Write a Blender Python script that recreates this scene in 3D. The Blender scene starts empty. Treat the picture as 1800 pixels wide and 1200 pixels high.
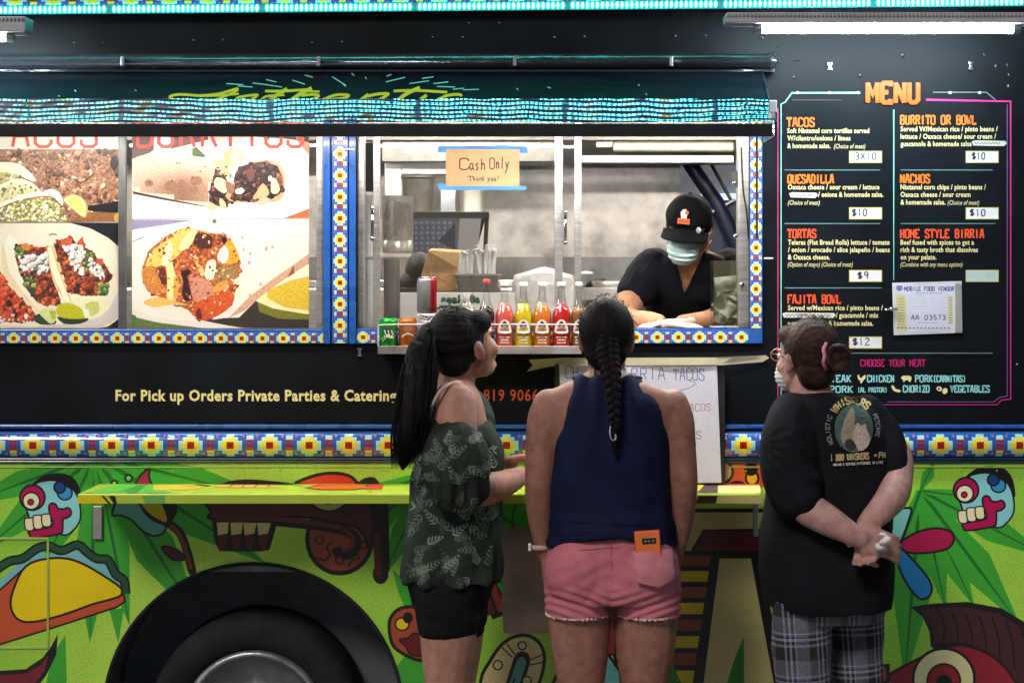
import bpy, bmesh, math, random
from mathutils import Vector, Matrix, noise
from mathutils.geometry import delaunay_2d_cdt
from mathutils.bvhtree import BVHTree

random.seed(11)
R = math.radians
scene = bpy.context.scene
COL = scene.collection

# ------------------------------------------------------------------ camera, sky, sun, exposure
CAMY, CAMZ, FPX = -6.2, 1.78, 3348.0
cam_d = bpy.data.cameras.new('camera'); cam = bpy.data.objects.new('camera', cam_d); COL.objects.link(cam)
cam.location = (0, CAMY, CAMZ); cam.rotation_euler = (R(90), 0, 0)
cam_d.sensor_width = 36; cam_d.lens = FPX / 1800 * 36; cam_d.shift_y = -0.05
cam_d.clip_start = 0.05; cam_d.clip_end = 500
scene.camera = cam

world = bpy.data.worlds.new('World'); scene.world = world; world.use_nodes = True
wn = world.node_tree; bg = wn.nodes['Background']
sky = wn.nodes.new('ShaderNodeTexSky'); sky.sky_type = 'NISHITA'; sky.sun_disc = False
SUN_EL, SUN_AZ = R(40), R(205)
sky.sun_elevation = SUN_EL; sky.sun_rotation = SUN_AZ
wn.links.new(sky.outputs[0], bg.inputs[0]); bg.inputs[1].default_value = 0.030
sun_d = bpy.data.lights.new('sun', 'SUN'); sun_d.energy = 1.75; sun_d.angle = R(14); sun_d.color = (1.0, 0.86, 0.76)
sun = bpy.data.objects.new('sun', sun_d); COL.objects.link(sun)
_d = Vector((math.sin(SUN_AZ) * math.cos(SUN_EL), math.cos(SUN_AZ) * math.cos(SUN_EL), math.sin(SUN_EL)))
sun.rotation_euler = _d.to_track_quat('Z', 'Y').to_euler()
scene.view_settings.view_transform = 'Standard'; scene.view_settings.look = 'None'
scene.view_settings.exposure = 0.0; scene.view_settings.gamma = 1.0
scene.view_settings.use_curve_mapping = False
scene.cycles.use_denoising = True
scene.cycles.max_bounces = 8; scene.cycles.transparent_max_bounces = 16
scene.cycles.sample_clamp_indirect = 6.0
scene.cycles.caustics_reflective = False; scene.cycles.caustics_refractive = False
scene.cycles.use_light_tree = True

# ------------------------------------------------------------------ helpers
def kk(y): return (y - CAMY) / FPX
def P(px, py, y=0.0):
    k = kk(y)
    return Vector(((px - 900) * k, y, CAMZ - (py - 510) * k))
def lin(c, g=1.0):
    out = []
    for v in c[:3]:
        v = v / 255.0
        v = v / 12.92 if v <= 0.04045 else ((v + 0.055) / 1.055) ** 2.4
        out.append(min(v * g, 0.86))
    return tuple(out)

_mats = {}
def M(name, col=(.5, .5, .5), rough=.5, metal=0., bump=0., bscale=60., var=.12, vscale=9., coat=0., spec=.5,
      stretch=(1, 1, 1), emit=None, strength=0., trans=0., rvar=.1, ior=1.45, sss=0., var2=None):
    if name in _mats: return _mats[name]
    m = bpy.data.materials.new(name); m.use_nodes = True; nt = m.node_tree; n = nt.nodes; L = nt.links
    b = n['Principled BSDF']
    tc = n.new('ShaderNodeTexCoord'); mp = n.new('ShaderNodeMapping'); L.new(tc.outputs['Object'], mp.inputs[0])
    mp.inputs['Scale'].default_value = stretch
    no = n.new('ShaderNodeTexNoise'); no.inputs['Scale'].default_value = vscale; no.inputs['Detail'].default_value = 6
    no.inputs['Roughness'].default_value = .62
    L.new(mp.outputs[0], no.inputs[0])
    mx = n.new('ShaderNodeMix'); mx.data_type = 'RGBA'
    mx.inputs[6].default_value = (*[max(0, c * (1 - var)) for c in col], 1)
    mx.inputs[7].default_value = (*(var2 if var2 else [min(.95, c * (1 + var)) for c in col]), 1)
    rr = n.new('ShaderNodeMapRange'); rr.inputs[1].default_value = .35; rr.inputs[2].default_value = .65
    L.new(no.outputs['Fac'], rr.inputs[0]); L.new(rr.outputs[0], mx.inputs[0])
    L.new(mx.outputs[2], b.inputs['Base Color'])
    r2 = n.new('ShaderNodeMapRange'); r2.inputs[1].default_value = .3; r2.inputs[2].default_value = .7
    r2.inputs[3].default_value = max(.02, rough - rvar); r2.inputs[4].default_value = min(1, rough + rvar)
    L.new(no.outputs['Fac'], r2.inputs[0]); L.new(r2.outputs[0], b.inputs['Roughness'])
    b.inputs['Metallic'].default_value = metal; b.inputs['Specular IOR Level'].default_value = spec
    b.inputs['Coat Weight'].default_value = coat; b.inputs['Coat Roughness'].default_value = .06
    b.inputs['Transmission Weight'].default_value = trans; b.inputs['IOR'].default_value = ior
    if sss:
        b.inputs['Subsurface Weight'].default_value = sss; b.inputs['Subsurface Radius'].default_value = (.012, .005, .003)
        b.inputs['Subsurface Scale'].default_value = 1
    if bump:
        n2 = n.new('ShaderNodeTexNoise'); n2.inputs['Scale'].default_value = bscale; n2.inputs['Detail'].default_value = 4
        L.new(mp.outputs[0], n2.inputs[0])
        bp = n.new('ShaderNodeBump'); bp.inputs['Strength'].default_value = 1; bp.inputs['Distance'].default_value = bump
        L.new(n2.outputs['Fac'], bp.inputs['Height']); L.new(bp.outputs[0], b.inputs['Normal'])
    if emit:
        b.inputs['Emission Color'].default_value = (*emit, 1); b.inputs['Emission Strength'].default_value = strength
    _mats[name] = m
    return m

def PM(name, rough=.35, coat=.0, bump=.0, bscale=300, vscale=70, metal=0., gain=1.0):
    """flat print: colour from the mesh's own colour layer, alpha = how grainy that ink area is"""
    if name in _mats: return _mats[name]
    m = bpy.data.materials.new(name); m.use_nodes = True; nt = m.node_tree; n = nt.nodes; L = nt.links
    b = n['Principled BSDF']; at = n.new('ShaderNodeVertexColor'); at.layer_name = 'Col'
    tc = n.new('ShaderNodeTexCoord')
    no = n.new('ShaderNodeTexNoise'); no.inputs['Scale'].default_value = vscale; no.inputs['Detail'].default_value = 8
    no.inputs['Roughness'].default_value = .7; L.new(tc.outputs['Object'], no.inputs[0])
    mr = n.new('ShaderNodeMapRange'); mr.inputs[1].default_value = .38; mr.inputs[2].default_value = .62
    mr.inputs[3].default_value = -.75; mr.inputs[4].default_value = .75; L.new(no.outputs['Fac'], mr.inputs[0])
    ml = n.new('ShaderNodeMath'); ml.operation = 'MULTIPLY_ADD'; L.new(mr.outputs[0], ml.inputs[0]); L.new(at.outputs['Alpha'], ml.inputs[1])
    ml.inputs[2].default_value = gain
    # gentle large scale fading of the vinyl
    n3 = n.new('ShaderNodeTexNoise'); n3.inputs['Scale'].default_value = 3; n3.inputs['Detail'].default_value = 5; L.new(tc.outputs['Object'], n3.inputs[0])
    m3 = n.new('ShaderNodeMapRange'); m3.inputs[1].default_value = .3; m3.inputs[2].default_value = .7
    m3.inputs[3].default_value = .9; m3.inputs[4].default_value = 1.08; L.new(n3.outputs['Fac'], m3.inputs[0])
    mm = n.new('ShaderNodeMath'); mm.operation = 'MULTIPLY'; L.new(ml.outputs[0], mm.inputs[0]); L.new(m3.outputs[0], mm.inputs[1])
    vm = n.new('ShaderNodeVectorMath'); vm.operation = 'SCALE'; L.new(at.outputs['Color'], vm.inputs[0]); L.new(mm.outputs[0], vm.inputs['Scale'])
    L.new(vm.outputs[0], b.inputs['Base Color'])
    b.inputs['Roughness'].default_value = rough; b.inputs['Coat Weight'].default_value = coat; b.inputs['Metallic'].default_value = metal
    b.inputs['Coat Roughness'].default_value = .12
    if bump:
        bp = n.new('ShaderNodeBump'); bp.inputs['Distance'].default_value = bump
        n4 = n.new('ShaderNodeTexNoise'); n4.inputs['Scale'].default_value = bscale; L.new(tc.outputs['Object'], n4.inputs[0])
        L.new(n4.outputs['Fac'], bp.inputs['Height']); L.new(bp.outputs[0], b.inputs['Normal'])
    _mats[name] = m
    return m

def clear_glass(name, tint=(1, 1, 1), refl=.09):
    if name in _mats: return _mats[name]
    m = bpy.data.materials.new(name); m.use_nodes = True; nt = m.node_tree; n = nt.nodes; L = nt.links
    for x in list(n): n.remove(x)
    o = n.new('ShaderNodeOutputMaterial'); t = n.new('ShaderNodeBsdfTransparent'); g = n.new('ShaderNodeBsdfGlossy')
    t.inputs[0].default_value = (*tint, 1); g.inputs['Roughness'].default_value = .03
    lw = n.new('ShaderNodeLayerWeight'); lw.inputs[0].default_value = .25
    a = n.new('ShaderNodeMath'); a.operation = 'MULTIPLY_ADD'; a.inputs[1].default_value = .7; a.inputs[2].default_value = refl; a.use_clamp = True
    no = n.new('ShaderNodeTexNoise'); no.inputs['Scale'].default_value = 7
    ad = n.new('ShaderNodeMath'); ad.operation = 'MULTIPLY'; L.new(lw.outputs['Facing'], a.inputs[0])
    mr = n.new('ShaderNodeMapRange'); mr.inputs[3].default_value = .7; mr.inputs[4].default_value = 1.3; L.new(no.outputs['Fac'], mr.inputs[0])
    L.new(a.outputs[0], ad.inputs[0]); L.new(mr.outputs[0], ad.inputs[1])
    mx = n.new('ShaderNodeMixShader'); L.new(ad.outputs[0], mx.inputs[0]); L.new(t.outputs[0], mx.inputs[1]); L.new(g.outputs[0], mx.inputs[2])
    L.new(mx.outputs[0], o.inputs[0]); _mats[name] = m
    return m

def emitter(name, col, s):
    if name in _mats: return _mats[name]
    m = bpy.data.materials.new(name); m.use_nodes = True; nt = m.node_tree; n = nt.nodes
    b = n['Principled BSDF']; b.inputs['Base Color'].default_value = (.8, .8, .8, 1)
    b.inputs['Emission Color'].default_value = (*col, 1); b.inputs['Emission Strength'].default_value = s
    _mats[name] = m; return m

def thing(name, label, cat, loc=(0, 0, 0), group=None):
    o = bpy.data.objects.new(name, None); COL.objects.link(o); o.location = loc; o.empty_display_size = .1
    o['label'] = label; o['category'] = cat
    if group: o['group'] = group
    return o
def root_of(o):
    p = Vector((0, 0, 0)); q = o
    while q is not None: p += q.location; q = q.parent
    return p
def link(name, me, mat, parent=None, smooth=False, label=None, cat=None, group=None, kind=None, bevel=0):
    """mesh data come in world metres; the object's own origin is put at its base"""
    vs = [v.co for v in me.vertices]
    if vs:
        lo = [min(v[i] for v in vs) for i in range(3)]; hi = [max(v[i] for v in vs) for i in range(3)]
        c = Vector(((lo[0] + hi[0]) / 2, (lo[1] + hi[1]) / 2, lo[2]))
    else: c = Vector((0, 0, 0))
    me.transform(Matrix.Translation(-c))
    o = bpy.data.objects.new(name, me); COL.objects.link(o)
    if mat:
        me.materials.clear(); me.materials.append(mat)
    if parent:
        o.parent = parent; o.location = c - root_of(parent)
    else: o.location = c
    if smooth:
        for p in me.polygons: p.use_smooth = True
    if bevel:
        bv = o.modifiers.new('bevel', 'BEVEL'); bv.width = bevel; bv.segments = 2; bv.limit_method = 'ANGLE'; bv.angle_limit = R(40)
    if label: o['label'] = label
    if cat: o['category'] = cat
    if group: o['group'] = group
    if kind: o['kind'] = kind
    return o

class MB:
    def __init__(s): s.bm = bmesh.new(); s.cl = None
    def _col(s, faces, col):
        if col is None: return
        if s.cl is None: s.cl = s.bm.loops.layers.float_color.new('Col')
        c = (*lin(col), col[3] if len(col) > 3 else .06)
        for f in faces:
            for l in f.loops: l[s.cl] = c
    def box(s, a, b, col=None, rot=None, piv=None):
        x0, y0, z0 = [min(a[i], b[i]) for i in range(3)]; x1, y1, z1 = [max(a[i], b[i]) for i in range(3)]
        vs = [s.bm.verts.new(v) for v in ((x0, y0, z0), (x1, y0, z0), (x1, y1, z0), (x0, y1, z0), (x0, y0, z1), (x1, y0, z1), (x1, y1, z1), (x0, y1, z1))]
        fs = [s.bm.faces.new([vs[i] for i in q]) for q in ((0, 3, 2, 1), (4, 5, 6, 7), (0, 1, 5, 4), (1, 2, 6, 5), (2, 3, 7, 6), (3, 0, 4, 7))]
        if rot is not None:
            bmesh.ops.transform(s.bm, verts=vs, matrix=Matrix.Translation(piv) @ rot @ Matrix.Translation(-Vector(piv)))
        s._col(fs, col); return fs
    def pbox(s, px0, py0, px1, py1, yf, yb, col=None):
        """box whose front face fills a measured rectangle at distance yf"""
        a = P(px0, py0, yf); b = P(px1, py1, yf)
        return s.box((a.x, yf, a.z), (b.x, yb, b.z), col)
    def prism(s, pts, d, col=None):
        """closed outline (list of Vectors) pushed along d"""
        a = [s.bm.verts.new(p) for p in pts]; b = [s.bm.verts.new(Vector(p) + Vector(d)) for p in pts]
        n = len(a); fs = [s.bm.faces.new(a), s.bm.faces.new(b[::-1])]
        for i in range(n): fs.append(s.bm.faces.new((a[i], b[i], b[(i + 1) % n], a[(i + 1) % n])))
        bmesh.ops.recalc_face_normals(s.bm, faces=fs); s._col(fs, col); return fs
    def lathe(s, c, prof, n=20, col=None, axis='Z', cap=True):
        c = Vector(c); rings = []
        for r, h in prof:
            ring = []
            for i in range(n):
                t = 2 * math.pi * i / n; u, v = r * math.cos(t), r * math.sin(t)
                o = Vector((u, v, h)) if axis == 'Z' else (Vector((h, u, v)) if axis == 'X' else Vector((u, h, -v)))
                ring.append(s.bm.verts.new(c + o))
            rings.append(ring)
        fs = []
        for k in range(len(rings) - 1):
            for i in range(n):
                fs.append(s.bm.faces.new((rings[k][i], rings[k][(i + 1) % n], rings[k + 1][(i + 1) % n], rings[k + 1][i])))
        if cap:
            fs.append(s.bm.faces.new(rings[0][::-1])); fs.append(s.bm.faces.new(rings[-1]))
        s._col(fs, col); return fs
    def tube(s, pts, r, n=10, col=None, sub=0, flat=1.0, up=None, capround=True):
        pts = [Vector(p) for p in pts]
        rs = list(r) if isinstance(r, (list, tuple)) else [r] * len(pts)
        if sub: pts, rs = resample(pts, rs, sub)
        t0 = (pts[1] - pts[0]).normalized()
        u = Vector(up) if up is not None else (Vector((0, 0, 1)) if abs(t0.z) < .9 else Vector((0, 1, 0)))
        u = (u - t0 * u.dot(t0)).normalized(); rings = []
        def ring(c, r, u, v): return [s.bm.verts.new(c + (u * math.cos(2 * math.pi * i / n) * r * flat + v * math.sin(2 * math.pi * i / n) * r)) for i in range(n)]
        N = len(pts)
        for i in range(N):
            t = (pts[min(i + 1, N - 1)] - pts[max(i - 1, 0)]).normalized()
            u = (u - t * u.dot(t)).normalized(); v = t.cross(u)
            if i == 0 and capround:
                for a in (80, 50, 25): rings.append(ring(pts[0] - t * rs[0] * math.sin(R(a)) * min(1, flat), rs[0] * math.cos(R(a)), u, v))
            rings.append(ring(pts[i], rs[i], u, v))
            if i == N - 1 and capround:
                for a in (25, 50, 80): rings.append(ring(pts[i] + t * rs[i] * math.sin(R(a)) * min(1, flat), rs[i] * math.cos(R(a)), u, v))
        fs = []
        for k in range(len(rings) - 1):
            for i in range(n): fs.append(s.bm.faces.new((rings[k][i], rings[k][(i + 1) % n], rings[k + 1][(i + 1) % n], rings[k + 1][i])))
        fs.append(s.bm.faces.new(rings[0][::-1])); fs.append(s.bm.faces.new(rings[-1]))
        s._col(fs, col); return fs
    def ell(s, c, r, rot=None, n=16, m=10, col=None):
        c = Vector(c); rot = rot or Matrix.Identity(3); fs = []
        top = s.bm.verts.new(c + rot @ Vector((0, 0, r[2]))); bot = s.bm.verts.new(c + rot @ Vector((0, 0, -r[2]))); rings = []
        for j in range(1, m):
            a = math.pi * j / m
            rings.append([s.bm.verts.new(c + rot @ Vector((r[0] * math.sin(a) * math.cos(2 * math.pi * i / n), r[1] * math.sin(a) * math.sin(2 * math.pi * i / n), r[2] * math.cos(a)))) for i in range(n)])
        for i in range(n):
            fs.append(s.bm.faces.new((top, rings[0][i], rings[0][(i + 1) % n])))
            fs.append(s.bm.faces.new((bot, rings[-1][(i + 1) % n], rings[-1][i])))
        for j in range(m - 2):
            for i in range(n): fs.append(s.bm.faces.new((rings[j][i], rings[j + 1][i], rings[j + 1][(i + 1) % n], rings[j][(i + 1) % n])))
        s._col(fs, col); return fs
    def loft(s, rings, n=28, col=None):
        """rings: (centre, u vector, v vector, exponent) -> closed body"""
        rr = []
        for c, u, v, e in rings:
            ring = []
            for i in range(n):
                t = 2 * math.pi * i / n; ct, st = math.cos(t), math.sin(t)
                ring.append(s.bm.verts.new(Vector(c) + Vector(u) * (math.copysign(abs(ct) ** (2 / e), ct)) + Vector(v) * (math.copysign(abs(st) ** (2 / e), st))))
            rr.append(ring)
        fs = []
        for k in range(len(rr) - 1):
            for i in range(n): fs.append(s.bm.faces.new((rr[k][i], rr[k][(i + 1) % n], rr[k + 1][(i + 1) % n], rr[k + 1][i])))
        fs.append(s.bm.faces.new(rr[0][::-1])); fs.append(s.bm.faces.new(rr[-1]))
        s._col(fs, col); return fs
    def mesh(s, name='m'):
        bmesh.ops.recalc_face_normals(s.bm, faces=s.bm.faces)
        me = bpy.data.meshes.new(name); s.bm.to_mesh(me); s.bm.free(); return me
    def build(s, name, mat, parent=None, **kw): return link(name, s.mesh(name), mat, parent, **kw)

def catmull(pts, closed=False, sub=6):
    n = len(pts); out = []
    for i in range(n if closed else n - 1):
        p = [pts[(i + j - 1) % n] if closed else pts[min(max(i + j - 1, 0), n - 1)] for j in range(4)]
        for k in range(sub):
            t = k / sub; a = []
            for d in range(len(p[0])):
                a.append(.5 * (2 * p[1][d] + (p[2][d] - p[0][d]) * t + (2 * p[0][d] - 5 * p[1][d] + 4 * p[2][d] - p[3][d]) * t * t + (3 * p[1][d] - p[0][d] - 3 * p[2][d] + p[3][d]) * t ** 3))
            out.append(tuple(a))
    if not closed: out.append(tuple(pts[-1]))
    return out
def resample(pts, rs, sub):
    q = catmull([(*p, r) for p, r in zip(pts, rs)], False, sub)
    return [Vector(p[:3]) for p in q], [max(p[3], 1e-4) for p in q]
def offset_ribbon(pts, w, closed=False):
    """mitred left and right edges of a stroke"""
    n = len(pts); Lp, Rp = [], []
    ws = w if isinstance(w, (list, tuple)) else [w] * n
    for i in range(n):
        a = pts[(i - 1) % n] if closed or i > 0 else pts[i]; b = pts[i]; c = pts[(i + 1) % n] if closed or i < n - 1 else pts[i]
        d1 = Vector((b[0] - a[0], b[1] - a[1])); d2 = Vector((c[0] - b[0], c[1] - b[1]))
        if d1.length < 1e-6: d1 = d2.copy()
        if d2.length < 1e-6: d2 = d1.copy()
        d1.normalize(); d2.normalize(); t = d1 + d2
        if t.length < .3: t = d1.copy()
        t.normalize(); nn = Vector((-t.y, t.x)); m = min(1 / max(.45, nn.dot(Vector((-d1.y, d1.x)))), 1.6) * ws[i] / 2
        Lp.append((b[0] + nn.x * m, b[1] + nn.y * m)); Rp.append((b[0] - nn.x * m, b[1] - nn.y * m))
    return Lp, Rp

class Art:
    """flat printed artwork, drawn back to front, flattened to ONE sheet without overlaps"""
    def __init__(s, base=None, col=None): s.shapes = []; s.base = base is not None; (s.poly(base, col) if base is not None else None)
    def poly(s, pts, col, smooth=0, outline=0, ocol=(22, 20, 22)):
        if smooth: pts = catmull(pts, True, smooth)
        if len(pts) >= 3: s.shapes.append(([(float(p[0]), float(p[1])) for p in pts], col))
        if outline: s.line(list(pts), outline, ocol, closed=True)
    def rect(s, x0, y0, x1, y1, col, outline=0, ocol=(22, 20, 22)): s.poly([(x0, y0), (x1, y0), (x1, y1), (x0, y1)], col, 0, outline, ocol)
    def ell(s, cx, cy, rx, ry=None, col=None, rot=0, outline=0, n=24, ocol=(22, 20, 22), a0=0, a1=360):
        ry = rx if ry is None else ry; c, q = math.cos(R(rot)), math.sin(R(rot)); pts = []
        m = n if a1 - a0 >= 360 else n + 1
        for i in range(m):
            t = R(a0 + (a1 - a0) * i / n); u, v = rx * math.cos(t), ry * math.sin(t); pts.append((cx + u * c - v * q, cy + u * q + v * c))
        s.poly(pts, col, 0, outline, ocol)
    def line(s, pts, w, col, closed=False, smooth=0, cap=False):
        if smooth:
            if isinstance(w, (list, tuple)):
                w = [w[min(i // smooth, len(w) - 1)] + (w[min(i // smooth + 1, len(w) - 1)] - w[min(i // smooth, len(w) - 1)]) * (i % smooth) / smooth for i in range((len(pts) - (0 if closed else 1)) * smooth + (0 if closed else 1))]
            pts = catmull(pts, closed, smooth)
        Lp, Rp = offset_ribbon(pts, w, closed); n = len(pts)
        for i in range(n if closed else n - 1):
            j = (i + 1) % n; s.shapes.append(([Lp[i], Lp[j], Rp[j], Rp[i]], col))
        if cap:
            ww = w if not isinstance(w, (list, tuple)) else w[0]
            for p in (pts[0], pts[-1]): s.ell(p[0], p[1], ww / 2, None, col, n=8)
    def chunks(s, region, n, cols, size, asp=1.6, rnd=random, shade=True):
        """irregular pieces scattered inside an outline"""
        n = int(n * 2.1); size = (size[0] * .6, size[1] * .66)
        xs = [p[0] for p in region]; ys = [p[1] for p in region]; k = 0; tries = 0
        while k < n and tries < n * 20:
            tries += 1
            x = rnd.uniform(min(xs), max(xs)); y = rnd.uniform(min(ys), max(ys))
            if not inside((x, y), region): continue
            r = rnd.uniform(*size); a = rnd.uniform(0, 6.28); m = rnd.randint(5, 7); e = rnd.uniform(1, asp); ca, sa = math.cos(a), math.sin(a); pts = []
            for i in range(m):
                t = 6.283 * i / m; q = r * rnd.uniform(.75, 1.15); u, v = q * e * math.cos(t), q * math.sin(t); pts.append((x + u * ca - v * sa, y + u * sa + v * ca))
            c0 = rnd.choice(cols); g0 = rnd.uniform(.8, 1.15)
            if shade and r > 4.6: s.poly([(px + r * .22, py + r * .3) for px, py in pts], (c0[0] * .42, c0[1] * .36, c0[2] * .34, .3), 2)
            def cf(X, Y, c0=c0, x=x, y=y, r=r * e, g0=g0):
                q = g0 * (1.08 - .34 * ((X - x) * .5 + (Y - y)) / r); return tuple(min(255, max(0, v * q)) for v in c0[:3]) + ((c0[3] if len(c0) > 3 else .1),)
            s.poly(pts, cf if shade else c0, 0); k += 1
    def mesh(s, fn, name='print', flip=False):
        V, E, polys = [], [], []
        for pts, col in s.shapes:
            q = []
            for p in pts:
                if not q or abs(q[-1][0] - p[0]) + abs(q[-1][1] - p[1]) > 1e-3: q.append(p)
            if len(q) > 2 and abs(q[-1][0] - q[0][0]) + abs(q[-1][1] - q[0][1]) < 1e-3: q.pop()
            if len(q) < 3: q = [(0, 0)] * 3
            else:
                n0 = len(V); V += [Vector(p) for p in q]; E += [(n0 + i, n0 + (i + 1) % len(q)) for i in range(len(q))]
            polys.append((q, col, min(p[0] for p in q), max(p[0] for p in q), min(p[1] for p in q), max(p[1] for p in q)))
        vo, eo, fo, _, _, _ = delaunay_2d_cdt(V, E, [], 0, 1e-4)
        gx0 = min(p[2] for p in polys); gx1 = max(p[3] for p in polys); gy0 = min(p[4] for p in polys); gy1 = max(p[5] for p in polys)
        NG = 48; cw = (gx1 - gx0) / NG + 1e-6; chh = (gy1 - gy0) / NG + 1e-6; grid = {}
        for k, p in enumerate(polys):
            for gi in range(int((p[2] - gx0) / cw), int((p[3] - gx0) / cw) + 1):
                for gj in range(int((p[4] - gy0) / chh), int((p[5] - gy0) / chh) + 1): grid.setdefault((gi, gj), []).append(k)
        bm = bmesh.new(); cl = bm.loops.layers.float_color.new('Col'); vs = {}
        for f in fo:
            cx = sum(vo[i].x for i in f) / len(f); cy = sum(vo[i].y for i in f) / len(f); hit = -1
            for k in reversed(grid.get((int((cx - gx0) / cw), int((cy - gy0) / chh)), ())):
                p = polys[k]
                if p[2] <= cx <= p[3] and p[4] <= cy <= p[5] and inside((cx, cy), p[0]): hit = k; break
            if hit < 0: continue
            if s.base and not inside((cx, cy), polys[0][0]): continue
            c = polys[hit][1]
            if c is None: continue
            try:
                q = []
                for i in f:
                    if i not in vs: vs[i] = bm.verts.new(fn(vo[i].x, vo[i].y))
                    q.append(vs[i])
                if flip: q.reverse()
                face = bm.faces.new(q)
            except ValueError: continue
            for i, l in zip((f[::-1] if flip else f), face.loops):
                cc = c(vo[i].x, vo[i].y) if callable(c) else c
                l[cl] = (*lin(cc), cc[3] if len(cc) > 3 else .05)
        me = bpy.data.meshes.new(name); bm.to_mesh(me); bm.free(); return me
    def build(s, name, fn, mat, parent=None, **kw): return link(name, s.mesh(fn, name), mat, parent, **kw)
def inside(p, poly):
    x, y = p; c = False; n = len(poly)
    for i in range(n):
        x1, y1 = poly[i]; x2, y2 = poly[(i + 1) % n]
        if (y1 > y) != (y2 > y) and x < (x2 - x1) * (y - y1) / (y2 - y1) + x1: c = not c
    return c
def plane(y): return lambda px, py: P(px, py, y)

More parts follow.
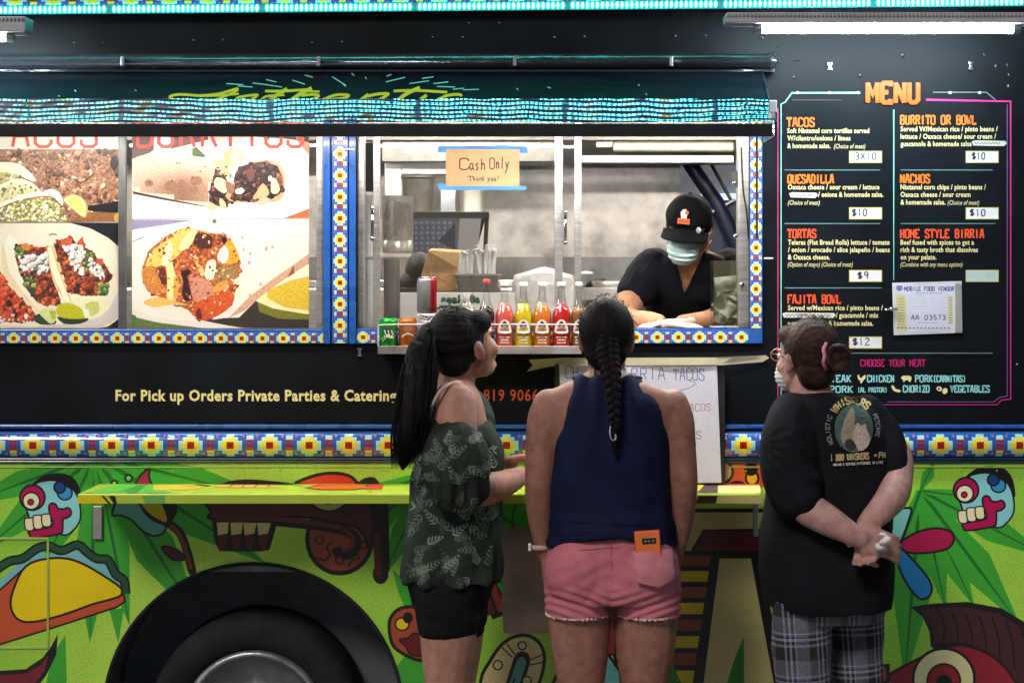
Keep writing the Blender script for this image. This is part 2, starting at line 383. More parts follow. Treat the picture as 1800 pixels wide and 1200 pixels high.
# --- stroke alphabet (4 x 8 grid) for slab headings and marker handwriting
G = {
 'A': [[(0, 0), (1.4, 8), (2.6, 8), (4, 0)], [(.6, 3), (3.4, 3)]], 'B': [[(.3, 0), (.3, 8)], [(.3, 8), (3, 8), (3.8, 7), (3.8, 5), (3, 4.2), (.3, 4.2)], [(3, 4.2), (4, 3.2), (4, 1), (3, 0), (.3, 0)]],
 'C': [[(4, 6), (4, 7), (3, 8), (1, 8), (0, 7), (0, 1), (1, 0), (3, 0), (4, 1), (4, 2)]], 'D': [[(.3, 0), (.3, 8)], [(.3, 8), (2.8, 8), (4, 6.8), (4, 1.2), (2.8, 0), (.3, 0)]],
 'E': [[(.3, 0), (.3, 8)], [(.3, 8), (3.8, 8), (3.8, 6.6)], [(.3, 4.2), (2.8, 4.2)], [(.3, 0), (3.8, 0), (3.8, 1.4)]], 'F': [[(.3, 0), (.3, 8)], [(.3, 8), (3.8, 8), (3.8, 6.6)], [(.3, 4.2), (2.8, 4.2)]],
 'G': [[(4, 6), (4, 7), (3, 8), (1, 8), (0, 7), (0, 1), (1, 0), (3, 0), (4, 1), (4, 3.6), (2.2, 3.6)]], 'H': [[(.3, 0), (.3, 8)], [(3.7, 0), (3.7, 8)], [(.3, 4), (3.7, 4)]],
 'I': [[(2, 0), (2, 8)]], 'J': [[(3.2, 8), (3.2, 1), (2.4, 0), (.8, 0), (0, 1), (0, 2.2)]], 'K': [[(.3, 0), (.3, 8)], [(3.8, 8), (.6, 3.6)], [(1.4, 4.8), (3.8, 0)]],
 'L': [[(.5, 8), (.5, 0)], [(.5, 0), (3.8, 0), (3.8, 1.6)]], 'M': [[(0, 0), (0, 8)], [(0, 8), (2, 3), (4, 8)], [(4, 8), (4, 0)]], 'N': [[(.2, 0), (.2, 8)], [(.2, 8), (3.8, 0)], [(3.8, 0), (3.8, 8)]],
 'O': [[(1, 8), (3, 8), (4, 7), (4, 1), (3, 0), (1, 0), (0, 1), (0, 7), (1, 8)]], 'P': [[(.3, 0), (.3, 8)], [(.3, 8), (3, 8), (4, 7), (4, 5), (3, 4), (.3, 4)]],
 'Q': [[(1, 8), (3, 8), (4, 7), (4, 1), (3, 0), (1, 0), (0, 1), (0, 7), (1, 8)], [(2.4, 2.2), (4.2, -.8)]], 'R': [[(.3, 0), (.3, 8)], [(.3, 8), (3, 8), (3.8, 7), (3.8, 5.2), (3, 4.2), (.3, 4.2)], [(2.2, 4.2), (4, 0)]],
 'S': [[(3.8, 6), (3.8, 7.2), (3, 8), (1, 8), (.1, 7.2), (.1, 5.4), (1, 4.5), (3, 3.6), (3.9, 2.8), (3.9, .8), (3, 0), (1, 0), (.1, .8), (.1, 2)]], 'T': [[(2, 0), (2, 8)], [(0, 6.6), (0, 8), (4, 8), (4, 6.6)]],
 'U': [[(.2, 8), (.2, 1), (1.2, 0), (2.8, 0), (3.8, 1), (3.8, 8)]], 'V': [[(0, 8), (2, 0), (4, 8)]], 'W': [[(-.3, 8), (.9, 0), (2, 6), (3.1, 0), (4.3, 8)]], 'X': [[(0, 8), (4, 0)], [(4, 8), (0, 0)]],
 'Y': [[(0, 8), (2, 4), (4, 8)], [(2, 4), (2, 0)]], 'Z': [[(.2, 6.8), (.2, 8), (3.8, 8), (.2, 0), (3.8, 0), (3.8, 1.4)]],
 '(': [[(3, 8.6), (1.6, 6.6), (1.6, 1.2), (3, -.6)]], ')': [[(1, 8.6), (2.4, 6.6), (2.4, 1.2), (1, -.6)]], '$': [[(3.8, 6.4), (3, 7.2), (1, 7.2), (.1, 6.2), (.1, 5), (3.9, 3), (3.9, 1.8), (3, .8), (1, .8), (.1, 1.8)], [(1.6, 8.6), (1.4, -.6)], [(2.6, 8.6), (2.4, -.6)]],
 '0': [[(1.2, 8), (3, 7.8), (3.8, 6), (3.6, 2), (2.6, 0), (1, .2), (.1, 2), (.3, 6), (1.2, 8)]], '1': [[(1, 6.6), (2, 8), (2, 0)]], '2': [[(.2, 6.4), (1, 8), (3, 8), (3.8, 6.4), (.2, 0), (4, 0)]],
 '3': [[(.2, 7), (1.4, 8), (3.4, 7.4), (3.2, 5), (1.6, 4.2), (3.6, 3.4), (3.6, .8), (1.8, 0), (.2, .8)]], '8': [[(1, 8), (3, 8), (3.8, 7), (3.4, 4.8), (.6, 3.6), (.1, 1.2), (1, 0), (3, 0), (3.9, 1.2), (3.4, 3.6), (.6, 4.8), (.2, 7), (1, 8)]],
 '9': [[(3.6, 5), (2.2, 4), (.6, 5), (.8, 7.4), (2.4, 8), (3.6, 7), (3.6, 4.6), (3, 0)]],
 '5': [[(3.6, 8), (.6, 8), (.4, 4.6), (2.6, 4.8), (3.8, 3.2), (3, .4), (.4, .4)]], '7': [[(.2, 8), (3.8, 8), (1.4, 0)]],
 'a': [[(3.4, 4), (2, 5), (.6, 4), (.4, 1.4), (1.6, 0), (3.2, 1.4), (3.4, 4.6)], [(3.3, 2), (4.2, 0)]], 's': [[(3, 4.4), (1.8, 5), (.8, 3.8), (2.8, 1.8), (2, 0), (.4, .6)]],
 'h': [[(.4, 8), (.5, 0)], [(.5, 2.8), (1.8, 4.8), (3, 4), (3.3, 0)]], 'n': [[(.3, 4.8), (.4, 0)], [(.4, 2.8), (1.8, 4.8), (3, 4), (3.3, 0)]], 'l': [[(1.6, 8), (1.4, 1), (2.4, 0)]],
 'y': [[(.2, 4.8), (1.4, 1.4)], [(3.8, 5), (1.6, -.4), (.2, -3)]], 'k': [[(.4, 8), (.5, 0)], [(3, 4.6), (.7, 2.2), (3.4, 0)]], 'o': [[(1.8, 4.8), (.4, 3.4), (.8, .6), (2.2, 0), (3.4, 1.6), (3, 4), (1.8, 4.8)]],
 'u': [[(.3, 4.8), (.5, .8), (1.8, 0), (3.2, 1.4), (3.4, 4.8)], [(3.4, 2), (3.9, 0)]], '!': [[(2, 8), (1.8, 2.6)], [(1.8, .6), (1.8, -.1)]], '"': [[(1, 8.6), (.8, 7)], [(2.2, 8.6), (2, 7)]],
 '.': [[(1, 0), (1.6, .2)]], '•': [[(1.4, 3.4), (2.6, 3.6)]], ' ': [], '/': [[(0, -.5), (3, 8.5)]], '&': [[(4, 0), (.8, 6), (1.4, 8), (2.8, 7.4), (2.6, 6), (.2, 2.6), (.6, .2), (2.6, 0), (4, 3)]],
}
def strokes(art, s, x0, y0, x1, h, col, w=1.5, slab=False, jit=0., adv=5.7, slant=0., fn=None, rnd=random):
    """letters of the stroke alphabet between x0 and x1, baseline y0 (image y runs down), cap height h"""
    n = len(s); sx = (x1 - x0) / (adv * n - (adv - 4)); sy = h / 8
    for i, ch in enumerate(s):
        dx, dy = rnd.uniform(-jit, jit), rnd.uniform(-jit, jit); q = 1 + rnd.uniform(-jit, jit) * .25
        for st in G.get(ch, []):
            pts = []
            for (u, v) in st:
                X = x0 + (i * adv + u * q + dx + slant * v / 8) * sx; Y = y0 - (v * q + dy) * sy
                pts.append(fn(X, Y) if fn else (X, Y))
            art.line(pts, w * sy, col)
            if slab:
                for a, b in ((st[0], st[1]), (st[-1], st[-2])):
                    if a[1] in (0, 8) and abs(a[0] - b[0]) < .9 * abs(a[1] - b[1]):
                        hb = .95 if ch not in 'MNUW' else .8
                        X = x0 + (i * adv + a[0]) * sx; Y = y0 - (a[1] + (.35 if a[1] == 0 else -.35)) * sy
                        q2 = [(X - hb * sx, Y), (X + hb * sx, Y)]
                        if fn: q2 = [fn(*k) for k in q2]
                        art.line(q2, 1.1 * sy, col)

# --- typeset lettering (built-in typeface, squeezed to the measured widths)
_tc = bpy.data.curves.new('lettering', 'FONT'); _to = bpy.data.objects.new('lettering_tmp', _tc); COL.objects.link(_to)
def text_geo(s, bold=.0, shear=0., space=1.0):
    _tc.body = s; _tc.size = 1; _tc.offset = bold; _tc.shear = shear; _tc.resolution_u = 2; _tc.space_character = space
    dg = bpy.context.evaluated_depsgraph_get(); dg.update(); ev = _to.evaluated_get(dg); me = ev.to_mesh()
    V = [(v.co.x, v.co.y) for v in me.vertices]; F = [tuple(p.vertices) for p in me.polygons]; ev.to_mesh_clear()
    return V, F
class Lettering:
    def __init__(s): s.bm = bmesh.new(); s.cl = s.bm.loops.layers.float_color.new('Col')
    def add(s, txt, x0, base, x1, cap, col, fn, bold=.02, shear=0., space=1.08):
        V, F = text_geo(txt, bold, shear, space)
        if not V: return
        lo = min(v[0] for v in V); hi = max(v[0] for v in V); sx = (x1 - x0) / (hi - lo); sy = cap / .70
        vs = [s.bm.verts.new(fn(x0 + (v[0] - lo) * sx, base - v[1] * sy)) for v in V]
        for f in F:
            try: q = s.bm.faces.new([vs[i] for i in f])
            except ValueError: continue
            for l in q.loops: l[s.cl] = (*lin(col), .03)
    def build(s, name, mat, parent=None, **kw):
        me = bpy.data.meshes.new(name); s.bm.to_mesh(me); s.bm.free(); return link(name, me, mat, parent, **kw)

def sheet(name, outer, holes, y, thick, mat, parent=None, **kw):
    """a panel with real openings cut in it"""
    a = Art(outer, (128, 128, 128))
    for h in holes: a.poly(h, None)
    me = a.mesh(plane(y), name); o = link(name, me, mat, parent, **kw)
    so = o.modifiers.new('thick', 'SOLIDIFY'); so.thickness = thick; so.offset = -1
    for p in me.polygons:
        pass
    return o
def sheet_fix(me):
    me.flip_normals()
def ring_pts(cx, cy, r, n=72): return [(cx + r * math.cos(2 * math.pi * i / n), cy + r * math.sin(2 * math.pi * i / n)) for i in range(n)]
# ------------------------------------------------------------------ materials
m_black = M('black_vinyl', (.0038, .0056, .0085), .5, bump=.0003, bscale=40, var=.4, vscale=3, rvar=.06, spec=.16)
m_blackp = M('black_gloss_paint', (.012, .015, .022), .16, bump=.002, bscale=14, var=.3, coat=.6, stretch=(1, 4, 4), rvar=.08)
m_green_core = M('painted_metal_side', (.25, .4, .06), .4)
m_print = PM('vinyl_print', .36, .2, bump=.0005, bscale=6, vscale=170)
m_ink = PM('printed_ink', .45)
m_photo = PM('poster_print', .4, .0, vscale=130)
m_steel = M('stainless_steel', (.62, .60, .57), .34, .85, bump=.0012, bscale=7, var=.18, vscale=5, rvar=.14)
m_steelb = M('brushed_steel', (.50, .49, .47), .4, .9, bump=.0004, bscale=60, var=.2, stretch=(1, 1, 12), rvar=.12)
m_steeld = M('dark_steel', (.16, .16, .16), .42, .7, var=.3, rvar=.12)
m_alu = M('grey_aluminium', (.42, .43, .46), .38, .55, var=.2)
m_blue = M('blue_trim_paint', (.015, .09, .36), .3, coat=.3, var=.18)
m_bluedark = M('dark_blue_trim', (.012, .035, .085), .32, coat=.3, var=.3)
m_rubber = M('black_rubber', (.018, .021, .025), .8, var=.3, bump=.001, spec=.15)
m_white = M('white_plastic', (.72, .71, .69), .4, var=.06)
m_paper = M('brown_paper', (.44, .27, .13), .8, var=.15, bump=.001, bscale=30)
m_blk = M('black_plastic', (.015, .015, .017), .4, var=.2)
m_chrome = M('chrome', (.75, .75, .76), .12, 1.0, var=.05, rvar=.05)
m_led = emitter('teal_led', (.075, .95, .86), 17.0)
m_tube = emitter('white_tube', (.80, .97, 1.0), 185.0)
m_tube2 = emitter('warm_white_tube', (1.0, .96, .88), 150.0)
m_tube4 = emitter('added_server_tube', (1.0, .97, .92), 300.0)
m_tube3 = emitter('kitchen_tube', (1.0, .92, .80), 150.0)
m_asph = M('asphalt', (.045, .045, .048), .85, bump=.004, bscale=160, var=.3, vscale=30)
m_conc = M('concrete', (.26, .25, .24), .85, bump=.002, bscale=90, var=.18, vscale=6)
m_pane = clear_glass('window_glass', refl=.05)
m_acr = clear_glass('clear_plastic', (.96, .98, .97), refl=.14)

# ------------------------------------------------------------------ ground
g = MB(); g.box((-150, -150, -.3), (150, 150, 0)); g.build('road', m_asph, kind='structure')
g = MB(); g.box((-60, -5.2, .0), (60, -.42, .146)); g.build('pavement', m_conc, kind='structure')
kerb = MB(); x = -12.0
kerb_me = None
g = MB(); g.box((0, -.415, 0.002), (.994, -.27, .15)); kerb_me = g.mesh('kerb_stone')
kroot = bpy.data.objects.new('kerb', None); COL.objects.link(kroot); kroot['kind'] = 'structure'; kroot.location = (0, -.34, 0)
for i in range(14):
    me = kerb_me
    o = bpy.data.objects.new('kerb_stone', me); COL.objects.link(o); o.parent = kroot; o.location = (i - 7, .34, 0)
    if i == 0: me.materials.append(m_conc)

# ------------------------------------------------------------------ the truck
TX0, TX1 = -1060, 2760     # measured columns of the body's two ends
truck = thing('food_truck', 'dark food truck with green painted lower side, menu lettering and a serving window', 'food truck', (0, 1.15, 0))
Z = lambda py: P(0, py).z
X = lambda px: P(px, 0).x
TOPZ, BOTZ = 2.90, .26
PYT, PYB = 510 - (TOPZ - CAMZ) / kk(0), 510 - (BOTZ - CAMZ) / kk(0)

WIN1 = (-560, 236, 568, 578)      # poster window
WIN2 = (628, 236, 1318, 576)      # serving window
body = Art([(TX0, PYT), (TX1, PYT), (TX1, 745), (TX0, 745)], (10, 10, 10))
for w in (WIN1, WIN2): body.rect(w[0], w[1] - 34, w[2], w[3], None)
me = body.mesh(plane(0), 'side_panel'); me.flip_normals()
o = link('side_panel', me, m_black, truck, label='black upper side panel with two window openings')
so = o.modifiers.new('thick', 'SOLIDIFY'); so.thickness = .03; so.offset = -1

# --- lower side: one printed sheet with the wheel arch cut out
ARC = (445, 1252, 262)
GB, GD, GL = (158, 196, 62, .12), (60, 168, 52, .14), (190, 214, 84, .1)
BLK = (20, 18, 22); MAG = (176, 12, 84); CRE = (240, 232, 190); PBL = (140, 214, 218)
mu = Art([(TX0, 814), (TX1, 814), (TX1, PYB), (TX0, PYB)], GB)
def shade(x, y):   # printed colour sweep of the vinyl: limes and greens
    t = .5 + .5 * math.sin(x / 130.0 + y / 210.0)
    return (148 + 34 * t, 210 + 16 * t, 66 + 18 * t, .26)
for i in range(int((TX1 - TX0) / 60) + 1):
    x0 = TX0 + i * 60; x1 = min(x0 + 60, TX1)
    if x1 > x0: mu.rect(x0, 814, x1, PYB, shade)
def ray(cx, cy, tx, ty, w, col=GD, rib=(28, 110, 44, .12), s=.12):
    d = Vector((tx - cx, ty - cy)); L_ = d.length; d.normalize(); n = Vector((-d.y, d.x)); m = Vector((cx, cy)) + d * L_ * .55
    pts = [(cx + n.x * w * s, cy + n.y * w * s), (m.x + n.x * w / 2, m.y + n.y * w / 2), (tx, ty), (m.x - n.x * w / 2, m.y - n.y * w / 2), (cx - n.x * w * s, cy - n.y * w * s)]
    mu.poly(pts, col)
    mu.line([(cx, cy), (m.x, m.y), (cx + (tx - cx) * .97, cy + (ty - cy) * .97)], [w * .12, w * .09, 1.], rib)
def fan(cx, cy, sc=1.0):
    for tx, ty, w in ((-200, 170, 46), (-100, 210, 40), (-10, 330, 52), (60, 300, 44), (190, 300, 60), (300, 190, 56), (320, 80, 40), (-240, 90, 36)):
        ray(cx, cy, cx + tx * sc, cy + ty * sc, w * sc * 1.25)
def fan2(cx, cy):
    for tx, ty, w in ((-28, 335, 66), (45, 210, 46), (95, 205, 50), (175, 235, 62), (230, 120, 48), (25, -52, 22), (160, 20, 26), (-110, 300, 50)):
        ray(cx, cy, cx + tx, cy + ty, w)
fan(168, 800); fan2(1618, 862); fan(-540, 810); fan2(2300, 850); fan(760, 830, .9)
mu.poly([(78, 1215), (92, 1150), (115, 1115), (118, 1215)], GD); mu.poly([(192, 1070), (218, 1068), (208, 1130)], GD)
mu.poly([(745, 1050), (690, 1000), (700, 1040), (715, 1075)], GD); mu.poly([(690, 1180), (720, 1140), (790, 1160), (850, 1250), (700, 1260)], GD)

def skull(ox, oy, pal=0):
    q = lambda pts: [(x + ox, y + oy) for x, y in pts]
    C1, C2, C3 = ((PBL, MAG, CRE) if not pal else ((168, 80, 52), (110, 26, 34), (232, 200, 60)))
    mu.poly(q([(50, 905), (46, 885), (58, 855), (80, 842), (110, 842), (130, 857), (140, 885), (141, 912), (130, 930), (112, 940), (80, 925), (55, 918)]), C1, 4, 3.2)
    mu.poly(q([(55, 852), (75, 836), (100, 831), (124, 836), (138, 852), (144, 880), (140, 886), (130, 864), (112, 850), (90, 845), (70, 848)]), BLK, 3)
    mu.ell(57 + ox, 874 + oy, 22, 22, C2, outline=3.5); mu.ell(55 + ox, 880 + oy, 15, 15, C3, outline=3); mu.ell(54 + ox, 882 + oy, 5, 5, C2, outline=2.4)
    mu.ell(114 + ox, 866 + oy, 13, 12, (50, 150, 210), outline=3); mu.ell(105 + ox, 856 + oy, 10, 10, (20, 70, 140), outline=3.4)
    mu.poly(q([(86, 890), (91, 884), (98, 886), (102, 893), (112, 894), (120, 892), (125, 898), (124, 905), (117, 910), (111, 912), (110, 930), (104, 938), (60, 945), (52, 939), (53, 932), (92, 924), (88, 905)]), C2, 3, 3.4)
    for a, b, c, d in ((43, 910, 59, 932), (58, 905, 74, 929), (73, 903, 89, 925)):
        mu.poly(q([(a, b + 3), (a + 4, b), (c - 2, b), (c, b + 5), (c + 1, d - 4), (c - 3, d), (a + 5, d), (a + 1, d - 5)]), CRE, 2, 2.4)
skull(0, 0); skull(1641, -13); skull(-760, 20); skull(2360, -5)
# taco on the left
mu.poly([(-60, 1060), (-25, 1035), (0, 1020), (30, 992), (70, 970), (100, 972), (135, 962), (165, 982), (195, 998), (212, 1025), (220, 1045), (150, 1040), (40, 1010), (0, 1060), (-60, 1100)], (122, 190, 196), 0)
mu.poly([(-90, 1150), (-60, 1090), (0, 1036), (45, 996), (120, 990), (217, 1042), (220, 1056), (206, 1066), (120, 1094), (0, 1132), (-50, 1150)], (196, 84, 50, .15), 0, 3.4)
mu.poly([(45, 995), (85, 981), (130, 984), (180, 1010), (217, 1042), (160, 1062), (110, 1080), (60, 1092), (32, 1088), (19, 1065), (24, 1035)], (236, 212, 10, .1), 4, 4)
wv = [(-60, 1045), (-20, 1012), (14, 987), (40, 981), (64, 964), (85, 959), (108, 967), (136, 957), (153, 970), (170, 981), (190, 984), (203, 1008), (218, 1020), (221, 1043)]
mu.line(wv, 17, BLK, smooth=4); mu.line(wv, 10, (34, 84, 56, .15), smooth=4)
mu.poly([(-60, 1180), (0, 1178), (45, 1175), (75, 1155), (90, 1135), (102, 1113), (99, 1150), (82, 1185), (60, 1215), (0, 1235), (-60, 1240)], (24, 20, 24), 0)
mu.poly([(-60, 1188), (0, 1186), (45, 1183), (72, 1168), (85, 1150), (78, 1178), (56, 1208), (0, 1226), (-60, 1230)], (120, 30, 44, .15), 0)
# flower with stem
mu.poly([(197, 905), (202, 886), (205, 876), (240, 876), (252, 897), (270, 914), (292, 924), (284, 938), (268, 941), (250, 932), (232, 914), (212, 905)], (96, 170, 166, .15), 3, 4)
mu.poly([(238, 872), (262, 866), (284, 880), (296, 918), (278, 914), (258, 900)], (198, 178, 40, .15), 3, 4)
mu.poly([(284, 880), (310, 876), (312, 900), (300, 920)], BLK)
mu.line([(298, 920), (316, 936), (328, 965), (338, 1004)], 15, BLK, smooth=5, cap=True); mu.line([(300, 922), (316, 940), (327, 968), (336, 1000)], 7, (120, 66, 44), smooth=5)
mu.poly([(284, 961), (300, 961), (318, 970), (326, 982), (308, 984), (294, 976)], (84, 26, 34), 3, 3.5)
mu.poly([(240, 858), (242, 842), (252, 830), (263, 823), (262, 840), (271, 862)], MAG, 3, 4)
mu.ell(226, 840, 6, 6, (120, 200, 150), outline=4); mu.ell(201, 849, 5, 5, (190, 214, 90), outline=4)
# carved creature behind the shelf
BR, BD, BM = (158, 74, 56, .2), (86, 42, 42, .2), (104, 52, 50, .2)
mu.line([(662, 868), (668, 905), (672, 1004)], [44, 30, 26], BLK, smooth=4); mu.ell(669, 1008, 14, 18, BLK)
mu.line([(662, 940), (665, 1006)], 11, (96, 26, 34, .2), cap=True)
mu.ell(597, 947, 57, 60, BR, outline=8)
mu.poly([(372, 870), (560, 862), (640, 876), (655, 910), (650, 962), (632, 930), (590, 918), (520, 908), (378, 912), (371, 898)], BD, 4, 5)
mu.line([(376, 920), (450, 914), (530, 920), (590, 928), (618, 938), (628, 954), (618, 972), (598, 974), (590, 962)], 17, BLK, smooth=5)
mu.line([(380, 916), (450, 910), (530, 916), (590, 925), (614, 937), (621, 953), (612, 965), (600, 966)], 8, BM, smooth=5)
mu.line([(560, 886), (610, 902), (640, 940)], 2.5, BLK, smooth=4)
for cx, cy, rr in ((562, 948, 7), (597, 984, 7), (639, 958, 6)): mu.ell(cx, cy, rr, rr, BR, outline=2.8)
mu.line([(556, 980), (572, 984), (580, 972), (574, 962), (584, 952)], 3, BLK, smooth=3); mu.line([(612, 996), (620, 984), (632, 980), (624, 968)], 3, BLK, smooth=3)
mu.ell(578, 866, 36, 32, (202, 196, 150, .2), outline=3.5, n=30); mu.ell(577, 866, 15, 20, BLK)
mu.poly([(372, 913), (487, 920), (474, 966), (455, 969), (386, 968), (377, 950)], BLK)
for i, x in enumerate((381, 405, 428, 452)):
    mu.poly([(x, 918), (x + 21 + i, 917 + i * .6), (x + 19, 937), (x + 2, 940)], (224, 208, 150, .2)); mu.poly([(x + 3, 942), (x + 19, 939), (x + 16, 958), (x + 11, 965), (x + 6, 962)], (98, 24, 38, .2), 2)
mu.poly([(524, 852), (545, 838), (580, 831), (612, 835), (628, 848), (634, 856)], (226, 60, 36), 3, 6); mu.poly([(626, 856), (636, 842), (656, 838), (668, 850), (670, 866), (628, 866)], BLK, 3)
mu.poly([(392, 856), (400, 846), (430, 842), (470, 844), (520, 852)], BLK, 3); mu.poly([(400, 856), (410, 851), (470, 850), (500, 856)], (150, 60, 44), 2)
# small creature behind the first customer, and the bars beside it
mu.poly([(684, 1098), (690, 1080), (705, 1068), (730, 1066), (760, 1075), (775, 1110), (765, 1150), (740, 1160), (712, 1150), (690, 1132)], (162, 74, 48, .2), 4, 6)
mu.ell(707, 1096, 12, 11, (226, 200, 40), outline=3); mu.ell(717, 1085, 9, 10, BLK)
mu.poly([(702, 1124), (718, 1120), (728, 1112), (745, 1120), (748, 1150), (722, 1150), (714, 1136)], (98, 24, 34, .2), 3, 3)
mu.poly([(826, 1010), (862, 1005), (900, 1075), (866, 1088)], BLK); mu.poly([(833, 1016), (846, 1012), (872, 1078), (858, 1082)], (98, 28, 38, .2)); mu.poly([(852, 1008), (864, 1006), (888, 1072), (876, 1075)], (150, 56, 46, .2))
def shoe(ox, oy):
    q = lambda pts: [(x + ox, y + oy) for x, y in pts]
    mu.poly(q([(845, 1196), (862, 1160), (882, 1132), (905, 1118), (930, 1117), (950, 1132), (957, 1160), (946, 1205), (920, 1260), (850, 1260)]), (226, 208, 150, .2), 4, 6)
    mu.line(q([(890, 1245), (905, 1200), (918, 1158)]), 30, BLK, cap=True); mu.line(q([(888, 1245), (906, 1196), (917, 1162)]), 17, (86, 158, 150, .2), cap=True)
    mu.line(q([(905, 1190), (890, 1240)]), 3, BLK)
    for cx, cy, r_ in ((918, 1134, 7), (875, 1168, 8), (926, 1196, 8)): mu.ell(cx + ox, cy + oy, r_, r_, (226, 208, 150), outline=2.6)
    for a, b in (((882, 1137), (900, 1154)), ((890, 1130), (905, 1150)), ((930, 1160), (953, 1150)), ((930, 1168), (955, 1163))): mu.line([(a[0] + ox, a[1] + oy), (b[0] + ox, b[1] + oy)], 2.4, BLK)
shoe(0, 0); shoe(126, 12)
mu.poly([(1000, 1090), (1050, 1120), (1090, 1180), (1096, 1260), (1020, 1260)], (110, 190, 190), 0, 5); mu.rect(1050, 1100, 1082, 1150, (150, 50, 44), 3)
# stepped pyramid with coloured courses
mu.poly([(1120, PYB), (1204, 925), (1214, 893), (1352, 893), (1462, PYB)], BLK)
mu.poly([(1198, 968), (1222, 900), (1350, 900), (1352, 928), (1236, 930), (1214, 968)], (190, 176, 122, .25))
mu.poly([(1234, 932), (1350, 932), (1356, 968), (1222, 968)], (92, 24, 40, .2))
yy = 976
for i in range(12):
    h = 18 + i * .6; xr = 1250 - (yy - 976) * .145; xl = 1196 - (yy - 976) * .36
    mu.poly([(xl, yy), (xr, yy), (xr - h * .145, yy + h), (xl - h * .36, yy + h)], (206, 182, 24, .2) if i % 2 else (134, 66, 46, .2))
    xr2 = 1342 + (yy - 976) * .34
    mu.poly([(1336 + (yy - 976) * .2, yy), (xr2 + 8, yy), (xr2 + 12, yy + h), (1340 + (yy - 976) * .2, yy + h)], (206, 182, 24, .2) if i % 2 else (134, 66, 46, .2))
    yy += h + 9
mu.poly([(1262, 978), (1323, 978), (1392, PYB), (1214, PYB)], BLK); mu.poly([(1265, 981), (1320, 981), (1384, PYB), (1220, PYB)], (190, 178, 118, .28))
mu.poly([(1308, 1117), (1290, 1160), (1266, 1240), (1308, 1240)], (44, 128, 48, .2)); mu.poly([(1150, 1150), (1180, 1160), (1215, 1240), (1150, 1240)], (44, 128, 48, .2))
mu.poly([(1276, 814), (1350, 814), (1350, 856), (1276, 856)], (204, 92, 40, .2)); mu.ell(1272, 829, 16, 18, (214, 206, 150), outline=5)
mu.ell(1322, 840, 11, 12, (236, 206, 40), outline=4); mu.ell(1320, 824, 12, 12, BLK); mu.ell(1296, 852, 14, 8, BLK)
# petals behind the third customer
mu.poly([(1556, 905), (1600, 892), (1596, 918), (1584, 950), (1576, 962), (1560, 940)], (130, 206, 200), 3, 4)
mu.poly([(1556, 965), (1570, 960), (1572, 985), (1562, 1010), (1550, 1000)], (206, 94, 44), 3, 3)
mu.poly([(1577, 960), (1605, 938), (1640, 928), (1668, 932), (1677, 946), (1668, 962), (1640, 970), (1600, 971)], (172, 20, 76, .12), 4, 4)
mu.poly([(1570, 964), (1580, 959), (1605, 984), (1632, 1016), (1638, 1036), (1630, 1050), (1614, 1050), (1592, 1022), (1578, 990)], (24, 132, 200, .12), 4, 4)
# plumed head, lower right
mu.poly([(1601, 1066), (1640, 1060), (1700, 1057), (1760, 1068), (1810, 1098), (1850, 1140), (1880, 1210), (1880, PYB), (1800, PYB), (1660, 1150), (1636, 1136), (1634, 1110), (1622, 1084)], (26, 20, 24), 0)
mu.poly([(1618, 1069), (1700, 1067), (1756, 1078), (1800, 1106), (1836, 1150), (1852, 1210), (1780, 1210), (1740, 1150), (1700, 1128), (1642, 1130), (1640, 1108)], (66, 34, 38, .2), 0)
for i in range(8):
    a = 1648 + i * 24; mu.line([(a, 1068 + i * 4), (a + 12, 1100 + i * 6), (a + 8 + i * 1.5, 1132 + i * 9)], 3.4, (24, 20, 22), smooth=3)
mu.poly([(1664, 1136), (1710, 1137), (1752, 1158), (1784, 1196), (1796, 1250), (1700, 1300), (1600, 1260), (1545, 1215), (1560, 1186)], (142, 28, 46, .15), 3, 5)
mu.ell(1659, 1192, 54, 53, (232, 226, 168, .15), outline=5, n=36); mu.ell(1659, 1196, 29, 30, (150, 30, 46), outline=3.5, n=30); mu.ell(1659, 1199, 14, 14, BLK)
mu.rect(1520, 1166, 1564, 1200, BLK); mu.rect(1526, 1172, 1558, 1196, (160, 60, 44))
mu.poly(ring_pts(*ARC), None)
me = mu.mesh(plane(0), 'lower_panel')
me.flip_normals()
o = link('lower_panel', me, m_print, truck, label='lime green printed lower side with skulls, leaves and a taco')
so = o.modifiers.new('thick', 'SOLIDIFY'); so.thickness = .012; so.offset = -1

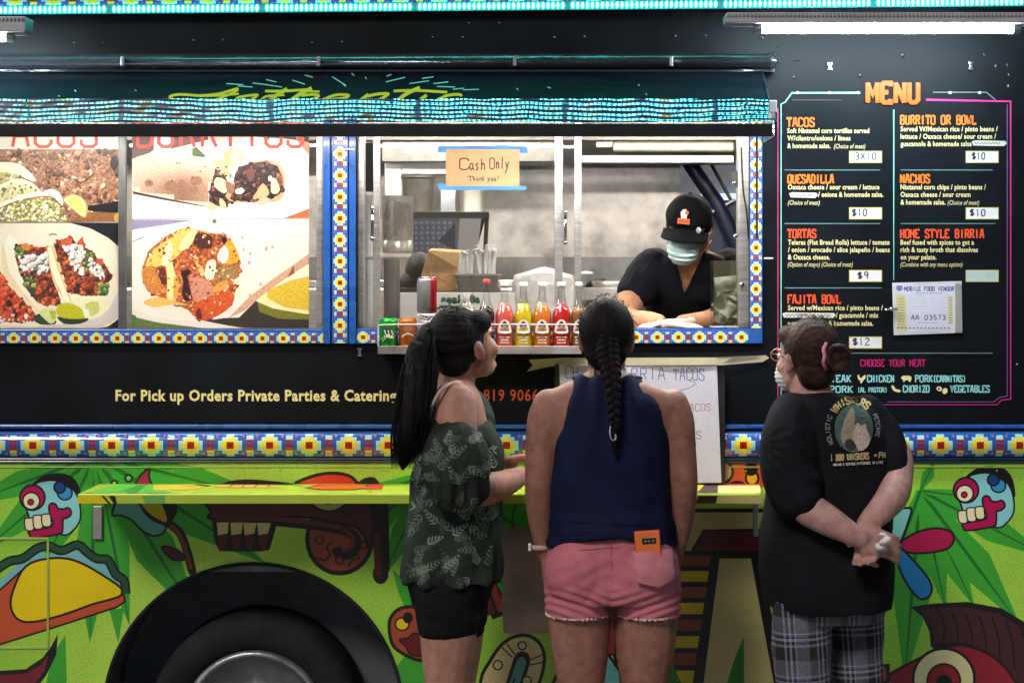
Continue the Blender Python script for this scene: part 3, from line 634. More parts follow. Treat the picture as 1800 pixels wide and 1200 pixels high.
# --- trim between the black and the green: blue bar, bulged tile rail, dark bar
def hrail(name, px0, px1, py0, py1, yo, mat, bev=.004):
    b = MB(); a = P(px0, py0); c = P(px1, py1); b.box((a.x, yo, c.z), (c.x, .02, a.z)); return b.build(name, mat, truck, bevel=bev)
hrail('blue_trim', TX0, TX1, 745.5, 753, -.012, m_blue); hrail('black_trim', TX0, TX1, 753.5, 757.5, -.004, m_black)
hrail('dark_trim', TX0, TX1, 804, 808, -.012, m_bluedark); hrail('dark_trim', TX0, TX1, 808.6, 813.4, -.008, m_bluedark)
BLU, YEL, LBL, RED, PNK = (34, 84, 166, .12), (238, 214, 60), (168, 220, 206), (150, 28, 24), (190, 90, 140)
def motif(a, cx, cy, s, big=True, vert=False):
    def r(x0, y0, x1, y1, c):
        if vert: x0, y0, x1, y1 = y0, x0, y1, x1
        a.rect(cx + min(x0, x1) * s, cy + min(y0, y1) * s, cx + max(x0, x1) * s, cy + max(y0, y1) * s, c)
    r(-7, -19, 7, 20, LBL); r(-14, -14, 14, 15, LBL); r(-21, -8, 21, 9, LBL)
    r(-6, -14, 6, 14, YEL); r(-11, -9, 11, 10, YEL); r(-15, -5, 15, 5.5, YEL); r(-6, -6, 6.5, 6.5, RED)
    for q in (-34.5,):
        r(q - 6, -17, q + 6, -10, LBL); r(q - 6, -9, q + 6, 9, RED); r(q - 3, -5, q + 3, -2, BLU); r(q - 3, 2, q + 3, 5, BLU); r(q - 6, 9, q + 6, 14, YEL); r(q - 6, 15, q + 6, 20, LBL)
        for u in (-12, 12): r(q + u - 2, -18, q + u + 2, -14, PNK); r(q + u - 2, 13, q + u + 2, 17, PNK)
tb = Art([(TX0, 757.5), (TX1, 757.5), (TX1, 804), (TX0, 804)], BLU)
for i in range(7): tb.rect(TX0, 757.5 + i * 46.5 / 7, TX1, 757.5 + (i + 1) * 46.5 / 7, BLU)
for i in range(-16, 39): tb.rect(0, 0, 0, 0, BLU) if False else motif(tb, 61 + i * 69.1, 781, 1.0)
def bulge(px, py):
    t = (py - 757.5) / 46.5; p = P(px, py); p.y = -.004 - .024 * math.sin(math.pi * min(1, max(0, t))) ** .6; return p
me = tb.mesh(bulge, 'tile_print_rail'); me.flip_normals()
m_rail = PM('glossy_tile_print', .12, .8)
link('tile_print_rail', me, m_rail, truck, smooth=True, label='rounded rail printed with yellow and red tile flowers')

# --- roof edge with the tile strip and the teal light strip
rt = Art([(TX0, -60), (TX1, -60), (TX1, 11), (TX0, 11)], BLU)
for i in range(-16, 39): motif(rt, 30 + i * 67.5, -10, 1.0)
def tilt(px, py): p = P(px, py - (px - 900) / 1800 * 15); p.y = -.030; return p
me = rt.mesh(lambda px, py: tilt(px, py), 'roof_edge_print'); me.flip_normals()
link('roof_edge_print', me, m_print, truck, label='tile flower strip along the roof edge')
b = MB(); 
for sgn in (0,):
    p0 = P(TX0, 13 - (TX0 - 900) / 120.0); p1 = P(TX1, 13 - (TX1 - 900) / 120.0)
    a = [Vector((p0.x, -.029, p0.z)), Vector((p1.x, -.029, p1.z)), Vector((p1.x, -.029, TOPZ)), Vector((p0.x, -.029, TOPZ))]
    b.prism(a, (0, .028, 0))
b.build('roof_edge', m_bluedark, truck)
b = MB(); leds = []
p0 = P(-300, 13 + 10 - .0); p1 = P(2100, 13 - 10)
x = -330.0; n = 0
while x < 2150:
    n += 1
    if n % 31 != 0:
        c = P(x, 13.5 - (x - 900) / 120.0); c.y = -.036
        b.ell((c.x, c.y, c.z), (.0042, .006, .0105), n=8, m=6)
    x += 8.62
b.build('light_emitting_diodes', m_led, truck, kind='stuff', label='row of glowing teal light dots along the roof edge')
b = MB(); a_ = P(-330, 13.5 + 1230 / 120.0); c_ = P(2150, 13.5 - 1250 / 120.0)
b.prism([Vector((a_.x, -.031, a_.z - .014)), Vector((c_.x, -.031, c_.z - .014)), Vector((c_.x, -.031, c_.z + .014)), Vector((a_.x, -.031, a_.z + .014))], (0, .0015, 0))
b.build('light_strip_backing', M('teal_backing', (.02, .16, .17), .5), truck)
# --- shell: roof, far side, ends, floor, underbody
xl, xr = X(TX0), X(TX1)
b = MB(); b.box((xl, .0, TOPZ), (xr, 2.34, TOPZ + .05)); b.build('roof', M('white_roof', (.6, .6, .6), .5), truck, bevel=.02)
b = MB(); b.box((xl, .032, 2.56), (xr, 2.28, 2.60)); b.build('kitchen_ceiling', m_steelb, truck)
b = MB(); b.box((xl, .032, .86), (xr, 2.28, .90)); b.build('kitchen_floor', m_steeld, truck)
b = MB(); b.box((xl, 0.032, BOTZ + .1), (xl + .04, 2.3, TOPZ - .001)); b.build('rear_wall', m_blackp, truck)
b = MB(); b.box((xr - .04, 0.032, BOTZ + .1), (xr, 2.3, TOPZ - .001)); b.build('front_wall', m_blackp, truck)
YB = 2.25
wf = (P(1196, 284, YB), P(1352, 470, YB))
a = Art([(-4, .9), (4, .9), (4, 2.56), (-4, 2.56)], (9, 9, 9)); a.rect(wf[0].x, wf[1].z, wf[1].x, wf[0].z, None)
me = a.mesh(lambda x, z: Vector((x, YB, z)), 'far_wall')
o = link('far_wall', me, M('kitchen_steel_wall', (.38, .36, .345), .46, .6, bump=.006, bscale=3.5, var=.5, vscale=4.5, rvar=.14), truck, label='stainless steel lining on the far side of the kitchen')
so = o.modifiers.new('t', 'SOLIDIFY'); so.thickness = .03; so.offset = 0
b = MB(); b.box((xl, .62, .5), (xr, 2.25, .84)); b.build('chassis', m_rubber, truck)
b = MB(); b.box((xr + .002, .1, .45), (xr + .75, 2.2, 1.5)); b.build('engine_cover', m_blackp, truck, bevel=.12)
b = MB(); b.box((xr + .002, .12, 1.52), (xr + .06, 2.18, 2.6)); b.build('windscreen', M('dark_glass', (.02, .025, .03), .06, coat=1), truck)
# wheels: rear one seen in its arch, front one ahead
def wheel(cx):
    c = P(cx, 1282, .10); c.z = .355; yo = .08
    w = thing_part('wheel', truck, (c.x, yo, 0))
    t = MB(); t.lathe((c.x, yo, .355), [(.235, .02), (.25, 0.0), (.30, -.012), (.335, .0), (.352, .03), (.355, .2), (.335, .24), (.25, .24), (.235, .2)], 56, axis='Y', cap=False)
    t.build('tyre', m_rubber, w, smooth=True)
    r = MB(); r.lathe((c.x, yo, .355), [(.237, .03), (.237, .005), (.226, -.004), (.216, .0), (.21, .03), (.16, .05), (.14, .075), (.07, .08), (.065, .02), (.045, .01), (.001, .01)], 56, axis='Y', cap=False)
    r.build('rim', M('worn_rim_steel', (.33, .34, .37), .38, .7, bump=.001, var=.3, rvar=.15), w, smooth=True)
    for i in range(8):
        t_ = 2 * math.pi * i / 8; q = MB(); q.lathe((c.x + .105 * math.cos(t_), yo + .07, .355 + .105 * math.sin(t_)), [(.012, 0.01), (.012, -.02), (.001, -.022)], 8, axis='Y'); q.build('wheel_nut', m_alu, w)
def thing_part(name, parent, loc):
    o = bpy.data.objects.new(name, None); COL.objects.link(o); o.parent = parent; o.location = Vector(loc) - root_of(parent); return o
wheel(447); wheel(2440)
# dark wheel well lining
b = MB(); c = P(ARC[0], ARC[1]); rr = ARC[2] * kk(0)
pts = [(rr * 1.003, .013), (rr * 1.0, .32)]
b.lathe((c.x, 0, c.z), pts, 72, axis='Y', cap=False)
b.build('wheel_well', M('arch_liner', (.12, .135, .155), .9, spec=.1), truck, smooth=True)
b = MB(); b.lathe((c.x, .32, c.z), [(rr, 0), (.001, .0005)], 40, axis='Y', cap=False); b.build('wheel_well_back', M('arch_liner'), truck)
b = MB(); b.lathe((c.x, 0, c.z), [(rr + .006, .0), (rr + .006, -.006), (rr - .004, -.006), (rr - .006, .0)], 72, axis='Y', cap=False); b.build('arch_rim', m_rubber, truck, smooth=True)
hrail('lime_ridge', TX0, TX1, 819, 822, -.004, M('lime_ridge', (.36, .5, .1), .4))
b = MB()
for i in range(60):
    c = P(TX0 + 40 + i * 63, 827); b.ell((c.x, -.001, c.z), (.0032, .002, .0032), n=8, m=6)
for i in range(44):
    c = P(TX0 + 30 + i * 87, 1318); b.ell((c.x, -.001, c.z), (.0032, .002, .0032), n=8, m=6)
b.build('panel_rivets', M('lime_ridge'), truck, kind='stuff')
# storage door outline and small clips on the lower side
b = MB()
b.pbox(-220, 944, 84, 948, -.004, 0); b.pbox(-220, 1136, 84, 1140, -.004, 0); b.pbox(82, 948, 86, 1136, -.004, 0); b.pbox(-222, 944, -218, 1140, -.004, 0)
b.build('storage_door_frame', M('lime_ridge', (.36, .5, .1), .4), truck, bevel=.001)

# --- wall window frames with tile print
def strip(name, rectpx, vert, c0, cc, per, s, y):
    x0, y0, x1, y1 = rectpx
    a = Art([(x0, y0), (x1, y0), (x1, y1), (x0, y1)], (44, 86, 176, .1)); c = c0
    if vert:
        while c < y1 + 20:
            motif(a, cc, c, s, vert=True); c += per
    else:
        while c < x1 + 20:
            motif(a, c, cc, s); c += per
    me = a.mesh(plane(y), name); me.flip_normals()
    return link(name, me, m_print, truck)
def frame_bar(name, x0, y0, x1, y1, yf, mat, yb=.004, bev=.003):
    b = MB(); a = P(x0, y0, 0); c = P(x1, y1, 0); b.box((a.x, yf, c.z), (c.x, yb, a.z)); return b.build(name, mat, truck, bevel=bev)
frame_bar('window_frame', 569, 205, 581, 604, -.016, m_blue); frame_bar('window_frame', 614, 205, 626, 604, -.016, m_blue)
frame_bar('black_trim', 581.5, 205, 613.5, 604, -.007, m_blackp)
strip('tile_print_strip', (583.5, 205, 611.5, 603), True, 270.7 - 37.6 * 2, 597.5, 37.65, .60, -.0085)
frame_bar('window_frame', -560, 578.5, 568.5, 604, -.010, m_blue); strip('tile_print_strip', (-560, 582, 568, 602.5), False, 23 - 36.4 * 16, 594.5, 36.45, .56, -.0115)
frame_bar('window_frame', 626.5, 577, 1340, 604, -.010, m_blue); strip('tile_print_strip', (627.5, 579, 1316, 602.5), False, 1118.6 - 36.95 * 14, 592.5, 36.95, .56, -.0115)
frame_bar('window_frame', 1318, 205, 1340, 576.5, -.009, m_blue); strip('tile_print_strip', (1319, 205, 1339, 577), True, 290 - 36.3 * 3, 1329, 36.3, .55, -.0105)
frame_bar('rubber_seal', 1327.5, 240, 1331.5, 420, -.014, m_rubber, -.0108)
# steel reveals round the openings
for nm, x0, x1 in (('steel_jamb', 556, 567.5), ('steel_jamb', 629, 640), ('steel_jamb', 1298, 1317.5)):
    b = MB(); b.pbox(x0, 205, x1, 576, .034, .10); b.build(nm, m_steelb, truck, bevel=.003)
b = MB(); b.pbox(208, 205, 221, 577, .01, .03); b.build('window_mullion', m_steeld, truck, bevel=.002)
b = MB(); b.pbox(-70, 205, -57, 577, .01, .03); b.build('window_mullion', m_steeld, truck, bevel=.002)

# --- rivets, clips and studs on the black side
b = MB()
for px, py, r in ((1340, 66, 4), (1367, 82, 2.5), (1370, 112, 3), (1397, 106, 3), (1404, 105, 3), (1396, 137, 4), (1512, 134, 4), (1587, 98, 4.5), (1730, 97, 2.5), (1750, 117, 3), (1770, 115, 2.5), (1773, 132, 2.5), (1772, 152, 3),
                  (131, 76, 2.4), (181, 76, 2.8), (341, 71, 3), (393, 71, 3), (549, 76, 3), (602, 74, 3), (761, 66, 3), (814, 66, 3), (975, 66, 3), (1028, 65, 3), (825, 41, 2.4), (878, 41, 2.4), (1188, 64, 3), (1241, 63, 3), (650, 596, 2), (1404, 660, 2), (1787, 640, 2.5)):
    c = P(px, py); r *= kk(0) * .9; b.ell((c.x, -.001, c.z), (r, r * .8, r), n=8, m=6)
b.build('rivets', m_chrome, truck, kind='stuff')
for px, py in ((1459, 117), (1707, 116), (222, 115), (632, 619)):
    b = MB(); b.pbox(px - 4, py - 7, px + 4, py - 4, -.012, -.001); b.pbox(px - 2.5, py - 4, px + 2.5, py + 4, -.008, -.001); b.pbox(px - 4, py + 4, px + 4, py + 7, -.012, -.001); b.build('steel_clip', m_chrome, truck, bevel=.001)
for x0, x1, yy_ in ((602, 622, 262), (1344, 1358, 454)):
    b = MB(); a0 = P(x0, yy_, -.02); a1 = P(x1, yy_, -.02); b.tube([a0, a1], .0028, 8); b.build('hook_pin', m_white, truck)

# --- raised hatch with roller, sloping painted panel and rippled metal lip
hatch = thing_part('hatch', truck, (-.4, 0, 2.3))
HX0, HX1 = -620, 1350
def hp(t):   # profile of the hatch, t in image rows -> (y, row)
    return -.06 - .16 * (t - 128) / 48.0
def hatchpt(px, py): return P(px, py, hp(py))
b = MB(); c = P(0, 109, -.045); x0 = P(HX0, 0, -.045).x; x1 = P(1366, 0, -.045).x
b.lathe((x0, -.045, c.z), [(.001, 0), (.026, .001), (.026, x1 - x0 - .03), (.031, x1 - x0 - .028), (.031, x1 - x0 - .008), (.024, x1 - x0), (.001, x1 - x0 + .001)], 24, axis='X')
b.build('hinge_roller', M('wet_black_paint', (.02, .022, .03), .2, bump=.006, bscale=9, coat=.7, stretch=(.6, 3, 3)), hatch, smooth=True)
b = MB(); b.box((x0, -.062, c.z - .034), (x1 - .01, -.002, c.z - .027)); b.build('hinge_rail', m_blackp, hatch)
for px in (215, 560, 905, 1180):
    q = MB(); a = P(px, 100, -.08); q.box((a.x - .006, -.083, a.z - .03), (a.x + .006, -.070, a.z)); q.build('hinge_bolt', m_alu, hatch, bevel=.002)
# panel (slope) as a slab
b = MB(); A0 = hatchpt(HX0, 128); A1 = hatchpt(HX1, 128); B1 = hatchpt(HX1, 177.5); B0 = hatchpt(HX0, 177.5)
xe = B1.x; xs = B0.x
b.prism([Vector((xs, A0.y, A0.z)), Vector((xe, A0.y, A0.z)), Vector((xe, B0.y, B0.z)), Vector((xs, B0.y, B0.z))], (0, .006, -.012)); b.build('hatch_panel', M('hatch_black', (.004, .007, .012), .36, bump=.003, bscale=9, var=.4, stretch=(.5, 2, 2), rvar=.1, spec=.09), hatch)
m_lip = M('rippled_bright_metal', (.80, .84, .84), .03, 1.0, var=.06, rvar=.01)
LP0 = Vector((0, hp(176) - .004, hatchpt(0, 175.5).z + .002)); LP1 = Vector((0, -.36, P(0, 215, -.36).z))
bm = bmesh.new(); NX, NY = 700, 44; grid = []
for j in range(NY + 1):
    row = []; t = j / NY; base = LP0.lerp(LP1, t)
    for i in range(NX + 1):
        xx = xs + (xe - xs) * i / NX
        w = .0063 * ((t - .5) ** 2 - .25) + .00024 * math.sin(t * 6.283 * (5.2 + noise.noise((xx * 1.3, 1, 9))) + 4.5 * noise.noise((xx * 3, 3, 0)) + 2.4 * noise.noise((xx * 11, 5, 0))) + .00016 * noise.noise((xx * 17, t * 6.5, 4)) + .0020 * noise.noise((xx * 2.2, t * .9, 7)) + .00045 * noise.noise((xx * 24, t * 4, 1))
        nrm = Vector((0, -.5, .87)); row.append(bm.verts.new(Vector((xx, base.y, base.z)) + nrm * w))
    grid.append(row)
for j in range(NY):
    for i in range(NX): bm.faces.new((grid[j][i], grid[j + 1][i], grid[j + 1][i + 1], grid[j][i + 1]))
me = bpy.data.meshes.new('lip'); bm.to_mesh(me); bm.free()
o = link('metal_lip', me, m_lip, hatch, smooth=True, label='rippled bright metal lip mirroring the teal lights')
b = MB(); b.box((xs, -.362, P(0, 240, -.362).z), (xe - .004, -.350, LP1.z - .004)); b.box((xs, -.35, LP1.z - .016), (xe - .004, -.06, LP1.z - .010)); b.build('hatch_rim', M('dark_hatch_rim', (.010, .013, .02), .45), hatch, bevel=.002)
b = MB(); b.prism([Vector((xe + .001, A0.y, A0.z)), Vector((xe + .001, LP0.y, LP0.z)), Vector((xe + .001, -.362, LP1.z)), Vector((xe + .001, -.362, P(0, 240, -.362).z)), Vector((xe + .001, -.06, P(0, 240, -.362).z))], (.008, 0, 0)); b.build('hatch_end_plate', m_blackp, hatch)
b = MB(); b.pbox(1352, 176, 1366, 198, -.30, -.28); b.build('hatch_bracket', m_alu, hatch, bevel=.003)
# painted script and sparks on the slope
au = Art(); LY = (206, 222, 20)
hl = lambda px, py: hatchpt(px, py) + Vector((0, -.0006, .0012))
def sc(pts, w=5.2, sm=5): au.line(pts, w * 1.35, LY, smooth=sm)
sc([(400, 177), (360, 177), (318, 177), (302, 175), (300, 170), (318, 167), (352, 169), (384, 166), (406, 160), (417, 157), (414, 162), (398, 169), (378, 177)], 3.4)
sc([(352, 170), (384, 169), (420, 166)], 2.6, 3)
sc([(414, 177), (420, 172), (446, 168), (452, 169), (440, 177)], 3.4); sc([(458, 177), (470, 170), (500, 168)], 3)
sc([(505, 157), (490, 166), (474, 177)], 5); sc([(466, 161), (500, 161), (548, 158)], 3.4)
sc([(548, 156), (528, 166), (512, 177)], 5); sc([(530, 169), (552, 167), (560, 170), (546, 177)], 3.6); sc([(530, 161), (562, 162)], 2.6, 2)
sc([(566, 177), (590, 168), (612, 168), (606, 173), (580, 176)], 3.4)
sc([(634, 177), (648, 167)], 4.4, 2); sc([(646, 170), (666, 166), (682, 166), (676, 171), (666, 177)], 3.8)
sc([(738, 155), (716, 165), (700, 177)], 5); sc([(692, 161), (730, 160), (786, 163)], 3.4)
sc([(750, 168), (738, 177)], 4.4, 2); sc([(768, 177), (786, 169), (806, 167), (812, 170)], 3.8)
LT = (120, 226, 214)
for a_, b_ in (((398, 148), (428, 150)), ((418, 152), (444, 154)), ((444, 147), (470, 150)), ((468, 150), (496, 154)), ((468, 141), (486, 145)), ((514, 142), (536, 149)), ((536, 133), (550, 137)), ((584, 136), (608, 151)), ((602, 148), (608, 153)),
               ((618, 130), (623, 134)), ((642, 136), (644, 140)), ((680, 135), (688, 132)), ((678, 145), (712, 137)), ((720, 148), (754, 143)), ((742, 139), (762, 136)), ((762, 148), (788, 145)), ((768, 153), (800, 154)), ((796, 158), (816, 156)), ((814, 159), (842, 158)),
               ((908, 156), (911, 159)), ((962, 154), (968, 156)), ((1122, 149), (1124, 152)), ((1135, 165), (1137, 168)), ((131, 159), (134, 162)), ((102, 169), (105, 170)), ((237, 159), (240, 161))):
    au.line([a_, b_], 1.8, LT)
for s_ in list(au.shapes): pass
me = au.mesh(hl, 'script_lettering'); me.flip_normals()
link('script_lettering', me, m_ink, hatch, label='lime script lettering with teal sparks')

# --- light fittings
def fitting(px0, px1, hy0, hy1, ty, tpx0, tpx1, y, mat, par=truck, arm=True):
    f = thing_part('light_fitting', par, P((px0 + px1) / 2, hy1, y))
    b = MB(); a = P(px0, hy0, y); c = P(px1, hy1, y)
    b.box((a.x, y - .05, c.z), (c.x, y + .05, a.z)); b.build('lamp_housing', M('fitting_grey', (.45, .47, .52), .4, .2, var=.1), f, bevel=.004)
    nr = int((c.x - a.x) / .012); q = MB()
    for i in range(nr): q.box((a.x + .012 * i, y - .056, a.z - .012), (a.x + .012 * i + .006, y - .0502, a.z - .003))
    q.build('housing_ribs', m_alu, f, kind='stuff')
    t = MB(); p0 = P(tpx0, ty, y); p1 = P(tpx1, ty, y); t.lathe((p0.x, y, p0.z), [(.001, 0), (.012, .001), (.012, p1.x - p0.x - .001), (.001, p1.x - p0.x)], 12, axis='X'); t.build('tube', mat, f, smooth=True)
    for xx in (p0.x, p1.x):
        e = MB(); e.lathe((xx - .012, y, p0.z), [(.001, 0), (.016, .001), (.016, .024), (.001, .025)], 12, axis='X'); e.build('tube_socket', m_alu, f)
    if arm:
        for xx in (a.x + .12, c.x - .12):
            e = MB(); e.tube([(xx, y + .04, a.z - .005), (xx, -.005, a.z + .05)], .006, 8); e.build('bracket_arm', m_alu, f)
    return f
fitting(1274, 1900, 26, 44, 52, 1332, 1786, -.36, m_tube)
fitting(-760, 52, 33, 60, 66, -740, 18, -.36, m_tube)
# lamp tucked behind the hatch rim, kitchen lamps on the ceiling
f = thing_part('light_fitting', truck, (-.6, -.22, 2.3)); zt = 2.283
b = MB(); b.lathe((-1.7, -.25, zt), [(.001, 0), (.010, .001), (.010, 1.64), (.001, 1.641)], 12, axis='X'); b.build('tube', m_tube2, f, smooth=True)
b = MB(); b.box((-1.74, -.27, zt + .012), (-.02, -.23, zt + .014)); b.build('lamp_housing', m_white, f)
f = thing_part('light_fitting', truck, (.4, -.22, 2.3))
b = MB(); b.lathe((-.01, -.25, zt), [(.001, 0), (.010, .001), (.010, .80), (.001, .801)], 12, axis='X'); b.build('tube', m_tube4, f, smooth=True)  # second tube, added to brighten the server and the bottles
b = MB(); b.box((-.015, -.27, zt + .012), (.79, -.23, zt + .014)); b.build('lamp_housing', m_white, f)
for x0 in (-1.9, -.75, .4, ):
    f = thing_part('light_fitting', truck, (x0, .9, 2.5))
    b = MB(); b.box((x0, .82, 2.53), (x0 + .9, .98, 2.558)); b.build('lamp_housing', m_white, f)
    b = MB(); b.lathe((x0 + .02, .9, 2.505), [(.001, 0), (.017, .001), (.017, .85), (.001, .851)], 12, axis='X'); b.build('tube', m_tube3, f, smooth=True)

# --- fold-down shelf with its own print
sh = thing_part('counter_shelf', truck, (0, -.15, 1.15))
SZ = P(0, 850, 0).z; SX0, SX1 = X(180) - .012, P(1338, 0, -.3).x
b = MB(); b.box((SX0, -.30, SZ - .028), (SX1, -.001, SZ)); b.build('shelf_board', M('lime_shelf', lin((186, 214, 70)), .35, coat=.2, var=.1), sh, bevel=.004)
st = Art(); f_top = lambda x, y: Vector((x, y, SZ + .0012))
def sp(pts, c, **k): st.poly([((px - 900) * kk(yy) , yy) for px, yy in pts], c, **k)
sp([(150, -.29), (300, -.29), (300, -.02), (205, -.02)], (110, 200, 80)); sp([(215, -.2), (250, -.02), (262, -.02), (240, -.29), (225, -.29)], (60, 160, 60))
sp([(270, -.2), (330, -.2), (362, -.1), (345, -.05), (270, -.04)], (226, 196, 70)); sp([(362, -.1), (372, -.07), (350, -.02), (340, -.03)], BLK)
sp([(376, -.12), (500, -.12), (470, -.04), (380, -.03)], (236, 170, 90)); sp([(376, -.03), (520, -.03), (520, -.005), (380, -.005)], BLK)
for i in range(4): sp([(402 + i * 22, -.12), (404 + i * 22, -.12), (410 + i * 22, -.03), (407 + i * 22, -.03)], BLK)
sp([(536, -.14), (560, -.2), (620, -.2), (656, -.12), (648, -.03), (560, -.03)], BLK); sp([(542, -.13), (565, -.18), (618, -.18), (648, -.12), (640, -.04), (566, -.04)], (228, 96, 30, .4)); sp([(640, -.18), (672, -.18), (674, -.02), (650, -.02)], (214, 60, 44))
sp([(1225, -.29), (1262, -.29), (1262, -.01), (1240, -.01)], (60, 24, 30)); sp([(1262, -.29), (1338, -.29), (1336, -.06), (1262, -.06)], (226, 216, 140)); sp([(1262, -.06), (1336, -.06), (1336, -.01), (1262, -.01)], (210, 60, 40)); sp([(1180, -.29), (1225, -.29), (1240, -.01), (1180, -.01)], (220, 200, 40))
me = st.mesh(f_top, 'shelf_print'); link('shelf_print', me, m_ink, sh)
st = Art([(136, 871), (1340, 871), (1340, 884.5), (136, 884.5)], (178, 206, 70))
st.poly([(136, 870), (180, 870), (198, 885), (136, 885)], (234, 210, 20)); st.line([(178, 869), (194, 886)], 3.5, BLK); st.poly([(190, 870), (202, 870), (206, 885), (200, 885)], BLK)
st.poly([(248, 870), (290, 870), (290, 885), (256, 885)], (110, 176, 90)); st.poly([(1180, 870), (1228, 870), (1222, 885), (1180, 885)], (214, 196, 30)); st.poly([(1228, 870), (1262, 870), (1258, 885), (1222, 885)], (50, 22, 28)); st.poly([(1262, 870), (1340, 870), (1340, 885), (1260, 885)], (190, 182, 120))
me = st.mesh(plane(-.3015), 'shelf_edge_print'); me.flip_normals(); link('shelf_edge_print', me, m_ink, sh)
b = MB(); b.pbox(163, 889, 179, 947, -.014, -.001); b.build('shelf_bracket', m_alu, sh, bevel=.002)
b = MB(); b.pbox(1325, 885, 1333, 942, -.12, -.10); b.build('shelf_bracket', m_alu, sh, bevel=.002)
# ------------------------------------------------------------------ menu lettering on the black side
YI = -.0012
menu = thing_part('menu_board', truck, P(1570, 700)); menu['label'] = 'long printed menu with orange headings and handwritten prices'
ln = Art(); TE, MG, LV = (130, 226, 206), (214, 40, 140), (120, 96, 150)
ln.line([(1373, 697), (1373, 183), (1380, 180), (1392, 163.5), (1512, 163.5)], [1.6, 1.6, 1.8, 2.2, 3.2], TE)
ln.line([(1367.5, 190), (1367.5, 703), (1402, 703)], 2.0, (190, 40, 110)); ln.line([(1373, 697), (1386, 697)], 1.6, LV)
ln.line([(1628, 175.5), (1776.5, 178.5), (1776.5, 701), (1760, 703), (1753, 711), (1540, 711)], [3.4, 2.4, 1.8, 1.6, 1.5, 1.2], MG)
ln.line([(1770.5, 184), (1770.5, 696), (1757, 698), (1747, 706), (1560, 706)], 1.3, LV)
ln.line([(1640, 162.5), (1734, 162.5), (1750, 176)], 1.6, (110, 130, 140)); ln.line([(1392, 176), (1480, 176)], 1.0, (90, 60, 76))
ln.line([(1571, 193), (1571, 300), (1571, 395), (1571, 492)], [2, 1.8, 1.4, 1.2], TE)
for x0, x1, y in ((1379, 1547, 299), (1583, 1745, 299), (1379, 1547, 393), (1583, 1750, 393), (1379, 1550, 506), (1486, 1745, 620.5)): ln.line([(x0, y), (x1, y)], 1.3, (116, 150, 156))
for x in (1402, 1458, 1508, 1670, 1722): ln.ell(x, 163, 3, 2.4, (200, 250, 240), n=8)
link('border_lines', (lambda m: (m.flip_normals(), m)[1])(ln.mesh(plane(YI))), m_ink, menu, label='teal and magenta border lines')
OR1, OR2 = (240, 120, 36), (232, 84, 44)
hd = Art()
for s_, x0, x1, b_, h, c in (('TACOS', 1384, 1431, 222.5, 15, OR1), ('QUESADILLA', 1385, 1465, 322, 14.5, OR1), ('TORTAS', 1385, 1434, 418, 14.5, OR2), ('FAJITA BOWL', 1385, 1477, 533, 14.5, OR2),
                             ('BURRITO OR BOWL', 1583, 1715, 218.5, 15, OR1), ('NACHOS', 1583, 1634, 321.5, 14.5, OR1), ('HOME STYLE BIRRIA', 1583, 1729, 418, 14.5, OR2), ('CHOOSE YOUR MEAT', 1513, 1626, 643.5, 11.5, (178, 24, 100))):
    q_ = Art(); strokes(q_, s_, x0, b_, x1, h, c, 1.5, True); link('heading', (lambda m: (m.flip_normals(), m)[1])(q_.mesh(plane(YI))), m_ink, menu)
TB = (150, 222, 224)
for s_, x0, x1, b_, h in (('STEAK', 1452, 1495, 671, 11.5), ('CHICKEN', 1525, 1571, 671, 11.5), ('PORK', 1609, 1639, 671, 11.5), ('(CARNITAS)', 1641, 1697, 671, 11), ('PORK', 1459, 1498, 689.5, 11), ('(AL PASTOR)', 1508, 1559, 689, 8),
                          ('CHORIZO', 1588, 1633, 689, 11.5), ('VEGETABLES', 1671, 1739, 689, 11.5)):
    q_ = Art(); strokes(q_, s_, x0, b_, x1, h, TB, 1.5, True); link('meat_name', (lambda m: (m.flip_normals(), m)[1])(q_.mesh(plane(YI))), m_ink, menu)
CI = (240, 228, 176)
hd.poly([(1507, 660), (1510, 658), (1511, 663), (1514, 664), (1518, 660), (1522, 658), (1521, 665), (1517, 669), (1515, 673), (1512, 673), (1512, 669), (1509, 667)], CI)
hd.poly([(1584, 663), (1587, 660), (1598, 660), (1602, 662), (1602, 667), (1600, 671), (1598, 671), (1597, 668), (1591, 668), (1590, 671), (1588, 671), (1587, 667), (1585, 666)], CI)
hd.line([(1569, 679), (1573, 685), (1581, 687)], 4.6, CI, smooth=3, cap=True); hd.ell(1651, 683, 5, 4, CI, 20); hd.ell(1650, 683, 2, 2, (20, 20, 22)); hd.ell(1661, 687, 4.4, 5.4, CI, 20)
link('meat_icons', (lambda m: (m.flip_normals(), m)[1])(hd.mesh(plane(YI))), m_ink, menu, kind='stuff')
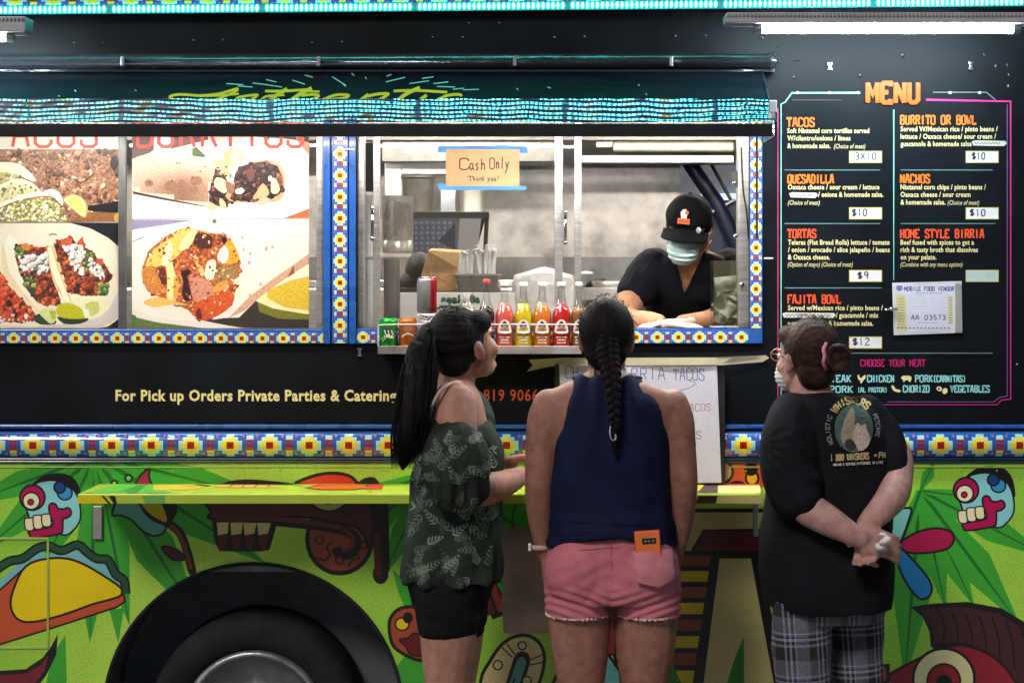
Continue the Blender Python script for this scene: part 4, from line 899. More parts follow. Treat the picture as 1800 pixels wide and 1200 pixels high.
# raised yellow MENU
me_ = Art(); strokes(me_, 'MENU', 1525, 180.5, 1614, 34, (206, 88, 0), 1.85, True)
mm = me_.mesh(plane(-.0012)); mm.flip_normals(); mo = link('menu_title', mm, PM('yellow_title', .35), menu, label='raised golden word MENU')
so = mo.modifiers.new('t', 'SOLIDIFY'); so.thickness = .006; so.offset = 1
bd = Lettering(); CR = (236, 226, 168); BF = plane(YI)
for s_, x0, x1, b_ in (('Soft Nixtamal corn tortillas served', 1384, 1528, 234), ('W/cilantro/onions / limes', 1384, 1495, 247), ('& homemade salsa.', 1384, 1460, 260.5),
    ('Oaxaca cheese / sour cream / lettuce', 1385, 1546, 333), ('/ onions & homemade salsa.', 1438, 1553, 346), ('Teleras (Flat Bread Rolls) lettuce / tomato', 1385, 1564, 430), ('/ onion / avocado / slice jalapeño / beans', 1385, 1564, 443), ('& Oaxaca cheese.', 1385, 1459, 456),
    ('Served w/Mexican rice / pinto beans /', 1385, 1552, 545), ('/ guacamole / mix', 1469, 1544, 558), ('peppers  / onion & homemade salsa.', 1385, 1535, 572),
    ('Served W/Mexican rice / pinto beans /', 1583, 1754, 231), ('lettuce / Oaxaca cheese/ sour cream /', 1583, 1751, 244), ('guacamole & homemade salsa', 1583, 1708, 257), ('Nixtamal corn chips / pinto beans /', 1583, 1733, 333), ('Oaxaca cheese / sour cream', 1583, 1706, 346), ('& homemade salsa.', 1583, 1662, 359.5),
    ('Beef fused with spices to get a', 1583, 1712, 430), ('rich & tasty broth that dissolves', 1583, 1719, 443), ('on your palate.', 1583, 1646, 456)):
    bd = Lettering(); bd.add(s_, x0, b_, x1, 8.6, CR, BF, .022, space=1.05); bd.build('dish_text', m_ink, menu)
for s_, x0, x1, b_ in (('(Choice of meat)', 1466, 1521, 261), ('(Choice of meat)', 1385, 1441, 360), ('(Option of mayo) (Choice of meat)', 1385, 1499, 468.5), ('(Choice of meat)', 1666, 1721, 360), ('(Combine with any menu option)', 1583, 1692, 468.5)):
    bd = Lettering(); bd.add(s_, x0, b_, x1, 8.0, (222, 212, 160), BF, .008, .25, space=1.05); bd.build('dish_text', m_ink, menu)
pf = Lettering(); CR2 = (240, 224, 158)
pf.add('For Pick up Orders Private Parties & Catering Please', 203, 704, 770, 19, CR2, BF, .03, space=1.08)
pf.build('order_text', m_ink, truck, label='cream lettering about pick up orders and private parties')
ph = Lettering(); ph.add('819 9066', 850, 704, 946, 20, (206, 84, 52), BF, .012, space=1.1); ph.build('phone_number', m_ink, truck, label='orange phone number')
def label_sticker(x0, y0, x1, y1, s_, c=(226, 226, 240), ic=(40, 40, 60), xs=None):
    a = Art([(x0 - 1.5, y0 - 1.5), (x1 + 1.5, y0 - 1.5), (x1 + 1.5, y1 + 1.5), (x0 - 1.5, y1 + 1.5)], (206, 196, 90)); a.rect(x0, y0, x1, y1, c)
    if s_: strokes(a, s_, xs[0], y1 - 4.5, xs[1], y1 - y0 - 6.5, ic, 1.45, jit=.2)
    m_ = a.mesh(plane(-.0021)); m_.flip_normals(); link('price_sticker', m_, m_ink, menu, label='white price sticker')
for x0, y0, s_, xs in ((1494, 267, '3X10', (1503, 1540)), (1494, 366, '$10', (1498, 1524)), (1494, 476, '$9', (1508, 1526)), (1494, 593, '$12', (1499, 1528)), (1699, 267, '$10', (1709, 1731)), (1699, 366, '$10', (1705, 1732)), (1699, 476, '', (0, 1))):
    label_sticker(x0, y0, x0 + 55, y0 + 18, s_, (226, 226, 240) if s_ else (178, 202, 204), xs=xs)
wo = Art()
for x0, y0, x1, y1 in ((1387, 338, 1438, 348), (1375, 549, 1469, 559), (1708, 247, 1770, 257)):
    wo.poly([(x0, y0 + 2), (x0 + 6, y0), (x1 - 3, y0 + 1), (x1, y0 + 5), (x1 - 5, y1), (x0 + 3, y1 - 1)], (214, 218, 206))
    zz = [(x0 + 5 + i * 3.2, y0 + 3 + (i % 2) * 4) for i in range(int((x1 - x0 - 12) / 3.2))]; wo.line(zz, 1.1, (60, 60, 60))
link('correction_tape', (lambda m: (m.flip_normals(), m)[1])(wo.mesh(plane(-.0022))), m_ink, menu, label='whited-out words with pen scribble')

# permit in a clear sleeve, held by a screw
pc = P(1630, 588, -.02); permit = thing('vendor_permit', 'pale laminated vendor permit card screwed over the menu beside the fajita bowl line', 'permit', (pc.x, -.01, pc.z))
b = MB(); b.prism([P(1568, 497, -.0032), P(1690, 494, -.0032), P(1691, 585, -.0032), P(1571, 589, -.0032)], (0, -.005, 0)); b.build('card', M('laminated_card', (.60, .62, .68), .3, coat=.4, var=.1), permit, bevel=.0008)
pa = Art([(1573, 502), (1680, 499), (1681, 580), (1576, 584)], (206, 208, 226)); pa.poly([(1574, 518), (1592, 518), (1594, 582), (1577, 583)], (206, 200, 150)); pa.rect(1600, 516, 1632, 546, (216, 218, 232)); pa.rect(1590, 503.5, 1678, 511, (212, 214, 230)); pa.rect(1666, 520, 1676, 570, (206, 202, 170))
for i in range(9): pa.line([(1600, 518 + i * 3.2), (1630, 517.8 + i * 3.2)], .7, (150, 156, 184))
for i in range(14): pa.rect(1577 + i * 6.8, 575, 1581 + i * 6.8, 578, (120, 130, 150))
for i in range(11): pa.rect(1578, 524 + i * 5, 1590, 526 + i * 5, (160, 156, 110)); pa.rect(1668, 522 + i * 4.4, 1674, 524 + i * 4.4, (150, 150, 120))
for i in range(8): pa.rect(1610 + i * 6, 514.5, 1614 + i * 6, 516, (120, 130, 170))
pa.ell(1581, 506, 5.5, 5.5, (110, 116, 160))
strokes(pa, 'AA 03573', 1602, 562, 1662, 8, (60, 66, 100), 1.5); pa.line([(1612, 567), (1650, 567)], .9, (120, 126, 160))
strokes(pa, 'MOBILE FOOD VENDOR', 1590, 511, 1677, 7.0, (30, 46, 120), 1.6)
link('card_print', (lambda m: (m.flip_normals(), m)[1])(pa.mesh(plane(-.0089))), m_ink, permit)
b = MB(); b.pbox(1679, 498, 1690, 584, -.0115, -.0085); b.build('sleeve_edge', M('sleeve_grey', (.32, .32, .30), .3), permit, bevel=.0008)
b = MB(); c = P(1566, 543, -.03); b.lathe((c.x, 0, c.z), [(.001, -.036), (.006, -.034), (.008, -.018), (.005, -.014), (.005, -.0085)], 12, axis='Y'); b.build('screw', m_chrome, permit, smooth=True)
b = MB(); b.tube([P(1557, 544, -.02), P(1576, 543, -.02)], .0045, 8); b.build('clasp', m_chrome, permit)

# ------------------------------------------------------------------ posters in the left window
YP = .034
rp = random.Random(5)
def poster(name, label, outer, art):
    x0, y0, x1, y1 = outer; c = P((x0 + x1) / 2, y1, YP)
    t = thing(name, label, 'poster', (c.x, YP, c.z))
    a = P(x0, y0, YP); d = P(x1, y1, YP); b = MB(); b.box((a.x, YP, d.z), (d.x, YP + .003, a.z)); b.build('backing_sheet', m_white, t)
    m_ = art.mesh(plane(YP - .0008)); m_.flip_normals(); link('food_print', m_, m_photo, t)
    return t
def clipframe(a, x0, y0, x1, y1):
    B = 400
    a.poly([(x0 - B, y0 - B), (x1 + B, y0 - B), (x1 + B, y0), (x0 - B, y0)], None); a.poly([(x0 - B, y1), (x1 + B, y1), (x1 + B, y1 + B), (x0 - B, y1 + B)], None)
    a.poly([(x0 - B, y0 - B), (x0, y0 - B), (x0, y1 + B), (x0 - B, y1 + B)], None); a.poly([(x1, y0 - B), (x1 + B, y0 - B), (x1 + B, y1 + B), (x1, y1 + B)], None)
def vgrad(c0, c1, y0, y1, al=.1):
    def f(x, y):
        t = min(1, max(0, (y - y0) / (y1 - y0))); return tuple(c0[i] + (c1[i] - c0[i]) * t for i in range(3)) + (al,)
    return f
REDL = (226, 78, 66)
# 1: tacos, upper picture
a = Art([(-60, 205), (209, 205), (209, 390), (-60, 390)], (158, 112, 86, .9))
a.rect(-60, 205, 209, 262.5, (237, 231, 212, .03))
strokes(a, 'TACOS', -18, 258, 170, 50, REDL, .9)
reg = [(-60, 264), (208, 264), (208, 392), (-60, 392)]
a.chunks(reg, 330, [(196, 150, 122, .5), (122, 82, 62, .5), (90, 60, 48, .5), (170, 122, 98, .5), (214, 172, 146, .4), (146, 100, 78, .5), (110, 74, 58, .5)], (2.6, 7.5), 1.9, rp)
a.poly([(196, 276), (205, 272), (208, 290), (200, 302), (193, 290)], (34, 30, 38, .3)); a.line([(128, 314), (142, 322), (160, 310), (166, 306)], 2.4, (70, 46, 38)); a.line([(60, 265), (72, 280), (90, 300)], 2, (100, 70, 54))
a.poly([(154, 362), (180, 358), (209, 353), (209, 374), (180, 374), (154, 370)], (26, 26, 34, .3)); a.poly([(120, 392), (140, 376), (170, 372), (209, 375), (209, 392)], (150, 96, 58, .5))
a.ell(212, 383, 12, 10, (222, 170, 80, .2)); 
a.poly([(-60, 300), (-30, 288), (10, 285), (34, 289), (52, 302), (64, 318), (50, 316), (28, 306), (0, 304), (-60, 320)], (250, 240, 206, .06), 3)
GRN = [(206, 206, 140, .2), (168, 172, 96, .2), (238, 232, 190, .1), (120, 116, 60, .3), (246, 240, 214, .1), (150, 110, 70, .3), (222, 220, 160, .1)]
a.poly([(-60, 310), (0, 303), (30, 306), (44, 318), (30, 330), (-60, 345)], (190, 182, 120, .3)); a.chunks([(-60, 306), (0, 301), (30, 306), (42, 318), (20, 330), (-60, 345)], 60, GRN, (2, 5), 1.6, rp)
a.poly([(-60, 350), (-10, 330), (20, 316), (40, 315), (60, 324), (74, 338), (78, 336), (90, 332), (104, 338), (111, 352), (109, 362), (96, 348), (80, 344), (50, 348), (20, 356), (-10, 370), (-60, 390)], (252, 244, 214, .06), 2)
a.poly([(-20, 345), (20, 322), (50, 322), (66, 336), (30, 345), (0, 356)], (222, 214, 160, .2)); a.chunks([(-20, 345), (20, 322), (50, 322), (66, 336), (30, 345), (0, 356)], 34, GRN, (2, 4.5), 1.6, rp)
a.poly([(-60, 392), (-10, 372), (40, 352), (80, 346), (100, 356), (112, 372), (120, 392)], (150, 140, 80, .4)); a.chunks([(-60, 392), (-10, 372), (40, 354), (80, 348), (100, 358), (112, 374), (120, 391)], 190, GRN, (2, 5.4), 1.6, rp)
a.poly([(112, 352), (118, 344), (130, 341), (144, 347), (153, 360), (154, 372), (148, 383), (130, 370)], (206, 168, 60), 3); a.poly([(113, 353), (120, 346), (130, 343), (143, 349), (150, 360), (150, 374), (147, 381), (130, 368)], (246, 236, 180), 3); a.poly([(118, 352), (130, 347), (141, 352), (147, 366), (146, 376), (132, 366)], (234, 212, 90, .1), 2)
for q in ((133, 350), (141, 356), (146, 366)): a.line([(124, 354), q] if False else [(131, 364), q], .9, (250, 240, 190))
clipframe(a, -60, 205, 208, 389.5)
poster('taco_poster', 'TACOS poster of soft tacos with a yellow lime wedge before brown meat, top left', (-60, 205, 208, 390), a)
# 2: tacos, lower picture
a = Art([(-60, 392), (208, 392), (208, 577), (-60, 577)], (28, 28, 38, .2))
a.poly([(-80, 391), (0, 391), (120, 391), (160, 402), (190, 418), (212, 436), (214, 556), (190, 574), (150, 580), (20, 580), (-80, 560)], (237, 228, 205, .03)); a.poly([(214, 500), (214, 556), (180, 574), (120, 582), (20, 580), (0, 572), (60, 574), (150, 566), (190, 545)], (214, 204, 196, .05))
MEAT = [(150, 60, 36, .4), (190, 86, 50, .4), (104, 50, 38, .4), (70, 38, 34, .4), (206, 104, 62, .3), (132, 70, 48, .4), (52, 34, 34, .3)]
GR2 = [(88, 128, 66, .2), (52, 88, 52, .2), (126, 160, 84, .2), (40, 66, 44, .2)]; WHT = [(237, 233, 221, .02), (226, 232, 224, .03), (228, 224, 208, .03)]
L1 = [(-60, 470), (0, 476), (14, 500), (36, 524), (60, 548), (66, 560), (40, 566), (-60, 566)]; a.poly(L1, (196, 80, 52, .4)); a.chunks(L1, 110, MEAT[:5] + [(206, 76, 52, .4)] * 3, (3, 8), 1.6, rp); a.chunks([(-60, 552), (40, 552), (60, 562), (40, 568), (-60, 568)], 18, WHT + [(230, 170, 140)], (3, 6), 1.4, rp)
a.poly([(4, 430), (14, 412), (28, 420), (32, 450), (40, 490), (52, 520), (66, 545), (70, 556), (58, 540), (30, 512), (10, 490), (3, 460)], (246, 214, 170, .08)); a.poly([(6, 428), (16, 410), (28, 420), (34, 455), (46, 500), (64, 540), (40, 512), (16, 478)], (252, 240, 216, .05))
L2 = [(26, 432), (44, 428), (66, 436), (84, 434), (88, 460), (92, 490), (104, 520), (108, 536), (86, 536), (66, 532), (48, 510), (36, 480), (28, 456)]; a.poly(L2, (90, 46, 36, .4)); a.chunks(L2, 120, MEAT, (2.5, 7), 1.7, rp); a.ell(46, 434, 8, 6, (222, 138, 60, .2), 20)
a.chunks([(26, 434), (40, 436), (44, 458), (30, 458)], 14, GR2, (2.5, 5.5), 1.5, rp); a.chunks([(40, 486), (56, 480), (66, 500), (56, 512), (44, 504)], 12, GR2 + [(170, 200, 110)], (3, 7), 2, rp)
a.chunks([(32, 452), (62, 446), (86, 440), (86, 470), (68, 484), (40, 474)], 30, WHT, (4, 9), 1.8, rp)
a.poly([(82, 436), (92, 430), (100, 446), (108, 480), (120, 510), (126, 530), (118, 530), (104, 514), (92, 490), (86, 462)], (240, 196, 130, .15)); a.poly([(88, 452), (94, 448), (98, 470), (108, 500), (112, 520), (104, 512), (94, 486)], (222, 150, 70, .2)); a.poly([(84, 436), (90, 432), (94, 446), (100, 470), (114, 508), (124, 530), (116, 530), (100, 500), (90, 474)], (252, 236, 206, .05))
L3 = [(94, 428), (112, 420), (126, 416), (134, 428), (146, 420), (150, 436), (164, 442), (172, 456), (182, 460), (196, 484), (190, 500), (186, 514), (170, 520), (140, 518), (122, 514), (110, 480), (100, 448)]; a.poly(L3, (92, 46, 36, .4)); a.chunks(L3, 200, MEAT, (2.5, 7), 1.7, rp)
a.poly([(104, 428), (120, 418), (127, 420), (126, 430), (112, 434)], (206, 96, 56, .3)); a.poly([(134, 428), (146, 414), (146, 424), (140, 434)], (214, 90, 52, .3)); a.poly([(169, 454), (182, 455), (178, 468), (172, 468)], (200, 84, 50, .3))
a.chunks([(122, 446), (140, 440), (166, 446), (172, 470), (150, 478), (130, 470)], 22, GR2, (3, 6), 1.6, rp); a.chunks([(176, 498), (192, 498), (188, 518), (174, 518)], 12, GR2, (3, 6), 1.4, rp); a.chunks([(106, 432), (140, 432), (150, 446), (140, 462), (124, 456), (118, 440)], 20, WHT, (4, 8), 1.7, rp)
a.chunks([(120, 456), (140, 462), (150, 484), (134, 478)], 10, WHT, (3, 6), 1.7, rp); a.chunks([(156, 452), (168, 462), (186, 484), (180, 492), (160, 480)], 18, WHT, (3, 6), 1.6, rp); a.poly([(188, 484), (199, 482), (192, 494), (182, 496)], (66, 26, 40))
a.poly([(128, 522), (150, 520), (180, 522), (190, 530), (186, 548), (166, 560), (146, 562), (150, 545)], (232, 232, 188, .08), 2); a.poly([(150, 534), (172, 530), (174, 548), (156, 556)], (200, 206, 120, .15), 2)
a.poly([(58, 560), (66, 552), (86, 550), (98, 562), (96, 570), (70, 570)], (52, 70, 42, .3), 2); a.poly([(68, 548), (84, 540), (98, 544), (98, 562), (90, 569), (80, 562)], (216, 222, 150, .1), 2); a.poly([(86, 546), (98, 546), (98, 560), (92, 562)], (176, 190, 70, .2))
a.poly([(100, 556), (120, 560), (148, 558), (156, 562), (140, 569), (112, 569)], (42, 64, 34, .3), 2); a.poly([(99, 545), (104, 535), (120, 532), (140, 540), (155, 556), (146, 560), (120, 560), (104, 556)], (190, 190, 40, .25), 3); a.poly([(144, 542), (156, 544), (158, 556), (150, 560)], (240, 240, 206))
a.line([(86, 414), (92, 411), (100, 413)], 2.4, (120, 130, 80))
clipframe(a, -60, 392, 208, 576.5)
poster('taco_poster', 'lower poster of three tacos with chopped onion and two cut limes on a white plate', (-60, 392, 208, 577), a)
# 3: burritos, upper picture
CX0, CX1 = 232, 543
a = Art([(CX0, 205), (CX1, 205), (CX1, 385), (CX0, 385)], (237, 228, 216, .02))
a.poly([(CX0, 205), (272, 205), (270, 264), (CX0, 290)], (92, 50, 46, .3)); a.poly([(272, 205), (300, 205), (300, 256), (270, 264)], (222, 208, 214, .1)); a.poly([(300, 205), (370, 205), (366, 246), (300, 262)], (110, 54, 50, .3))
a.poly([(366, 205), (440, 205), (440, 244), (366, 250)], (224, 190, 180, .2)); a.poly([(440, 205), (543, 205), (543, 250), (500, 244), (440, 240)], (60, 44, 40, .4)); a.chunks([(440, 205), (543, 205), (543, 246), (440, 240)], 20, [(206, 90, 50, .3), (40, 34, 36, .3), (150, 64, 44, .3)], (5, 10), 1.5, rp); a.poly([(520, 246), (543, 250), (543, 272)], (206, 130, 90))
a.poly([(226, 282), (260, 270), (300, 262), (360, 252), (430, 250), (480, 248), (520, 254), (545, 276), (545, 368), (500, 384), (226, 384)], (240, 233, 221, .02))
a.chunks([(238, 250), (270, 250), (270, 262), (238, 262)], 0, WHT, (1, 2), 1, rp)
a.poly([(338, 262), (344, 258), (362, 274), (358, 277), (338, 274)], (74, 96, 44, .3)); a.poly([(400, 262), (420, 262), (432, 270), (424, 288), (408, 296), (398, 284)], (222, 178, 166, .1), 2); a.poly([(392, 268), (404, 266), (404, 294), (398, 290)], (190, 186, 110, .2))
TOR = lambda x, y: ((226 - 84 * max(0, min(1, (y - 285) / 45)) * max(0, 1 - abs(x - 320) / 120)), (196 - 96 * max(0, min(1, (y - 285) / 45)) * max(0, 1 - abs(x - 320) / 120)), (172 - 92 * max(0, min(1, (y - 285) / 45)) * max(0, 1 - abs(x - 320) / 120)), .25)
TORL = (226, 200, 180, .2)
bx = [(230, 284), (240, 276), (250, 273), (300, 272), (340, 276), (372, 283), (384, 300), (374, 340), (368, 364), (330, 356), (280, 346), (232, 336)]
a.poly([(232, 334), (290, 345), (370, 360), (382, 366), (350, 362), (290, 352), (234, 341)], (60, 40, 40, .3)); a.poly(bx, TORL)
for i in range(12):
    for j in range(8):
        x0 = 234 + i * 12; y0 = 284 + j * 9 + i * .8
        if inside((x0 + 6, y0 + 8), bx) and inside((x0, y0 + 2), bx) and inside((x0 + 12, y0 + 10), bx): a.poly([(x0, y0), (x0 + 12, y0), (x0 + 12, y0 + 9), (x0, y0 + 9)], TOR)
for x, y, r_ in ((300, 327, 12), (345, 318, 11), (340, 334, 9), (262, 322, 8), (320, 322, 8)): a.ell(x, y, r_, r_ * .8, (150, 106, 84, .4), n=10)
for x, y in ((263, 321), (311, 287), (316, 287), (352, 301), (302, 318), (338, 312), (360, 293)): a.ell(x, y, 1.8, 1.5, (70, 44, 36), n=6)
a.poly([(372, 284), (392, 282), (402, 296), (398, 320), (390, 345), (380, 366), (366, 366), (372, 340), (378, 310)], (232, 190, 140, .2), 4)
F1 = [(378, 296), (392, 304), (402, 322), (412, 338), (414, 356), (402, 358), (394, 366), (378, 360), (368, 350), (370, 326), (376, 310)]
DK = [(44, 28, 30, .3), (60, 36, 34, .3), (26, 20, 26, .3), (92, 54, 48, .4), (120, 76, 66, .3), (46, 30, 32, .3)]
a.poly(F1, (44, 28, 30, .3)); a.chunks(F1, 70, DK, (3, 6), 1.4, rp); a.chunks([(376, 288), (400, 292), (410, 312), (400, 312), (380, 300)], 16, [(222, 180, 120), (90, 60, 40), (240, 216, 170)], (2, 5), 1.5, rp)
a.poly([(396, 345), (412, 318), (414, 306), (424, 292), (440, 285), (470, 282), (490, 288), (500, 306), (500, 336), (492, 352), (470, 356), (440, 356), (414, 356)], (222, 160, 116, .2), 2)
F2 = [(414, 304), (424, 293), (442, 287), (466, 284), (488, 292), (496, 310), (497, 336), (488, 344), (470, 350), (450, 354), (424, 354), (404, 350), (412, 330)]
a.poly(F2, (34, 24, 28, .3)); a.chunks(F2, 120, DK, (3, 7), 1.4, rp)
for q, c in (([(380, 312), (398, 318), (400, 332), (394, 340), (377, 328)], (240, 214, 166)), ([(414, 334), (424, 330), (430, 335), (424, 341), (415, 340)], (248, 236, 206)), ([(462, 322), (472, 334), (470, 345), (444, 350), (452, 336)], (222, 168, 124)), ([(478, 314), (486, 316), (492, 334), (484, 341), (476, 336)], (246, 220, 170)), ([(386, 348), (396, 356), (397, 366), (388, 366)], (232, 206, 150)), ([(456, 350), (468, 346), (474, 354), (460, 362), (454, 358)], (226, 180, 160)), ([(472, 310), (478, 310), (478, 318), (472, 318)], (240, 226, 190)), ([(432, 300), (444, 296), (448, 310), (440, 320), (434, 310)], (110, 66, 62)), ([(396, 318), (412, 326), (410, 340), (400, 338)], (150, 100, 84))):
    a.poly(q, (*c, .25), 2)
for x, y in ((497, 272), (526, 274), (486, 280), (500, 263)): a.ell(x, y, 3, 1.4, (206, 178, 158), n=6, rot=20)
a.poly([(498, 384), (545, 366), (545, 386)], (196, 110, 70, .2)); strokes(a, 'BURRITOS', 240, 258, 532, 48, (226, 62, 50), 1.0)
clipframe(a, CX0, 205, CX1, 383.5)
poster('burrito_poster', 'upper BURRITOS poster of two cut burritos with dark bean filling', (CX0, 205, CX1, 384), a)
# 4: burritos, lower picture
a = Art([(CX0, 385), (CX1, 385), (CX1, 577), (CX0, 577)], (239, 231, 219, .02))
a.poly([(CX0, 386), (300, 386), (340, 387), (300, 394), (CX0, 404)], (150, 140, 176, .2)); a.poly([(CX0, 424), (258, 412), (250, 420), (CX0, 426)], (190, 176, 196)); a.ell(377, 389, 4, 4, (120, 110, 70), n=8)
a.poly([(CX0, 552), (260, 562), (300, 570), (350, 578), (CX0, 578)], (80, 112, 60, .4)); a.poly([(340, 560), (420, 558), (450, 528), (470, 548), (543, 552), (543, 578), (420, 576)], (58, 50, 44, .4))
a.poly([(CX0, 542), (280, 560), (360, 566), (440, 578), (300, 572), (240, 558)], (233, 224, 212, .02))
a.poly([(240, 560), (280, 567), (360, 577), (230, 578)], (96, 120, 66, .4))
a.poly([(450, 524), (480, 506), (512, 492), (545, 484), (545, 546), (500, 544), (470, 534)], (216, 184, 60, .25), 0); a.poly([(450, 526), (470, 512), (470, 524), (500, 540), (545, 546), (545, 552), (500, 548), (468, 540)], (246, 226, 170, .1)); a.poly([(452, 530), (480, 542), (543, 553), (543, 562), (490, 560), (456, 548)], (120, 116, 40, .4))
a.poly([(455, 512), (500, 484), (543, 466), (543, 486), (512, 492), (480, 506)], (239, 228, 203))
wrap = [(342, 402), (360, 396), (400, 400), (440, 398), (543, 386), (543, 462), (512, 480), (482, 502), (452, 524), (430, 545), (400, 558), (372, 562), (420, 530), (424, 480), (410, 430), (396, 408)]
a.poly(wrap, (239, 226, 210, .05)); a.poly([(543, 446), (543, 464), (512, 482), (482, 504), (452, 526), (430, 546), (400, 560), (440, 520), (480, 490), (518, 464)], (206, 160, 130, .3)); a.poly([(514, 470), (517, 466), (518, 480), (505, 488)], (140, 84, 50, .4))
for x, y, r_ in ((468, 437, 3.4), (479, 434, 2.5), (440, 446, 2.4), (438, 462, 3), (428, 438, 2.4), (458, 500, 2.6), (426, 418, 2.2), (440, 520, 3)): a.ell(x, y, r_, r_ * 1.4, (206, 160, 140), n=6)
fil = [(262, 440), (290, 416), (318, 402), (346, 404), (372, 410), (396, 412), (412, 436), (422, 462), (420, 498), (412, 524), (392, 548), (366, 560), (346, 560), (330, 545), (300, 530), (266, 516), (250, 490), (250, 470)]
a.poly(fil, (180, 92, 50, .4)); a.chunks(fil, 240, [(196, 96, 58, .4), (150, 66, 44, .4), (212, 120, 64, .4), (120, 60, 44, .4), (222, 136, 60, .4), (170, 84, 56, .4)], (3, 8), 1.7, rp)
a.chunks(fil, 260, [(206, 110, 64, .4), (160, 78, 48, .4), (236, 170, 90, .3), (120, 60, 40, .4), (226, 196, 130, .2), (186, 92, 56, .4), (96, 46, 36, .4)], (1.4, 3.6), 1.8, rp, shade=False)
a.poly([(256, 466), (270, 440), (300, 418), (320, 404), (348, 404), (336, 424), (318, 444), (296, 462), (270, 470)], (238, 196, 100, .25), 4); a.poly([(288, 440), (300, 420), (304, 440), (296, 470), (284, 466)], (252, 236, 190, .1)); a.poly([(322, 420), (338, 404), (346, 408), (334, 432), (322, 440), (314, 438)], (250, 226, 160, .1), 4)
a.poly([(250, 474), (270, 468), (280, 490), (282, 510), (262, 514), (252, 494)], (204, 130, 60, .45), 4); a.poly([(276, 472), (290, 470), (294, 500), (284, 500)], (96, 44, 40, .3)); a.poly([(292, 466), (302, 462), (308, 482), (314, 500), (308, 526), (294, 524), (294, 490)], (248, 222, 150, .1), 4); a.poly([(306, 486), (314, 490), (312, 524), (304, 526)], (228, 160, 60, .2))
a.poly([(346, 410), (362, 410), (374, 418), (370, 436), (350, 436), (340, 428)], (74, 40, 36, .4), 4); a.poly([(318, 478), (334, 474), (338, 486), (336, 520), (330, 530), (320, 520), (322, 496)], (50, 24, 28, .3), 4); a.ell(394, 422, 4.5, 5.5, (28, 20, 22), n=10)
a.poly([(332, 484), (350, 486), (372, 500), (368, 524), (350, 534), (338, 520)], (206, 138, 116, .4), 4); a.poly([(396, 430), (408, 424), (420, 450), (420, 460), (400, 466), (392, 456)], (232, 160, 50, .3), 4); a.poly([(388, 438), (396, 432), (402, 446), (396, 462), (386, 460), (382, 450)], (252, 244, 220, .05), 4)
a.poly([(364, 462), (376, 456), (380, 466), (376, 486), (368, 494), (360, 484)], (252, 240, 206, .05), 4); a.poly([(344, 462), (356, 468), (362, 486), (350, 478)], (240, 190, 120, .2)); a.poly([(384, 470), (412, 464), (420, 474), (410, 490), (380, 500), (378, 486)], (150, 116, 70, .5), 4); a.poly([(374, 506), (390, 494), (400, 494), (394, 508), (376, 514)], (226, 156, 76, .2), 4)
a.poly([(408, 494), (420, 486), (424, 496), (416, 504)], (250, 232, 190)); a.poly([(414, 510), (424, 498), (428, 512), (420, 528), (412, 524)], (252, 238, 206)); a.poly([(340, 540), (360, 524), (396, 514), (412, 520), (404, 540), (376, 558), (350, 562)], (206, 86, 44, .4), 4); a.poly([(344, 546), (352, 540), (356, 560), (346, 562)], (110, 40, 40, .3)); a.poly([(252, 530), (280, 522), (310, 530), (330, 536), (300, 536), (270, 540)], (236, 186, 96, .2), 4)
a.chunks(fil, 90, [(150, 72, 44, .4), (222, 140, 70, .4), (110, 54, 38, .4), (240, 206, 150, .3), (190, 104, 60, .4)], (1.6, 3.8), 2.2, rp)
a.poly([(262, 542), (300, 536), (330, 544), (344, 560), (300, 556)], (239, 228, 208)); 
clipframe(a, CX0, 385, CX1, 576.5)
poster('burrito_poster', 'lower poster of one open burrito with shredded meat filling beside a lime wedge', (CX0, 385, CX1, 577), a)

# glass of both windows
b = MB(); b.pbox(-560, 205, 556, 577, .040, .043); b.build('window_pane', m_pane, truck)
b = MB(); b.pbox(668, 205, 976, 577, .050, .054); pane = b.build('window_pane', m_pane, truck)
for x0, x1, y0_ in ((656, 668, .045), (975, 989, .045), (1010, 1022, .065)):
    b = MB(); b.pbox(x0, 205, x1, 577, y0_, y0_ + .018); b.build('sliding_frame', m_steelb, truck, bevel=.002)
b = MB(); b.pbox(989, 205, 1010, 577, .070, .072); b.build('window_pane', m_pane, truck)
for px, yy_, y0, y1 in ((655, .03, 366, 420), (993.5, .05, 374, 427)):
    b = MB(); a0, a1 = P(px, y0, yy_), P(px, y1, yy_); b.tube([a0 + Vector((0, .015, 0)), a0 + Vector((0, -.012, 0)), a1 + Vector((0, -.012, 0)), a1 + Vector((0, .015, 0))], .0055, 8)
    b.ell(a0 + Vector((0, -.013, 0)), (.008, .006, .008), n=8, m=6); b.ell(a1 + Vector((0, -.013, 0)), (.008, .006, .008), n=8, m=6); b.build('pull_handle', m_chrome, truck, smooth=True)
for px, py in ((1291, 322), (1293, 415), (1304, 500)):
    b = MB(); c = P(px, py, .03); b.ell(c, (.008, .006, .008), n=10, m=6); b.build('jamb_bolt', m_chrome, truck, smooth=True)
b = MB(); b.pbox(1286, 300, 1297, 330, .028, .034); b.build('latch_plate', m_chrome, truck, bevel=.002)
b = MB(); b.tube([P(1303, 260, .03), P(1306, 330, .028), P(1312, 370, .028), P(1316, 420, .03)], .003, 6, sub=5); b.build('cable', m_blk, truck, smooth=True)

# ------------------------------------------------------------------ kitchen
def tagd(o, label, cat, group=None):
    o['label'] = label; o['category'] = cat
    if group: o['group'] = group
    return o
CT = P(0, 577, .1).z - .012        # service ledge height
b = MB(); b.box((X(630), .04, CT - .03), (X(1317), .42, CT)); b.build('service_ledge', m_steel, truck, bevel=.003)
b = MB(); b.box((-3.5, .04, .9), (3.4, .40, CT - .031)); b.build('under_counter', m_steelb, truck)
